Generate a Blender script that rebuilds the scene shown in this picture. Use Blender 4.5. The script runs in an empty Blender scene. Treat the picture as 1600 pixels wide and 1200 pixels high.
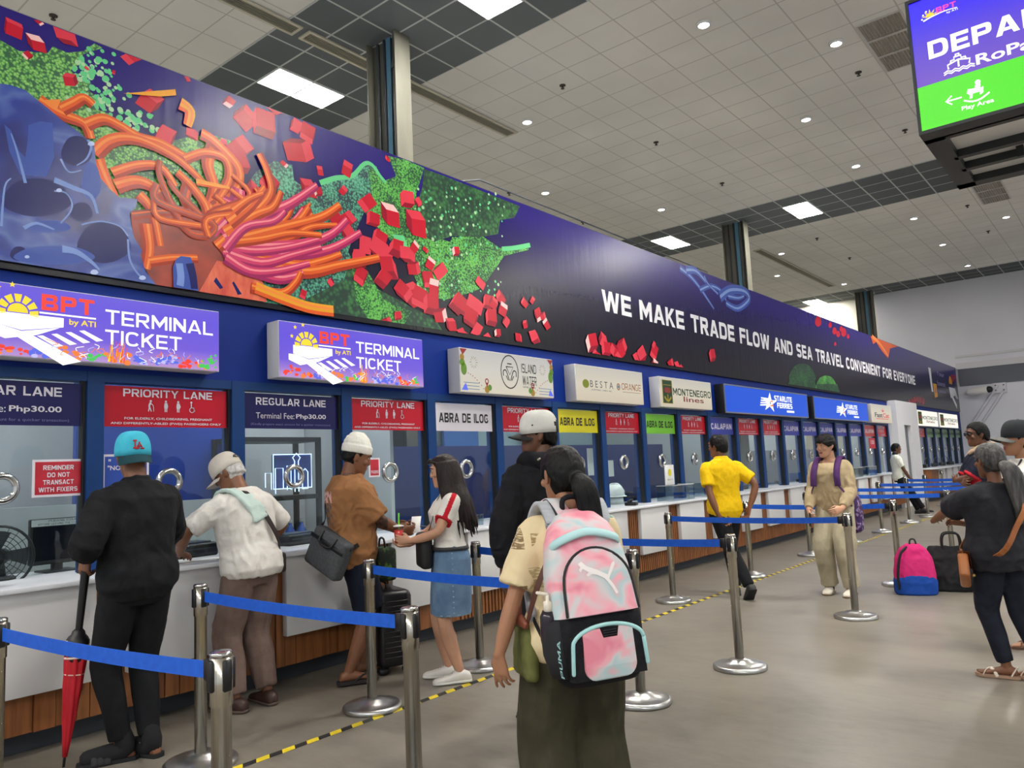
import bpy, bmesh, math, random
import numpy as np
from mathutils import Vector, Matrix, noise
from mathutils.geometry import tessellate_polygon

SC = bpy.context.scene
COL = SC.collection
PI = math.pi
rnd = random.Random(7)

# ------------------------------------------------------------------ camera, world, exposure
EYE = 1.40
YAW, PITCH, ROLL, FPX = 0.6824, 0.1103, -0.04639, 1204.5
def cam_axes():
    cy, sy, cp, sp = math.cos(YAW), math.sin(YAW), math.cos(PITCH), math.sin(PITCH)
    f = Vector((cy*cp, sy*cp, sp)); r = Vector((sy, -cy, 0)); u = r.cross(f)
    cr, sr = math.cos(ROLL), math.sin(ROLL)
    return (cr*r + sr*u), (-sr*r + cr*u), f
R_, U_, F_ = cam_axes()
cam = bpy.data.objects.new('camera', bpy.data.cameras.new('camera'))
COL.objects.link(cam)
cam.data.sensor_width = 36.0
cam.data.lens = 36.0*FPX/1600.0
cam.data.clip_start = 0.05; cam.data.clip_end = 200
cam.matrix_world = Matrix(((R_.x, U_.x, -F_.x, 0), (R_.y, U_.y, -F_.y, 0), (R_.z, U_.z, -F_.z, EYE), (0, 0, 0, 1)))
SC.camera = cam

w = bpy.data.worlds.new('hall_air'); SC.world = w; w.use_nodes = True
w.node_tree.nodes['Background'].inputs[0].default_value = (0.86, 0.93, 1.0, 1)
w.node_tree.nodes['Background'].inputs[1].default_value = 0.80
vs = SC.view_settings
vs.view_transform = 'Standard'; vs.look = 'None'; vs.exposure = 0.0; vs.gamma = 1.0; vs.use_curve_mapping = False
SC.cycles.use_denoising = True
SC.cycles.sample_clamp_indirect = 4.0
LAMP = 125.0         # radiance of the ceiling panels
SIGNL = 1.0         # radiance scale of the lit signs

# ------------------------------------------------------------------ measuring: a photo pixel seen on a real plane
def ray(u, v):
    return R_*((u-800)/FPX) - U_*((v-600)/FPX) + F_
def on_wall(u, v, y=5.0):
    d = ray(u, v); t = y/d.y
    return (d.x*t, EYE + d.z*t)
def on_floor(u, v, z=0.0):
    d = ray(u, v); t = (z-EYE)/d.z
    return Vector((d.x*t, d.y*t, z))
def on_end(u, v, x):
    d = ray(u, v); t = x/d.x
    return (d.y*t, EYE + d.z*t)

# ------------------------------------------------------------------ materials
def lin(c):
    return tuple(((x/255)/12.92 if x/255 <= 0.04045 else (((x/255)+0.055)/1.055)**2.4) for x in c)
MATS = {}
def mat(name, rgb=(200, 200, 200), rough=0.6, metal=0.0, emit=0.0, spec=0.5, alpha=None, linear=False):
    if name in MATS: return MATS[name]
    m = bpy.data.materials.new(name); m.use_nodes = True
    b = m.node_tree.nodes['Principled BSDF']
    c = rgb if linear else lin(rgb)
    b.inputs['Base Color'].default_value = (*c, 1)
    b.inputs['Roughness'].default_value = rough
    b.inputs['Metallic'].default_value = metal
    b.inputs['Specular IOR Level'].default_value = spec
    if emit:
        b.inputs['Emission Color'].default_value = (*c, 1)
        b.inputs['Emission Strength'].default_value = emit
        b.inputs['Base Color'].default_value = (*(x*0.06 for x in c), 1)
    m.diffuse_color = (*c, 1)
    MATS[name] = m
    return m
def nodes(m):
    nt = m.node_tree
    return nt, nt.nodes['Principled BSDF'], nt.nodes.new, nt.links.new
def coords(nt, scale=(1, 1, 1), kind='Object'):
    t = nt.nodes.new('ShaderNodeTexCoord'); mp = nt.nodes.new('ShaderNodeMapping')
    mp.inputs['Scale'].default_value = scale
    nt.links.new(t.outputs[kind], mp.inputs['Vector'])
    return mp.outputs['Vector']
def ramp(nt, fac, stops):
    r = nt.nodes.new('ShaderNodeValToRGB')
    e = r.color_ramp.elements
    while len(e) < len(stops): e.new(0.5)
    for k, (p, c) in enumerate(stops):
        e[k].position = p; e[k].color = (*lin(c), 1)
    nt.links.new(fac, r.inputs['Fac'])
    return r.outputs['Color']
def noisy(name, c1, c2, scale=(1, 1, 1), freq=4.0, detail=6, rough=0.6, bump=0.0, bscale=None, spec=0.5, metal=0.0, lo=0.35, hi=0.65):
    m = mat(name, c1, rough, metal, spec=spec)
    nt, b, new, link = nodes(m)
    if len(nt.nodes) > 2: return m
    n = new('ShaderNodeTexNoise'); n.inputs['Scale'].default_value = freq; n.inputs['Detail'].default_value = detail
    link(coords(nt, scale), n.inputs['Vector'])
    link(ramp(nt, n.outputs['Fac'], [(lo, c1), (hi, c2)]), b.inputs['Base Color'])
    if bump:
        n2 = new('ShaderNodeTexNoise'); n2.inputs['Scale'].default_value = freq*3; n2.inputs['Detail'].default_value = 4
        link(coords(nt, bscale or scale), n2.inputs['Vector'])
        bp = new('ShaderNodeBump'); bp.inputs['Strength'].default_value = bump; bp.inputs['Distance'].default_value = 0.01
        link(n2.outputs['Fac'], bp.inputs['Height']); link(bp.outputs['Normal'], b.inputs['Normal'])
    return m
def glassy(name, tint=(235, 245, 245), refl=1.0, rough=0.02):
    m = bpy.data.materials.new(name); m.use_nodes = True
    nt = m.node_tree; nt.nodes.clear()
    o = nt.nodes.new('ShaderNodeOutputMaterial'); mx = nt.nodes.new('ShaderNodeMixShader')
    t = nt.nodes.new('ShaderNodeBsdfTransparent'); g = nt.nodes.new('ShaderNodeBsdfGlossy'); fr = nt.nodes.new('ShaderNodeLayerWeight')
    t.inputs['Color'].default_value = (*lin(tint), 1); g.inputs['Roughness'].default_value = rough
    fr.inputs['Blend'].default_value = 0.5
    pw = nt.nodes.new('ShaderNodeMath'); pw.operation = 'POWER'; pw.inputs[1].default_value = 5.0; nt.links.new(fr.outputs['Facing'], pw.inputs[0])
    sc = nt.nodes.new('ShaderNodeMath'); sc.operation = 'MULTIPLY_ADD'; sc.inputs[1].default_value = 0.9; sc.inputs[2].default_value = 0.035; nt.links.new(pw.outputs[0], sc.inputs[0])
    ml = nt.nodes.new('ShaderNodeMath'); ml.operation = 'MULTIPLY'; ml.inputs[1].default_value = refl
    nt.links.new(sc.outputs[0], ml.inputs[0]); nt.links.new(ml.outputs[0], mx.inputs[0])
    nt.links.new(t.outputs[0], mx.inputs[1]); nt.links.new(g.outputs[0], mx.inputs[2]); nt.links.new(mx.outputs[0], o.inputs[0])
    MATS[name] = m
    return m

# ------------------------------------------------------------------ mesh building
def V3(a): return Vector(a)
class MB:
    """collects shapes that become ONE mesh object"""
    def __init__(self): self.v = []; self.f = []; self.mi = []; self.mats = []; self.sm = []; self.cur = 0; self.smooth = False
    def use(self, m, smooth=None):
        if m not in self.mats: self.mats.append(m)
        self.cur = self.mats.index(m)
        if smooth is not None: self.smooth = smooth
        return self
    def add(self, vs, fs, smooth=None):
        o = len(self.v); self.v.extend([tuple(p) for p in vs])
        s = self.smooth if smooth is None else smooth
        for f in fs: self.f.append(tuple(i+o for i in f)); self.mi.append(self.cur); self.sm.append(s)
        return self
    def box(self, x0, x1, y0, y1, z0, z1):
        vs = [(x, y, z) for z in (z0, z1) for y in (y0, y1) for x in (x0, x1)]
        return self.add(vs, [(0, 2, 3, 1), (4, 5, 7, 6), (0, 1, 5, 4), (2, 6, 7, 3), (0, 4, 6, 2), (1, 3, 7, 5)], False)
    def bbox(self, x0, x1, y0, y1, z0, z1, r=0.01, seg=2, M=None):
        bm = bmesh.new(); bmesh.ops.create_cube(bm, size=1)
        for q in bm.verts: q.co = Vector(((x0+x1)/2+q.co.x*(x1-x0), (y0+y1)/2+q.co.y*(y1-y0), (z0+z1)/2+q.co.z*(z1-z0)))
        bmesh.ops.bevel(bm, geom=bm.edges[:], offset=r, segments=seg, profile=0.5, affect='EDGES')
        if M is not None: bmesh.ops.transform(bm, matrix=M, verts=bm.verts[:])
        bm.verts.index_update()
        self.add([q.co[:] for q in bm.verts], [[q.index for q in f.verts] for f in bm.faces], True)
        bm.free(); return self
    def lathe(self, prof, c=(0, 0, 0), n=32, smooth=True, M=None, caps=True):
        vs = []; fs = []
        for r, z in prof:
            for k in range(n):
                a = 2*PI*k/n; p = Vector((r*math.cos(a), r*math.sin(a), z))
                if M is not None: p = M @ p
                vs.append(p+Vector(c))
        for i in range(len(prof)-1):
            for k in range(n):
                fs.append((i*n+k, i*n+(k+1) % n, (i+1)*n+(k+1) % n, (i+1)*n+k))
        if caps: fs.append(tuple(range(n))[::-1]); fs.append(tuple((len(prof)-1)*n+k for k in range(n)))
        return self.add(vs, fs, smooth)
    def tube(self, pts, rad, n=10, sub=0, flat=1.0, ref=None, round_ends=True):
        vs, fs = tube(pts, rad, n, sub, flat, ref, round_ends)
        return self.add(vs, fs, True)
    def torus(self, c, R, r, axis='y', n=28, k=10, M=None):
        vs = []; fs = []
        for i in range(n):
            a = 2*PI*i/n
            for j in range(k):
                b = 2*PI*j/k; q = R+r*math.cos(b)
                p = {'y': (q*math.cos(a), r*math.sin(b), q*math.sin(a)), 'z': (q*math.cos(a), q*math.sin(a), r*math.sin(b)), 'x': (r*math.sin(b), q*math.cos(a), q*math.sin(a))}[axis]
                p = Vector(p)
                if M is not None: p = M @ p
                vs.append(p+Vector(c))
                fs.append((i*k+j, ((i+1) % n)*k+j, ((i+1) % n)*k+(j+1) % k, i*k+(j+1) % k))
        return self.add(vs, fs, True)
    def ellipsoid(self, c, r, M=None, n=16, m=10):
        vs, fs = ellipsoid(c, r, M, n, m)
        return self.add(vs, fs, True)
    def quad(self, a, b, c, d): return self.add([a, b, c, d], [(0, 1, 2, 3)], False)
    def prism(self, poly, axis, a0, a1):
        """2-D outline pushed along an axis"""
        def P(p, a): return {'x': (a, p[0], p[1]), 'y': (p[0], a, p[1]), 'z': (p[0], p[1], a)}[axis]
        n = len(poly); vs = [P(p, a0) for p in poly]+[P(p, a1) for p in poly]
        fs = [(i, (i+1) % n, n+(i+1) % n, n+i) for i in range(n)]
        tri = tessellate_polygon([[Vector((p[0], p[1], 0)) for p in poly]])
        for t in tri: fs.append(tuple(t)); fs.append(tuple(n+i for i in t[::-1]))
        return self.add(vs, fs, False)
    def build(self, name, parent=None, m=None, loc=None):
        me = bpy.data.meshes.new(name)
        me.from_pydata(self.v, [], self.f)
        for x in (self.mats or [m]): me.materials.append(x)
        if len(me.polygons) == len(self.f):
            me.polygons.foreach_set('material_index', self.mi)
            me.polygons.foreach_set('use_smooth', self.sm)
        me.update()
        bm = bmesh.new(); bm.from_mesh(me)
        if not getattr(self, 'flat', False): bmesh.ops.recalc_face_normals(bm, faces=bm.faces[:])
        bm.to_mesh(me); bm.free()
        return link(name, me, parent, loc)
def link(name, me, parent=None, loc=None):
    o = bpy.data.objects.new(name, me); COL.objects.link(o)
    if parent is not None: o.parent = parent
    if loc is not None: o.location = loc
    return o
def tag(o, label=None, cat=None, group=None, kind=None):
    if label: o['label'] = label
    if cat: o['category'] = cat
    if group: o['group'] = group
    if kind: o['kind'] = kind
    return o
def thing(name, label, cat, loc=(0, 0, 0), rz=0.0, group=None):
    o = bpy.data.objects.new(name, None); COL.objects.link(o)
    o.empty_display_size = 0.1
    o.location = loc; o.rotation_euler = (0, 0, rz)
    return tag(o, label, cat, group)
def struct(o): o['kind'] = 'structure'; return o
def dup(root, loc=None, rz=None, label=None, group=None):
    r = root.copy(); COL.objects.link(r)
    if loc is not None: r.location = loc
    if rz is not None: r.rotation_euler = (0, 0, rz)
    if label: r['label'] = label
    if group: r['group'] = group
    for ch in list(root.children):
        c = ch.copy(); COL.objects.link(c); c.parent = r
        for g in list(ch.children):
            d = g.copy(); COL.objects.link(d); d.parent = c
    return r

def catmull(P, sub):
    P = np.array(P, float)
    if sub <= 0 or len(P) < 3: 
        if sub <= 0: return P
    out = []
    n = len(P)
    for i in range(n-1):
        p0, p1, p2, p3 = P[max(i-1, 0)], P[i], P[i+1], P[min(i+2, n-1)]
        for k in range(sub+1):
            t = k/(sub+1)
            out.append(0.5*((2*p1)+(-p0+p2)*t+(2*p0-5*p1+4*p2-p3)*t*t+(-p0+3*p1-3*p2+p3)*t**3))
    out.append(P[-1])
    return np.array(out)
def tube(pts, rad, n=10, sub=0, flat=1.0, ref=None, round_ends=True):
    """closed tapered tube; flat squeezes it along the second axis"""
    pts = [tuple(p) for p in pts]
    if not hasattr(rad, '__len__'): rad = [rad]*len(pts)
    PR = catmull([(*p, r) for p, r in zip(pts, rad)], sub)
    P = PR[:, :3]; Rr = np.maximum(PR[:, 3], 0.0005)
    T = np.gradient(P, axis=0); T /= np.maximum(np.linalg.norm(T, axis=1), 1e-9)[:, None]
    if ref is None:
        ref = np.array([0, 0, 1.0]) if abs(T[0][2]) < 0.8 else np.array([1.0, 0, 0])
    A = np.array(ref, float); rings = []
    cs = [(math.cos(2*PI*k/n), math.sin(2*PI*k/n)) for k in range(n)]
    def ring(p, a, b, r): return [p+a*(r*c)+b*(r*flat*s) for c, s in cs]
    fr = []
    for t in T:
        A = A-t*np.dot(A, t); A /= max(np.linalg.norm(A), 1e-9)
        fr.append((A.copy(), np.cross(t, A)))
    if round_ends:
        for k in (2, 1):
            a = PI/2*k/3; rings.append(ring(P[0]-T[0]*Rr[0]*min(1, flat)*math.sin(a), *fr[0], Rr[0]*math.cos(a)))
    for p, (a, b), r in zip(P, fr, Rr): rings.append(ring(p, a, b, r))
    if round_ends:
        for k in (1, 2):
            a = PI/2*k/3; rings.append(ring(P[-1]+T[-1]*Rr[-1]*min(1, flat)*math.sin(a), *fr[-1], Rr[-1]*math.cos(a)))
    vs = [p for r in rings for p in r]; fs = []
    for i in range(len(rings)-1):
        for k in range(n): fs.append((i*n+k, i*n+(k+1) % n, (i+1)*n+(k+1) % n, (i+1)*n+k))
    fs.append(tuple(range(n))[::-1]); fs.append(tuple((len(rings)-1)*n+k for k in range(n)))
    return vs, fs
def ellipsoid(c, r, M=None, n=16, m=10):
    vs = []; fs = []
    if not hasattr(r, '__len__'): r = (r, r, r)
    for i in range(m+1):
        th = PI*i/m; th = min(max(th, 0.04), PI-0.04)
        for k in range(n):
            a = 2*PI*k/n
            p = Vector((r[0]*math.sin(th)*math.cos(a), r[1]*math.sin(th)*math.sin(a), r[2]*math.cos(th)))
            if M is not None: p = M @ p
            vs.append(p+Vector(c))
    for i in range(m):
        for k in range(n): fs.append((i*n+k, (i+1)*n+k, (i+1)*n+(k+1) % n, i*n+(k+1) % n))
    fs.append(tuple(range(n))); fs.append(tuple(m*n+k for k in range(n))[::-1])
    return vs, fs
def loft(rings):
    n = len(rings[0]); vs = [p for r in rings for p in r]; fs = []
    for i in range(len(rings)-1):
        for k in range(n): fs.append((i*n+k, i*n+(k+1) % n, (i+1)*n+(k+1) % n, (i+1)*n+k))
    fs.append(tuple(range(n))[::-1]); fs.append(tuple((len(rings)-1)*n+k for k in range(n)))
    return vs, fs

# ------------------------------------------------------------------ lettering: outlines of the built-in typeface as flat mesh
_TXT = {}
def text_mesh(s, bold=0.0, spacing=1.0):
    key = (s, bold, spacing)
    if key not in _TXT:
        cu = bpy.data.curves.new('lettering', 'FONT'); cu.body = s; cu.offset = bold; cu.resolution_u = 3; cu.space_character = spacing
        cu.fill_mode = 'FRONT'
        o = bpy.data.objects.new('lettering', cu); COL.objects.link(o)
        bpy.context.view_layer.update()
        me = bpy.data.meshes.new_from_object(o.evaluated_get(bpy.context.evaluated_depsgraph_get()))
        v = np.array([q.co[:] for q in me.vertices])[:, :2] if len(me.vertices) else np.zeros((1, 2))
        f = [tuple(p.vertices) for p in me.polygons]
        lo, hi = v.min(0), v.max(0)
        bpy.data.objects.remove(o); bpy.data.meshes.remove(me); bpy.data.curves.remove(cu)
        _TXT[key] = ((v-lo)/np.maximum(hi-lo, 1e-6), f, (hi-lo))
    return _TXT[key]
def glyph(ch, t):
    """one wide block capital as non-overlapping pieces: (width, [outlines])"""
    h = t*.92; W = .86; P = []
    R = lambda x0, x1, y0, y1: P.append([(x0, y0), (x1, y0), (x1, y1), (x0, y1)])
    def arc(o, i, a0, a1, n=10):                      # o, i: (cx, cy, rx, ry) outside and inside
        def E(e, a): c, q = math.cos(a), math.sin(a); return (e[0]+e[2]*math.copysign(abs(c)**.72, c), e[1]+e[3]*math.copysign(abs(q)**.72, q))
        for k in range(n):
            u, v = a0+(a1-a0)*k/n, a0+(a1-a0)*(k+1)/n; P.append([E(o, u), E(o, v), E(i, v), E(i, u)])
    full = (lambda w_: ((w_/2, .5, w_/2, .5), (w_/2, .5, w_/2-t, .5-h)))
    if ch == 'I': W = t; R(0, t, 0, 1)
    elif ch == 'L': W = .72; R(0, t, 0, 1); R(t, W, 0, h)
    elif ch == 'T': R(0, W, 1-h, 1); R(W/2-t/2, W/2+t/2, 0, 1-h)
    elif ch in 'EF':
        W = .78; R(0, t, 0, 1); R(t, W, 1-h, 1); R(t, W*.94, .5-h/2, .5+h/2)
        if ch == 'E': R(t, W, 0, h)
    elif ch == 'H': R(0, t, 0, 1); R(W-t, W, 0, 1); R(t, W-t, .5-h/2, .5+h/2)
    elif ch == 'N': d = .2+t*1.1; R(0, t, 0, 1); R(W-t, W, 0, 1); P.append([(t, 1), (t, 1-d), (W-t, 0), (W-t, d)])
    elif ch == 'M': W = 1.04; d = .16+t*1.2; R(0, t, 0, 1); R(W-t, W, 0, 1); P.append([(t, 1), (t, 1-d), (W/2, .12), (W-t, 1-d), (W-t, 1), (W/2, .12+d)])
    elif ch == 'W': W = 1.3; P.append([(0, 1), (t, 1), (.27*W, .38), (.5*W-.5*t, 1), (.5*W+.5*t, 1), (.73*W, .38), (W-t, 1), (W, 1), (.73*W+.55*t, 0), (.73*W-.55*t, 0), (.5*W, .6), (.27*W+.55*t, 0), (.27*W-.55*t, 0)])
    elif ch == 'A':
        W = .98; ya = 1-1.3*t; P.append([(0, 0), (t*1.08, 0), (W/2, ya), (W-t*1.08, 0), (W, 0), (W/2+.6*t, 1), (W/2-.6*t, 1)])
        x = lambda y: t*1.08+(W/2-t*1.08)*y/ya
        P.append([(x(.2), .2), (W-x(.2), .2), (W-x(.2+h*.8), .2+h*.8), (x(.2+h*.8), .2+h*.8)])
    elif ch == 'V': W = .94; P.append([(0, 1), (t*1.08, 1), (W/2, 1.3*t), (W-t*1.08, 1), (W, 1), (W/2+.6*t, 0), (W/2-.6*t, 0)])
    elif ch == 'Y': W = .92; P.append([(0, 1), (t*1.15, 1), (W/2, .58), (W-t*1.15, 1), (W, 1), (W/2+t/2, .42), (W/2+t/2, 0), (W/2-t/2, 0), (W/2-t/2, .42)])
    elif ch == 'K': R(0, t, 0, 1); P.append([(t, .34), (t, .6), (W-1.3*t, 1), (W, 1), (.5*W, .55), (W, 0), (W-1.3*t, 0), (.36*W, .44)])
    elif ch == 'X': P.append([(0, 0), (t*1.1, 0), (W/2, .36), (W-t*1.1, 0), (W, 0), (W/2+.6*t, .5), (W, 1), (W-t*1.1, 1), (W/2, .64), (t*1.1, 1), (0, 1), (W/2-.6*t, .5)])
    elif ch == 'O': W = .94; arc(*full(W), 0, 2*PI, 28)
    elif ch == 'C': W = .9; arc(*full(W), .62, 2*PI-.62, 22)
    elif ch == 'G': W = .94; arc(*full(W), .62, 2*PI-.25, 24); R(W*.54, W-t*.9, .38, .38+h)
    elif ch == 'D': W = .9; r = .4; R(0, t, 0, 1); R(t, W-r, 1-h, 1); R(t, W-r, 0, h); arc((W-r, .5, r, .5), (W-r, .5, r-t, .5-h), -PI/2, PI/2, 12)
    elif ch in 'PR':
        W = .84; y = .4; r = .28; R(0, t, 0, 1); R(t, W-r, 1-h, 1); R(t, W-r, y-h*.1, y+h*.9); arc((W-r, (1+y-h*.1)/2, r, (1-y+h*.1)/2), (W-r, (1-h+y+h*.9)/2, r-t, (1-h-y-h*.9)/2), -PI/2, PI/2, 10)
        if ch == 'R': W = .88; P.append([(W*.42, y-h*.1), (W*.42+t*1.25, y-h*.1), (W, 0), (W-t*1.25, 0)])
    elif ch == 'B':
        r = .27; R(0, t, 0, 1); R(t, W-r, 1-h, 1); R(t, W-r, .5-h/2, .5+h/2); R(t, W-r, 0, h)
        arc((W-r-.03, .75, r, .25), (W-r-.03, (.5+h/2+1-h)/2, r-t, (.5-1.5*h)/2), -PI/2, PI/2, 10); arc((W-r, .25, r, .25), (W-r, (h+.5-h/2)/2, r-t, (.5-1.5*h)/2), -PI/2, PI/2, 10)
    elif ch == 'S':
        q = (1+h)/4; c1, c0 = 1-q, q; arc((W/2, c1, W/2, q), (W/2, c1, W/2-t, q-h), .45, 1.5*PI, 14); arc((W/2, c0, W/2, q), (W/2, c0, W/2-t, q-h), PI/2, PI/2-(1.5*PI-.45), 14)
    elif ch == 'U': R(0, t, .42, 1); R(W-t, W, .42, 1); arc((W/2, .42, W/2, .42), (W/2, .42, W/2-t, .42-h), PI, 2*PI, 14)
    else: return .42, []
    return W, P
def block_text(s, t, gap=.13):
    key = ('block', s, t)
    if key not in _TXT:
        V = []; F_ = []; x = 0
        for ch in s:
            W, P = glyph(ch, t)
            for q in P:
                o = len(V); V.extend([(x+a, b) for a, b in q])
                if len(q) == 4 and ch not in 'WAVYKXM': F_.append((o, o+1, o+2, o+3))
                else: F_ += [tuple(o+i for i in tr) for tr in tessellate_polygon([[Vector((a, b, 0)) for a, b in q]])]
            x += W+gap
        V = np.array(V); lo, hi = V.min(0), V.max(0)
        _TXT[key] = ((V-lo)/np.maximum(hi-lo, 1e-6), F_, hi-lo)
    return _TXT[key]
BLOCK = set('ABCDEFGHIKLMNOPRSTUVWXY ')
class Draw:
    """draws flat printed shapes on a plane: (a, b) = along, up; each layer a hair further out"""
    def __init__(self, mb, o, r, u, nrm): self.mb, self.o, self.r, self.u, self.n = mb, V3(o), V3(r), V3(u), V3(nrm); self.eps = 0.0012; self.stack = None
    def P(self, p, layer): return self.o+self.r*p[0]+self.u*p[1]+self.n*(self.eps*layer if self.stack is None else 0.0008+0.00009*(self.stack+layer % 1))
    def to(self, name):
        """start a new printed part; all are built under the sign by finish()"""
        if not hasattr(self, 'parts'): self.parts = []
        self.mb = MB(); self.mb.flat = True; self.parts.append((name, self.mb)); return self
    def finish(self, t, rest=None):
        for name, mb in ([('lettering', rest)] if rest else [])+getattr(self, 'parts', []):
            if mb.f: mb.build(name, t)
    def lift(self, k=1):
        if self.stack is not None: self.stack += k
    def poly(self, pts, m, layer=1):
        if self.stack is not None and layer % 1 == 0: self.stack += 1
        tri = tessellate_polygon([[Vector((p[0], p[1], 0)) for p in pts]])
        self.mb.use(m).add([self.P(p, layer) for p in pts], [tuple(t) for t in tri], False); return self
    def rect(self, a0, a1, b0, b1, m, layer=1):
        self.mb.use(m).add([self.P(p, layer) for p in ((a0, b0), (a1, b0), (a1, b1), (a0, b1))], [(0, 1, 2, 3)], False); return self
    def disc(self, c, r, m, layer=1, n=20, ry=None, a0=0, a1=2*PI):
        ry = ry or r
        full = abs(a1-a0-2*PI) < 1e-6
        return self.poly([(c[0]+r*math.cos(a0+(a1-a0)*k/(n if full else n-1)), c[1]+ry*math.sin(a0+(a1-a0)*k/(n if full else n-1))) for k in range(n)], m, layer)
    def stroke(self, pts, w0, w1=None, m=None, layer=1, sub=3, edge=None, lit=None):
        w1 = w0 if w1 is None else w1
        self.lift()
        P = catmull(pts, sub if len(pts) > 2 else 0); T = np.gradient(P, axis=0); T /= np.maximum(np.linalg.norm(T, axis=1), 1e-9)[:, None]
        N = np.stack([-T[:, 1], T[:, 0]], 1); W = np.linspace(w0, w1, len(P))[:, None]/2
        if self.stack is not None: layer = 0
        def band(lo, hi, mm, ly):
            A = P+N*W*lo; B = P+N*W*hi; vs = [self.P(p, ly) for p in A]+[self.P(p, ly) for p in B]; n = len(P)
            self.mb.use(mm).add(vs, [(i, i+1, n+i+1, n+i) for i in range(n-1)], False)
        band(-1, 1, m, layer)
        if edge is not None: band(-1, -0.35, edge, layer+0.4 if self.stack is None else .4)
        if lit is not None: band(0.2, 0.6, lit, layer+0.4 if self.stack is None else .4)
        return self
    def ring(self, c, r, w, m, layer=1, n=28, ry=None):
        ry = ry or r
        return self.stroke([(c[0]+r*math.cos(2*PI*k/n), c[1]+ry*math.sin(2*PI*k/n)) for k in range(n+1)], w, w, m, layer, 0)
    def text(self, s, a0, a1, b0, b1, m, layer=2, bold=0.0, spacing=1.0):
        v, f, _ = block_text(s, min(.13+2.6*bold, .235)) if (set(s) <= BLOCK and spacing == 1.0) else text_mesh(s, min(bold, .02), spacing)
        self.lift(3)
        if self.stack is not None: layer = 0
        self.mb.use(m).add([self.P((a0+(a1-a0)*x, b0+(b1-b0)*y), layer) for x, y in v], f, False); return self
# ------------------------------------------------------------------ the hall shell
CEIL, XEND, GL = 7.4, 31.3, 5.0
TILE = 0.6
def floor_mat():
    m = mat('polished_concrete', (150, 143, 136), 0.42, spec=0.35)
    nt, b, new, lk = nodes(m)
    n1 = new('ShaderNodeTexNoise'); n1.inputs['Scale'].default_value = 0.9; n1.inputs['Detail'].default_value = 8; n1.inputs['Roughness'].default_value = 0.65
    lk(coords(nt, (1.9, .9, 1)), n1.inputs['Vector'])
    n2 = new('ShaderNodeTexNoise'); n2.inputs['Scale'].default_value = 9; n2.inputs['Detail'].default_value = 6; n2.inputs['Roughness'].default_value = 0.7
    lk(coords(nt, (1.7, .7, 1)), n2.inputs['Vector'])
    ad = new('ShaderNodeMath'); ad.operation = 'MULTIPLY_ADD'; ad.inputs[1].default_value = 0.45; lk(n2.outputs['Fac'], ad.inputs[0])
    mu = new('ShaderNodeMath'); mu.operation = 'MULTIPLY'; mu.inputs[1].default_value = 0.55; lk(n1.outputs['Fac'], mu.inputs[0]); lk(mu.outputs[0], ad.inputs[2])
    lk(ramp(nt, ad.outputs[0], [(0.31, (100, 94, 86)), (0.5, (126, 119, 109)), (0.70, (142, 135, 124))]), b.inputs['Base Color'])
    rr = new('ShaderNodeMapRange'); rr.inputs['To Min'].default_value = 0.26; rr.inputs['To Max'].default_value = 0.46
    lk(n2.outputs['Fac'], rr.inputs['Value']); lk(rr.outputs[0], b.inputs['Roughness'])
    return m
def grid_mat(name, tile, line, lw, px, py, rough=0.8, jitter=6):
    """square panels with a thin grid, from the object's own coordinates"""
    m = mat(name, tile, rough, spec=0.2)
    nt, b, new, lk = nodes(m)
    c = coords(nt); sp = new('ShaderNodeSeparateXYZ'); lk(c, sp.inputs[0])
    outs = []
    for ax, ph in ((0, px), (1, py)):
        a = new('ShaderNodeMath'); a.operation = 'SUBTRACT'; a.inputs[1].default_value = ph; lk(sp.outputs[ax], a.inputs[0])
        d = new('ShaderNodeMath'); d.operation = 'PINGPONG'; d.inputs[1].default_value = TILE/2; lk(a.outputs[0], d.inputs[0])
        l = new('ShaderNodeMath'); l.operation = 'LESS_THAN'; l.inputs[1].default_value = lw/2; lk(d.outputs[0], l.inputs[0]); outs.append(l)
    mx = new('ShaderNodeMath'); mx.operation = 'MAXIMUM'; lk(outs[0].outputs[0], mx.inputs[0]); lk(outs[1].outputs[0], mx.inputs[1])
    n = new('ShaderNodeTexNoise'); n.inputs['Scale'].default_value = 0.7; lk(c, n.inputs['Vector'])
    base = ramp(nt, n.outputs['Fac'], [(0.3, tuple(x-jitter for x in tile)), (0.7, tuple(x+jitter for x in tile))])
    mc = new('ShaderNodeMix'); mc.data_type = 'RGBA'; lk(mx.outputs[0], mc.inputs[0]); lk(base, mc.inputs[6]); mc.inputs[7].default_value = (*lin(line), 1)
    lk(mc.outputs[2], b.inputs['Base Color'])
    return m
M_WHITE = mat('white_paint', (226, 226, 230), 0.6)
M_FRAME = mat('blue_frame', (10, 54, 108), 0.45, spec=0.25)
M_FASCIA = noisy('blue_fascia', (4, 38, 122), (6, 44, 132), freq=1.5, rough=0.55, spec=0.2)
M_BLACK = mat('black_plastic', (18, 18, 20), 0.45)
M_DGREY = mat('dark_grey_metal', (66, 70, 76), 0.45, 0.3)
M_CHROME = mat('chrome', (206, 204, 200), 0.16, 1.0)
M_STEEL = noisy('brushed_steel', (176, 170, 158), (196, 190, 178), (60, 60, 1), 3, 3, 0.26, metal=1.0)
M_LAMP = mat('lit_diffuser', (255, 252, 244), 0.5, emit=LAMP)
M_WHITEPL = mat('white_plastic', (232, 232, 230), 0.4)
M_PAPER = mat('paper', (238, 238, 236), 0.7)

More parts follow.
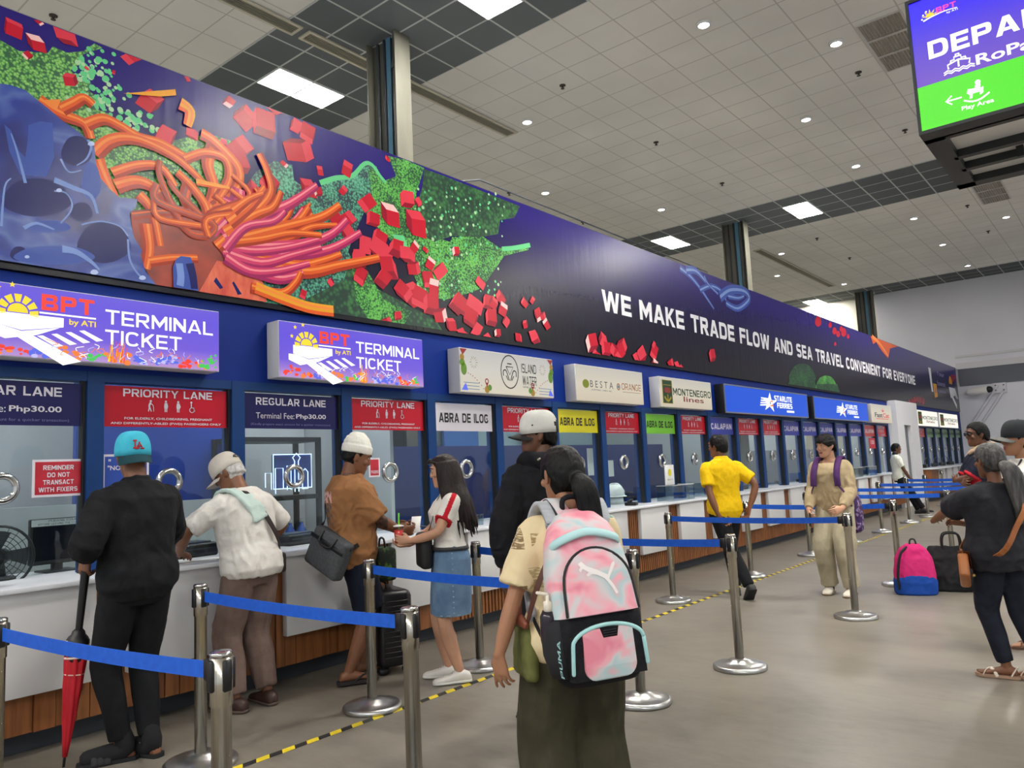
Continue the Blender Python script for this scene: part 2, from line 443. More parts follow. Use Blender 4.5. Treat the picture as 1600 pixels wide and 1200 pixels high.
b = MB().use(floor_mat()); b.box(-8, XEND+0.3, -14, 14, -0.1, 0.0); struct(b.build('floor'))
CT = grid_mat('white_ceiling_tiles', (232, 230, 224), (196, 194, 188), 0.02, 5.67, 6.18)
b = MB().use(CT); b.box(-8, XEND+0.3, -14, 14, CEIL, CEIL+0.1); struct(b.build('ceiling'))
DT = grid_mat('dark_ceiling_tiles', (88, 93, 95), (190, 192, 190), 0.03, 5.67, 6.18, jitter=3)
n = 1
for x0, x1 in ((-6.33, -3.93), (5.67, 8.07), (17.67, 20.07), (29.67, XEND+0.25)):
    b = MB().use(DT); b.box(x0, x1, -13.9, 13.9, CEIL-0.012, CEIL); struct(b.build('trim_%d' % n)); n += 1

# end wall: opening above the ticket row beyond the far column
b = MB().use(noisy('lilac_white_wall', (214, 214, 222), (222, 222, 230), freq=0.6, rough=0.7))
b.box(XEND, XEND+0.2, -14, 7.4, 0, CEIL); struct(b.build('wall_end'))
b = MB().use(noisy('cream_wall', (214, 210, 196), (222, 218, 206), freq=0.6, rough=0.8))
b.box(-8, XEND, 13.8, 14, 0, CEIL)
b.box(XEND+0.05, XEND+0.25, 7.4, 13.8, 0, CEIL); struct(b.build('wall_behind'))
b = MB().use(mat('slate_band', (92, 95, 106), 0.6)); b.box(XEND-0.06, XEND, -13.9, 4.9, 3.60, 4.20); struct(b.build('trim_%d' % n)); n += 1
b = MB().use(mat('wall_ledge', (205, 204, 208), 0.6))
b.box(XEND-0.10, XEND, -13.9, 4.95, 4.20, 4.42); b.box(XEND-0.05, XEND, -13.9, 4.95, 4.62, 4.70); struct(b.build('trim_%d' % n)); n += 1

# steel columns behind the banner wall, with conduits and cables
def column(x, label):
    t = thing('steel_column', label, 'column', (x, 7.55, 0), 0, 'steel columns behind the banner wall')
    m = noisy('galvanised_column', (88, 87, 76), (104, 102, 90), (1, 1, .3), 3, rough=0.55, metal=0.1)
    b = MB().use(m)
    for y in (-0.29, 0.27): b.box(-0.13, 0.15, y, y+0.02, 0, CEIL)
    b.box(-0.01, 0.01, -0.27, 0.27, 0, CEIL); b.build('column_shaft', t)
    b = MB().use(M_DGREY)
    for px_, py_ in ((-0.05, -0.19), (-0.04, 0.02), (-0.03, 0.16)): b.tube([(px_, py_, 3), (px_, py_, CEIL)], 0.022, 8)
    for z in (4.7, 5.4, 6.9): b.box(-0.09, -0.03, -0.22, -0.16, z, z+0.08)
    b.build('conduit', t)
    b = MB().use(mat('blue_cable', (92, 140, 168), 0.5))
    for k in range(5): b.tube([(-0.04-0.006*k, -0.03-0.018*k, 3), (-0.05, -0.04-0.016*k, 5.2), (-0.04, -0.03-0.018*k, CEIL)], 0.009, 6, 2)
    b.build('cable_bundle', t)
    return t
column(6.89, 'grey steel column nearest the camera, blue cables running up it')
column(18.6, 'grey steel column above the middle of the banner slogan')
column(30.35, 'dark steel column at the far end beside the end wall')
b = MB().use(M_DGREY); b.tube([(7.02, 7.2, 5.25), (7.4, 6.4, 5.2), (12, 5.4, 4.55)], 0.012, 6); b.box(6.98, 7.1, 7.2, 7.26, 5.1, 5.3)
tag(b.build('stay_rod'), 'thin grey rod running from the nearest column down along the banner top', 'rod')

# ------------------------------------------------------------------ ceiling fittings
def troffer(x, y, first=[None]):
    if first[0] is None:
        t = thing('ceiling_panel_light', 'x', 'ceiling light', (x, y, CEIL-0.012), 0, 'square ceiling panel lights')
        MB().use(M_LAMP).box(-0.285, 0.285, -0.285, 0.285, -0.012, -0.006).build('diffuser', t)
        b = MB().use(M_WHITEPL)
        for s in (-1, 1):
            b.box(s*0.285 if s > 0 else -0.3, 0.3 if s > 0 else -0.285, -0.3, 0.3, -0.016, 0.0)
            b.box(-0.285, 0.285, 0.285 if s > 0 else -0.3, 0.3 if s > 0 else -0.285, -0.016, 0.0)
        b.build('frame', t); first[0] = t; return t
    return dup(first[0], (x, y, CEIL-0.012))
for xs in (-6.33, 5.67, 17.67, 29.67):
    for yk, y in enumerate((9.52, 5.92, 2.32, -1.28, -4.88, -8.48)):
        if xs == 29.67 and yk not in (0,): continue
        for k in (0, 1):
            t = troffer(xs+0.9+0.6*k, y-0.03)
            wh = {0: 'past the banner top', 1: 'before the banner', 2: 'second row out', 3: 'third row out', 4: 'fourth row out', 5: 'fifth row out'}[yk]
            t['label'] = 'square ceiling light panel, %s of a pair %s, %s' % (('nearer', 'farther')[k], wh, {-6.33: 'rearmost dark strip', 5.67: 'nearest dark strip', 17.67: 'second dark strip', 29.67: 'end strip'}[xs])
DL = [(9.62, 4.11), (11.45, 2.89), (13.72, 4.09), (16.77, 4.08), (10.24, 7.71), (13.25, 9.58), (16.17, 8.32), (21.77, 4.03), (23.58, 2.21), (25.27, 4.0), (22.44, 7.74), (25.1, 8.86), (28.9, 3.92), (28.3, 7.66)]
M_DL = mat('downlight_lamp', (255, 252, 250), 0.5, emit=30)
dl0 = None
words = ['first', 'second', 'third', 'fourth', 'fifth', 'sixth', 'seventh', 'eighth', 'ninth', 'tenth', 'eleventh', 'twelfth', 'thirteenth', 'fourteenth']
for k, (x, y) in enumerate(DL):
    lab = 'small round recessed ceiling downlight, %s from the camera' % words[sorted(range(len(DL)), key=lambda i: DL[i][0]**2+DL[i][1]**2).index(k)]
    if dl0 is None:
        dl0 = thing('ceiling_downlight', lab, 'ceiling light', (x, y, CEIL), 0, 'recessed downlights')
        MB().use(M_DL).lathe([(0.001, -0.028), (0.075, -0.028), (0.075, -0.02)], n=20).build('lamp', dl0)
        MB().use(M_WHITEPL).lathe([(0.075, -0.035), (0.105, -0.02), (0.105, 0.0), (0.075, -0.018)], n=24, caps=False).build('rim', dl0)
    else: dup(dl0, (x, y, CEIL), label=lab)
SP = [(9.65, 6.53), (12.67, 6.53), (15.65, 6.55), (12.7, 10.15), (15.6, 10.18), (3.6, 10.15), (12.63, 2.9), (15.6, 2.88), (21.7, 6.47), (24.7, 6.45), (21.72, 2.81), (24.8, 2.78)]
s0 = None
M_SP = mat('sprinkler_bronze', (58, 50, 44), 0.5, 0.4)
for k, (x, y) in enumerate(SP):
    lab = 'tiny dark fire sprinkler head in the ceiling tiles, %s from the camera' % words[sorted(range(len(SP)), key=lambda i: SP[i][0]**2+SP[i][1]**2).index(k)]
    if s0 is None:
        s0 = MB().use(M_SP).lathe([(0.05, 0), (0.05, -0.012), (0.016, -0.016), (0.014, -0.05), (0.03, -0.055), (0.03, -0.06)], n=14).build('fire_sprinkler', None, loc=(x, y, CEIL))
        tag(s0, lab, 'sprinkler', 'fire sprinklers')
    else:
        o = s0.copy(); COL.objects.link(o); o.location = (x, y, CEIL); o['label'] = lab
# long slot air diffusers
def slot(x0, x1, y, label):
    t = thing('slot_air_diffuser', label, 'air vent', ((x0+x1)/2, y, CEIL-0.012), 0, 'slot air diffusers')
    h = (x1-x0)/2
    b = MB().use(mat('diffuser_cream', (196, 190, 172), 0.5))
    b.box(-h, h, -0.13, -0.09, -0.02, 0); b.box(-h, h, 0.09, 0.13, -0.02, 0)
    for x in (-h, h-0.04): b.box(x, x+0.04, -0.09, 0.09, -0.02, 0)
    b.build('frame', t)
    b = MB().use(mat('diffuser_slats', (126, 122, 108), 0.5)); b.box(-h+0.04, h-0.04, -0.09, 0.09, -0.004, -0.001)
    for k in range(5): b.box(-h+0.04, h-0.04, -0.075+0.034*k, -0.06+0.034*k, -0.016, -0.004)
    b.build('louvre', t)
slot(3.2, 5.9, 8.22, 'long cream slot air diffuser nearest the camera, crossing into the dark strip')
slot(6.0, 10.45, 8.22, 'long cream slot air diffuser running past the nearest column')
slot(21.5, 28.35, 8.1, 'long thin slot air diffuser in the far white ceiling tiles')
def return_grille(x, y, label):
    t = thing('return_air_grille', label, 'air vent', (x, y, CEIL), 0, 'return air grilles')
    b = MB().use(mat('grille_frame', (196, 194, 188), 0.5)); g = MB().use(mat('grille_slats', (132, 124, 114), 0.6))
    for k in range(3):
        a = k*0.58
        b.box(a, a+0.03, 0, 0.6, -0.018, 0); b.box(a+0.55, a+0.58, 0, 0.6, -0.018, 0); b.box(a+0.03, a+0.55, 0, 0.03, -0.018, 0); b.box(a+0.03, a+0.55, 0.57, 0.6, -0.018, 0)
        for j in range(12): g.box(a+0.03, a+0.55, 0.035+0.045*j, 0.065+0.045*j, -0.012, -0.002)
    b.build('frame', t); g.build('slats', t)
return_grille(11.2, 1.96, 'brown slatted return grille of three panels beside the hanging sign')
return_grille(20.2, 1.9, 'brown slatted return grille of three panels below the hanging sign frame')

# ------------------------------------------------------------------ ticket booth front
EDGE = [0.06, 2.05, 3.02, 3.99, 4.955, 5.905, 6.86, 7.825, 8.795, 9.78, 10.735, 11.74, 12.77, 13.76, 14.76, 15.75, 16.8, 17.75, 18.88, 20.0, 21.08]
EDGE[0] = 1.08
HEAD = 2.06; CTOP = 0.90
b = MB().use(M_FASCIA); b.box(0.0, 21.26, GL, GL+0.2, HEAD+0.06, 2.68); b.box(23.6, 31.25, GL, GL+0.2, HEAD+0.06, 2.68)
struct(b.build('wall_fascia'))
b = MB().use(mat('banner_backing', (70, 70, 74), 0.7)); b.box(0.0, XEND, GL+0.02, GL+0.22, 2.68, 4.27); struct(b.build('wall_front'))
M_GLASS = glassy('booth_glass', (244, 250, 250), 1.0)
FARE = [23.62, 24.45, 25.45, 26.6, 27.7, 28.9, 29.98, 31.1]
def window(nw, x0, x1, ring=True):
    b = MB().use(M_FRAME)
    b.box(x0-0.05, x0+0.05, GL-0.02, GL+0.12, CTOP, HEAD+0.06)
    b.box(x0+0.05, x1-0.05, GL-0.015, GL+0.1, HEAD, HEAD+0.06)
    if nw in (20, 27): b.box(x1-0.05, x1+0.05, GL-0.02, GL+0.12, CTOP, HEAD+0.06)
    o = struct(b.build('window_%d' % nw))
    MB().use(M_GLASS).box(x0+0.05, x1-0.05, GL+0.03, GL+0.036, CTOP+0.02, HEAD).build('pane', o)
    b = MB().use(mat('black_gasket', (12, 14, 20), 0.6)); b.box(x1-0.066, x1-0.05, GL+0.0, GL+0.06, CTOP, HEAD); b.build('gasket', o)
    if ring:
        r = MB().use(M_CHROME); r.torus(((x0+x1)/2, GL+0.02, 1.425), 0.072, 0.02, 'y', 32, 12); r.build('speak_ring', o)
    return o
for k in range(20): window(k+1, EDGE[k], EDGE[k+1])
for k in range(7): window(k+21, FARE[k], FARE[k+1])

# ------------------------------------------------------------------ ticket counter
def wood_mat(name, c1, c2):
    m = noisy(name, c1, c2, (14, 14, 1.2), 2.0, 5, 0.5)
    return m
M_WOOD = wood_mat('warm_wood', (122, 72, 34), (152, 96, 52))
M_WOODD = wood_mat('dark_wood', (74, 42, 22), (92, 54, 28))
M_PANEL = noisy('white_laminate', (214, 213, 214), (222, 221, 221), freq=0.8, rough=0.32)
M_TOP = mat('white_worktop', (228, 230, 236), 0.22)
ct = thing('ticket_counter', 'long white-topped ticket counter with white front panels over wood slats', 'counter', (0, 0, 0))
b = MB().use(M_TOP); b.bbox(0.0, 21.26, 4.66, 5.5, CTOP-0.03, CTOP, 0.006); b.build('worktop', ct)
b = MB().use(M_WOODD); b.box(0.0, 21.2, 4.80, 5.3, 0.13, CTOP-0.031); b.use(M_WOOD)
x = 0.0
while x < 4.95:                                     # broad uneven planks
    wd = rnd.choice((0.07, 0.11, 0.14, 0.09)); d = rnd.choice((0, 0.008, 0.014)); b.box(x, min(x+wd-0.005, 4.99), 4.745+d, 4.80, 0.125, CTOP-0.06); x += wd
x = 5.0
while x < 21.2: b.box(x, x+0.028, 4.745, 4.80, 0.125, CTOP-0.06); x += 0.046
b.box(0.0, 21.2, 4.735, 4.80, CTOP-0.06, CTOP-0.031); b.build('wood_slats', ct)
MB().use(mat('plinth', (60, 64, 70), 0.6)).box(0.0, 21.2, 4.88, 5.3, 0.0, 0.13).build('plinth', ct)
PAN = [(1.0, 1.95), (2.13, 3.05), (3.20, 4.05), (4.17, 4.9), (5.06, 5.9)]
x = 6.08
while x < 21: PAN.append((x, min(x+0.69, 21.2))); x += 0.995
for x0, x1 in PAN:
    MB().use(M_PANEL).bbox(x0, x1, 4.69, 4.742, 0.33, CTOP-0.031, 0.004).build('front_panel', ct)

# white wall section with the grey door, and the far counter
b = MB().use(M_WHITE)
b.box(21.26, 21.98, 4.80, 5.2, 0, 2.70); b.box(22.75, 23.6, 4.80, 5.2, 0, 2.70); b.box(21.98, 22.75, 4.80, 5.2, 2.08, 2.70)
struct(b.build('wall_door_section'))
b = MB().use(mat('grey_door', (110, 113, 120), 0.5)); b.box(21.99, 22.74, 4.90, 4.95, 0.01, 2.07)
d = struct(b.build('door_1')); MB().use(M_STEEL).tube([(22.08, 4.89, 1.0), (22.08, 4.84, 1.0), (22.2, 4.84, 1.0)], 0.012, 8).build('door_handle', d)
ct = thing('ticket_counter', 'far white and wood ticket counter beyond the grey door', 'counter', (0, 0, 0))
MB().use(M_TOP).bbox(23.65, 31.2, 4.45, 5.45, CTOP-0.03, CTOP, 0.006).build('worktop', ct)
b = MB().use(M_WOOD); b.box(23.7, 31.15, 4.62, 5.3, 0.13, CTOP-0.031); b.build('wood_slats', ct)
for k in range(7):
    MB().use(M_PANEL).bbox(24.55+0.97*k, 25.2+0.97*k, 4.55, 4.615, 0.33, CTOP-0.031, 0.004).build('front_panel', ct)
MB().use(mat('plinth')).box(23.7, 31.15, 4.75, 5.3, 0, 0.13).build('plinth', ct)

# ------------------------------------------------------------------ rooms behind the glass
M_BLUEW = mat('blue_partition', (24, 66, 160), 0.5)
M_GREYW = noisy('grey_partition', (196, 199, 198), (208, 210, 208), (1, 1, .3), 2, rough=0.6)
b = MB().use(M_GREYW); b.box(0.2, 4.95, 6.9, 7.0, 0, 2.9); b.box(1.0, 2.6, 5.75, 5.8, 0.0, 1.30); b.box(2.6, 3.55, 5.75, 5.8, 0.0, 1.28)
b.use(M_BLUEW); b.box(2.45, 3.72, 6.3, 6.35, 1.20, 2.9)
struct(b.build('wall_booth_back'))
b = MB().use(mat('navy_partition', (30, 44, 98), 0.45)); b.box(5.0, 12.3, 6.6, 6.66, 0, 1.72)
b.use(mat('pale_booth_wall', (176, 204, 204), 0.6)); b.box(5.0, 12.3, 8.1, 8.2, 0, 2.9)
b.use(mat('sky_blue_panel', (60, 122, 196), 0.5))
for x in (6.3, 8.15, 10.1): b.box(x, x+0.75, 7.95, 8.0, 1.5, 2.9)
b.use(M_GREYW); b.box(4.96, 5.0, 5.56, 8.2, 0, 2.9)
struct(b.build('wall_booth_middle'))
b = MB().use(mat('white_booth_wall', (206, 212, 208), 0.6)); b.box(12.3, 21.26, 7.1, 7.2, 0, 2.9); b.box(12.25, 12.3, 5.56, 8.2, 0, 2.9); b.box(23.6, 31.2, 6.8, 6.9, 0, 2.9)
b.use(mat('grey_office_panel', (128, 134, 140), 0.6)); b.box(14.9, 21.2, 6.2, 6.25, 0, 1.55)
struct(b.build('wall_booth_far'))
# pleated curtain behind the two priority windows
b = MB().use(mat('grey_curtain', (150, 152, 148), 0.8)); n_ = 160; vs = []
for z in (0.9, 2.3):
    for k in range(n_): vs.append((11.8+1.6*k/n_, 5.5+0.035*math.sin(k*0.8), z))
b.add(vs, [(k, k+1, n_+k+1, n_+k) for k in range(n_-1)], True)
tag(b.build('curtain'), 'grey pleated curtain behind the priority windows past the yellow-shirted man', 'curtain')
# low booth ceiling so the rooms read as rooms, plus added fill tubes brightening them
b = MB().use(M_WHITE); b.box(0.2, 21.26, 5.22, 8.2, 2.9, 2.95); b.box(23.6, 31.2, 5.22, 6.9, 2.9, 2.95); struct(b.build('ceiling_booths'))
M_FILLTUBE = mat('fill_tube', (250, 252, 255), 0.5, emit=150)
t0 = None
for k, x in enumerate((1.6, 4.2, 6.4, 8.8, 11.2, 13.6, 16.0, 18.4, 20.6, 25.0, 28.5)):
    lab = 'unseen fill tube added inside the ticket booths, %s from the camera' % words[k]
    if t0 is None:
        t0 = thing('booth_fill_tube', lab, 'ceiling light', (x, 5.48, 2.88), 0, 'added booth fill tubes')
        MB().use(M_FILLTUBE).tube([(-0.55, 0, -0.035), (0.55, 0, -0.035)], 0.016, 10).build('tube', t0)
        MB().use(M_WHITEPL).box(-0.6, 0.6, -0.03, 0.03, -0.012, 0.02).build('batten', t0)
    else: dup(t0, (x, 5.48, 2.88), label=lab)
# ------------------------------------------------------------------ mural banner over the booths
def vinyl(name, rgb, rough=0.26): return mat('vinyl_'+name, rgb, rough, spec=0.3)
def mural_base():
    m = mat('vinyl_purple_to_black', (44, 30, 120), 0.24, spec=0.3)
    nt, b, new, lk = nodes(m)
    c = coords(nt); sp = new('ShaderNodeSeparateXYZ'); lk(c, sp.inputs[0])
    n = new('ShaderNodeTexNoise'); n.inputs['Scale'].default_value = 0.25; lk(c, n.inputs['Vector'])
    z = new('ShaderNodeMapRange'); z.inputs['From Min'].default_value = 2.72; z.inputs['From Max'].default_value = 4.27; lk(sp.outputs[2], z.inputs['Value'])
    a = new('ShaderNodeMath'); a.operation = 'MULTIPLY_ADD'; a.inputs[1].default_value = 0.25; lk(n.outputs['Fac'], a.inputs[0]); lk(z.outputs[0], a.inputs[2])
    lk(ramp(nt, a.outputs[0], [(0.18, (26, 24, 32)), (0.5, (26, 22, 50)), (0.85, (34, 24, 96)), (1.0, (40, 28, 118))]), b.inputs['Base Color'])
    v = new('ShaderNodeTexNoise'); v.inputs['Scale'].default_value = 6; lk(coords(nt, (2, 1, .25)), v.inputs['Vector'])
    bp = new('ShaderNodeBump'); bp.inputs['Strength'].default_value = 0.12; bp.inputs['Distance'].default_value = 0.02
    lk(v.outputs['Fac'], bp.inputs['Height']); lk(bp.outputs['Normal'], b.inputs['Normal'])
    return m
def grainy(name, c1, c2, c3, sc):
    m = mat('vinyl_'+name, c1, 0.3)
    nt, b, new, lk = nodes(m)
    c = coords(nt)
    v = new('ShaderNodeTexVoronoi'); v.inputs['Scale'].default_value = sc; lk(c, v.inputs['Vector'])
    n = new('ShaderNodeTexNoise'); n.inputs['Scale'].default_value = 5; n.inputs['Detail'].default_value = 4; lk(c, n.inputs['Vector'])
    a = new('ShaderNodeMath'); a.operation = 'MULTIPLY_ADD'; a.inputs[1].default_value = -1.25; lk(n.outputs['Fac'], a.inputs[0])
    k = new('ShaderNodeMath'); k.operation = 'ADD'; k.inputs[1].default_value = 0.55; lk(v.outputs['Distance'], k.inputs[0]); lk(k.outputs[0], a.inputs[2])
    lk(ramp(nt, a.outputs[0], [(0.1, c1), (0.42, c2), (0.62, c3)]), b.inputs['Base Color'])
    return m
def liquid(name):
    m = mat('vinyl_'+name, (30, 50, 150), 0.24)
    nt, b, new, lk = nodes(m)
    n = new('ShaderNodeTexNoise'); n.inputs['Scale'].default_value = 2.0; n.inputs['Detail'].default_value = 1.5; n.inputs['Distortion'].default_value = 1.2
    lk(coords(nt, (1, 1, 1.3)), n.inputs['Vector'])
    lk(ramp(nt, n.outputs['Fac'], [(0.3, (18, 30, 112)), (0.48, (36, 58, 150)), (0.58, (80, 104, 176)), (0.66, (50, 74, 160)), (0.8, (20, 34, 120))]), b.inputs['Base Color'])
    return m
V_GREEN = grainy('green_grains', (150, 206, 112), (96, 168, 76), (40, 92, 60), 62)
V_GREEN2 = grainy('bright_green_grains', (112, 196, 84), (66, 150, 60), (22, 70, 46), 52)
V_TEAL = grainy('teal_grains', (96, 180, 144), (50, 126, 104), (18, 46, 60), 48)
V_LEAF = grainy('dark_leaf', (58, 116, 60), (32, 80, 50), (22, 54, 42), 26)
V_MINT = vinyl('mint_rim', (104, 206, 140))
V_DOT = vinyl('pale_dot', (176, 216, 170))
V_BLUE = liquid('liquid_blue')
V_BDEEP = vinyl('deep_blue', (12, 20, 96)); V_BLITE = vinyl('light_blue', (122, 150, 214)); V_BMID = vinyl('mid_blue', (58, 84, 170)); V_BPALE = vinyl('pale_blue', (180, 198, 240))
V_OR = vinyl('orange', (226, 94, 38)); V_ORL = vinyl('light_orange', (246, 142, 64)); V_ORD = vinyl('rust', (170, 54, 30))
V_PK = vinyl('pink', (214, 62, 108)); V_PKL = vinyl('light_pink', (244, 140, 150)); V_PKD = vinyl('magenta', (160, 34, 92))
V_YE = vinyl('amber', (240, 164, 44)); V_BR = noisy('vinyl_red_brown', (120, 36, 22), (176, 60, 34), freq=4, rough=0.3); V_PETAL = noisy('vinyl_petal', (206, 66, 50), (232, 112, 78), (3, 1, 1), 5, rough=0.3)
V_RED = vinyl('red', (198, 22, 48)); V_REDL = vinyl('light_red', (222, 58, 78)); V_REDD = vinyl('dark_red', (150, 14, 44)); V_REDP = vinyl('pale_pink', (248, 196, 196))
V_WHITE = vinyl('white', (236, 236, 240), 0.35)
mu = MB(); mu.flat = True
mu.use(mural_base()).box(0.0, 31.25, GL-0.03, GL+0.02, 2.685, 4.27)
D = Draw(mu, (0, GL-0.03, 0), (1, 0, 0), (0, 0, 1), (0, -1, 0)); D.stack = 0
YM = GL-0.03
def clampz(p): return (p[0], min(max(p[1], 2.725), 4.265))
def Z(o, s): return lambda pts: [clampz(on_wall(o[0]+x/s, o[1]+y/s, YM)) for x, y in pts]
z1, z2, z4, z5, z6, z7 = Z((0, 0), 4), Z((350, 0), 4), Z((0, 200), 4), Z((350, 200), 3.2), Z((750, 300), 3.2), Z((1000, 400), 3.2)
zp = Z((0, 0), 1)
D.poly(z1([(-60, 240), (0, 250), (120, 320), (300, 330), (330, 290), (420, 330), (520, 320), (590, 272), (640, 300), (520, 340), (500, 400), (440, 440), (500, 500), (570, 520), (560, 570), (620, 620), (600, 680), (700, 720), (720, 770), (860, 810), (880, 860), (1000, 900), (1200, 850), (1350, 850), (1440, 880), (1450, 960), (1500, 1100), (1300, 1500), (560, 1500), (-60, 1300)]), V_GREEN, 1)
D.poly(z5([(100, 300), (160, 220), (250, 165), (340, 185), (350, 260), (440, 330), (520, 260), (640, 240), (700, 175), (760, 190), (800, 270), (780, 330), (700, 420), (640, 560), (620, 620), (720, 800), (940, 940), (940, 1010), (800, 990), (640, 960), (500, 930), (200, 880), (60, 800), (60, 600), (250, 480)]), V_TEAL, 1)
D.poly(z5([(200, 850), (500, 920), (950, 1000), (1090, 1020), (1060, 960), (950, 900), (720, 780), (640, 620), (600, 760), (400, 860)]), V_LEAF, 2)
D.poly(z5([(640, 700), (720, 720), (800, 860), (940, 920), (900, 985), (720, 960), (660, 860)]), V_GREEN2, 3)
D.poly(z5([(790, 270), (860, 240), (820, 140), (900, 150), (1000, 200), (960, 330), (980, 520), (1130, 570), (1140, 545), (1290, 540), (1380, 600), (1530, 580), (1520, 610), (1400, 640), (1290, 800), (1210, 830), (1100, 860), (1000, 830), (960, 760), (900, 640), (830, 560), (770, 500), (700, 420), (740, 330), (720, 210), (760, 200)]), V_GREEN2, 2)
D.poly(z5([(1000, 205), (1100, 240), (1300, 320), (1480, 392), (1450, 450), (1380, 460), (1370, 530), (1290, 545), (1140, 540), (1050, 570), (970, 520), (960, 400), (990, 300)]), V_LEAF, 3)
D.stroke(z5([(480, 275), (560, 250), (640, 240), (700, 180), (740, 185), (780, 240), (810, 275)]), 0.045, 0.03, V_MINT, 4)
D.stroke(z5([(1390, 605), (1450, 600), (1530, 585)]), 0.05, 0.05, V_MINT, 4)
D.poly(z5([(840, 530), (900, 540), (920, 600), (880, 610)]), V_MINT, 4)
r2 = random.Random(3); D.stack += 4
for k in range(190):
    cl = r2.choice([((560, 430), 150, 130), ((640, 620), 120, 120), ((820, 760), 120, 70)])
    p = z1([(cl[0][0]+r2.gauss(0, cl[1]*.5), cl[0][1]+r2.gauss(0, cl[2]*.5))])[0]; r = r2.uniform(.008, .022)
    if 2.76 < p[1] < 4.24: D.disc(p, r, r2.choice((V_DOT, V_MINT, V_MINT)), .01+.9*k/190, 9)
for k in range(170):
    p = z5([(r2.uniform(940, 1400), r2.uniform(300, 860))])[0]
    D.disc(p, r2.uniform(.008, .02), r2.choice((V_MINT, V_DOT, V_MINT)), .01+.9*k/170, 8)
D.stack += 2
# tumbling red cubes
def cube(px, py, s, layer, rr):
    c = on_wall(px, py, YM)
    k = .86*abs(on_wall(px+s, py, YM)[0]-c[0]); a = rr.uniform(0, PI/2)
    e = [(math.cos(a+i*PI/2), math.sin(a+i*PI/2)*rr.uniform(.75, 1)) for i in range(4)]
    k = min(k, 0.26); e = [(c[0]+x*k*.8, c[1]+y*k*.8) for x, y in e]
    off = (rr.uniform(-.6, .6)*k, rr.uniform(.25, .6)*k*rr.choice((1, -1)))
    f = [(x+off[0], y+off[1]) for x, y in e]
    base, side, pale = rr.choice(((V_RED, V_REDD, V_REDL), (V_RED, V_REDD, V_REDL), (V_RED, V_REDD, V_REDL), (V_RED, V_REDD, V_REDP), (V_REDL, V_REDD, V_REDL), (V_RED, V_REDD, V_REDL)))
    al = e+f; cx_, cz_ = c[0]+off[0]/2, c[1]+off[1]/2; hull = []          # outline of the whole cube
    pts = sorted(set(al))
    def half(ps):
        h = []
        for q in ps:
            while len(h) > 1 and (h[-1][0]-h[-2][0])*(q[1]-h[-2][1])-(h[-1][1]-h[-2][1])*(q[0]-h[-2][0]) <= 0: h.pop()
            h.append(q)
        return h[:-1]
    hull = half(pts)+half(pts[::-1])
    D.poly([clampz(p) for p in hull], side, layer); best = None
    for i in range(4):                                                   # the one lit flank
        m_ = ((e[i][0]+e[(i+1) % 4][0])/2-c[0], (e[i][1]+e[(i+1) % 4][1])/2-c[1]); s_ = -(m_[0]*off[0]+m_[1]*off[1])+.3*k*m_[1]
        if best is None or s_ > best[0]: best = (s_, i)
    i = best[1]; D.poly([clampz(p) for p in (e[i], e[(i+1) % 4], f[(i+1) % 4], f[i])], pale, .3)
    D.poly([clampz(p) for p in f], base, .6)
rc = random.Random(11)
for px, py, s in [(20, 42, 26), (52, 62, 22), (108, 62, 24), (42, 88, 12), (112, 122, 17), (200, 92, 18), (240, 155, 26), (62, 36, 10), (292, 122, 7), (177, 114, 5), (136, 108, 5), (262, 208, 24), (302, 212, 14), (355, 162, 12), (385, 180, 26), (410, 200, 30), (432, 165, 18), (350, 226, 9), (380, 228, 24), (372, 262, 22), (460, 200, 14), (472, 232, 30), (480, 212, 20), (499, 264, 9), (543, 260, 14), (604, 246, 5), (478, 288, 18), (395, 300, 26), (420, 290, 22), (445, 258, 8), (537, 296, 9), (495, 302, 10),
                  (480, 335, 14), (520, 335, 20), (545, 340, 18), (570, 320, 18), (580, 345, 16), (605, 330, 20), (633, 315, 16), (645, 342, 22), (653, 318, 8), (545, 370, 16), (570, 380, 18), (590, 375, 18), (600, 400, 22), (560, 410, 18), (562, 435, 16), (610, 425, 20), (595, 440, 18), (615, 392, 16), (640, 402, 16), (648, 418, 14), (648, 384, 10), (672, 410, 12), (690, 420, 13), (710, 395, 8), (665, 392, 6), (640, 455, 22), (655, 470, 20), (632, 460, 18), (668, 440, 16), (678, 445, 14), (516, 440, 8), (472, 462, 9), (605, 502, 10), (620, 495, 9), (670, 480, 18), (690, 490, 14), (702, 505, 12), (712, 478, 18), (728, 486, 16), (745, 480, 16), (735, 500, 18), (760, 475, 12), (748, 440, 10), (770, 470, 10), (780, 462, 10), (785, 480, 11), (765, 500, 14), (720, 520, 12), (742, 520, 12), (790, 500, 8), (818, 472, 8), (820, 505, 6), (832, 468, 5), (840, 495, 9), (852, 505, 8), (810, 530, 8), (836, 530, 11), (848, 492, 6), (775, 522, 7), (760, 528, 10),
                  (922, 540, 13), (940, 527, 9), (945, 552, 11), (958, 545, 10), (972, 538, 10), (966, 557, 9), (930, 556, 9), (1000, 560, 10), (1020, 553, 9), (1022, 568, 8), (1021, 537, 4), (1056, 570, 6), (1064, 576, 6), (1048, 567, 6), (1111, 558, 7), (995, 565, 7)]:
    cube(px, py, s, 5 if px > 480 else 4, rc)
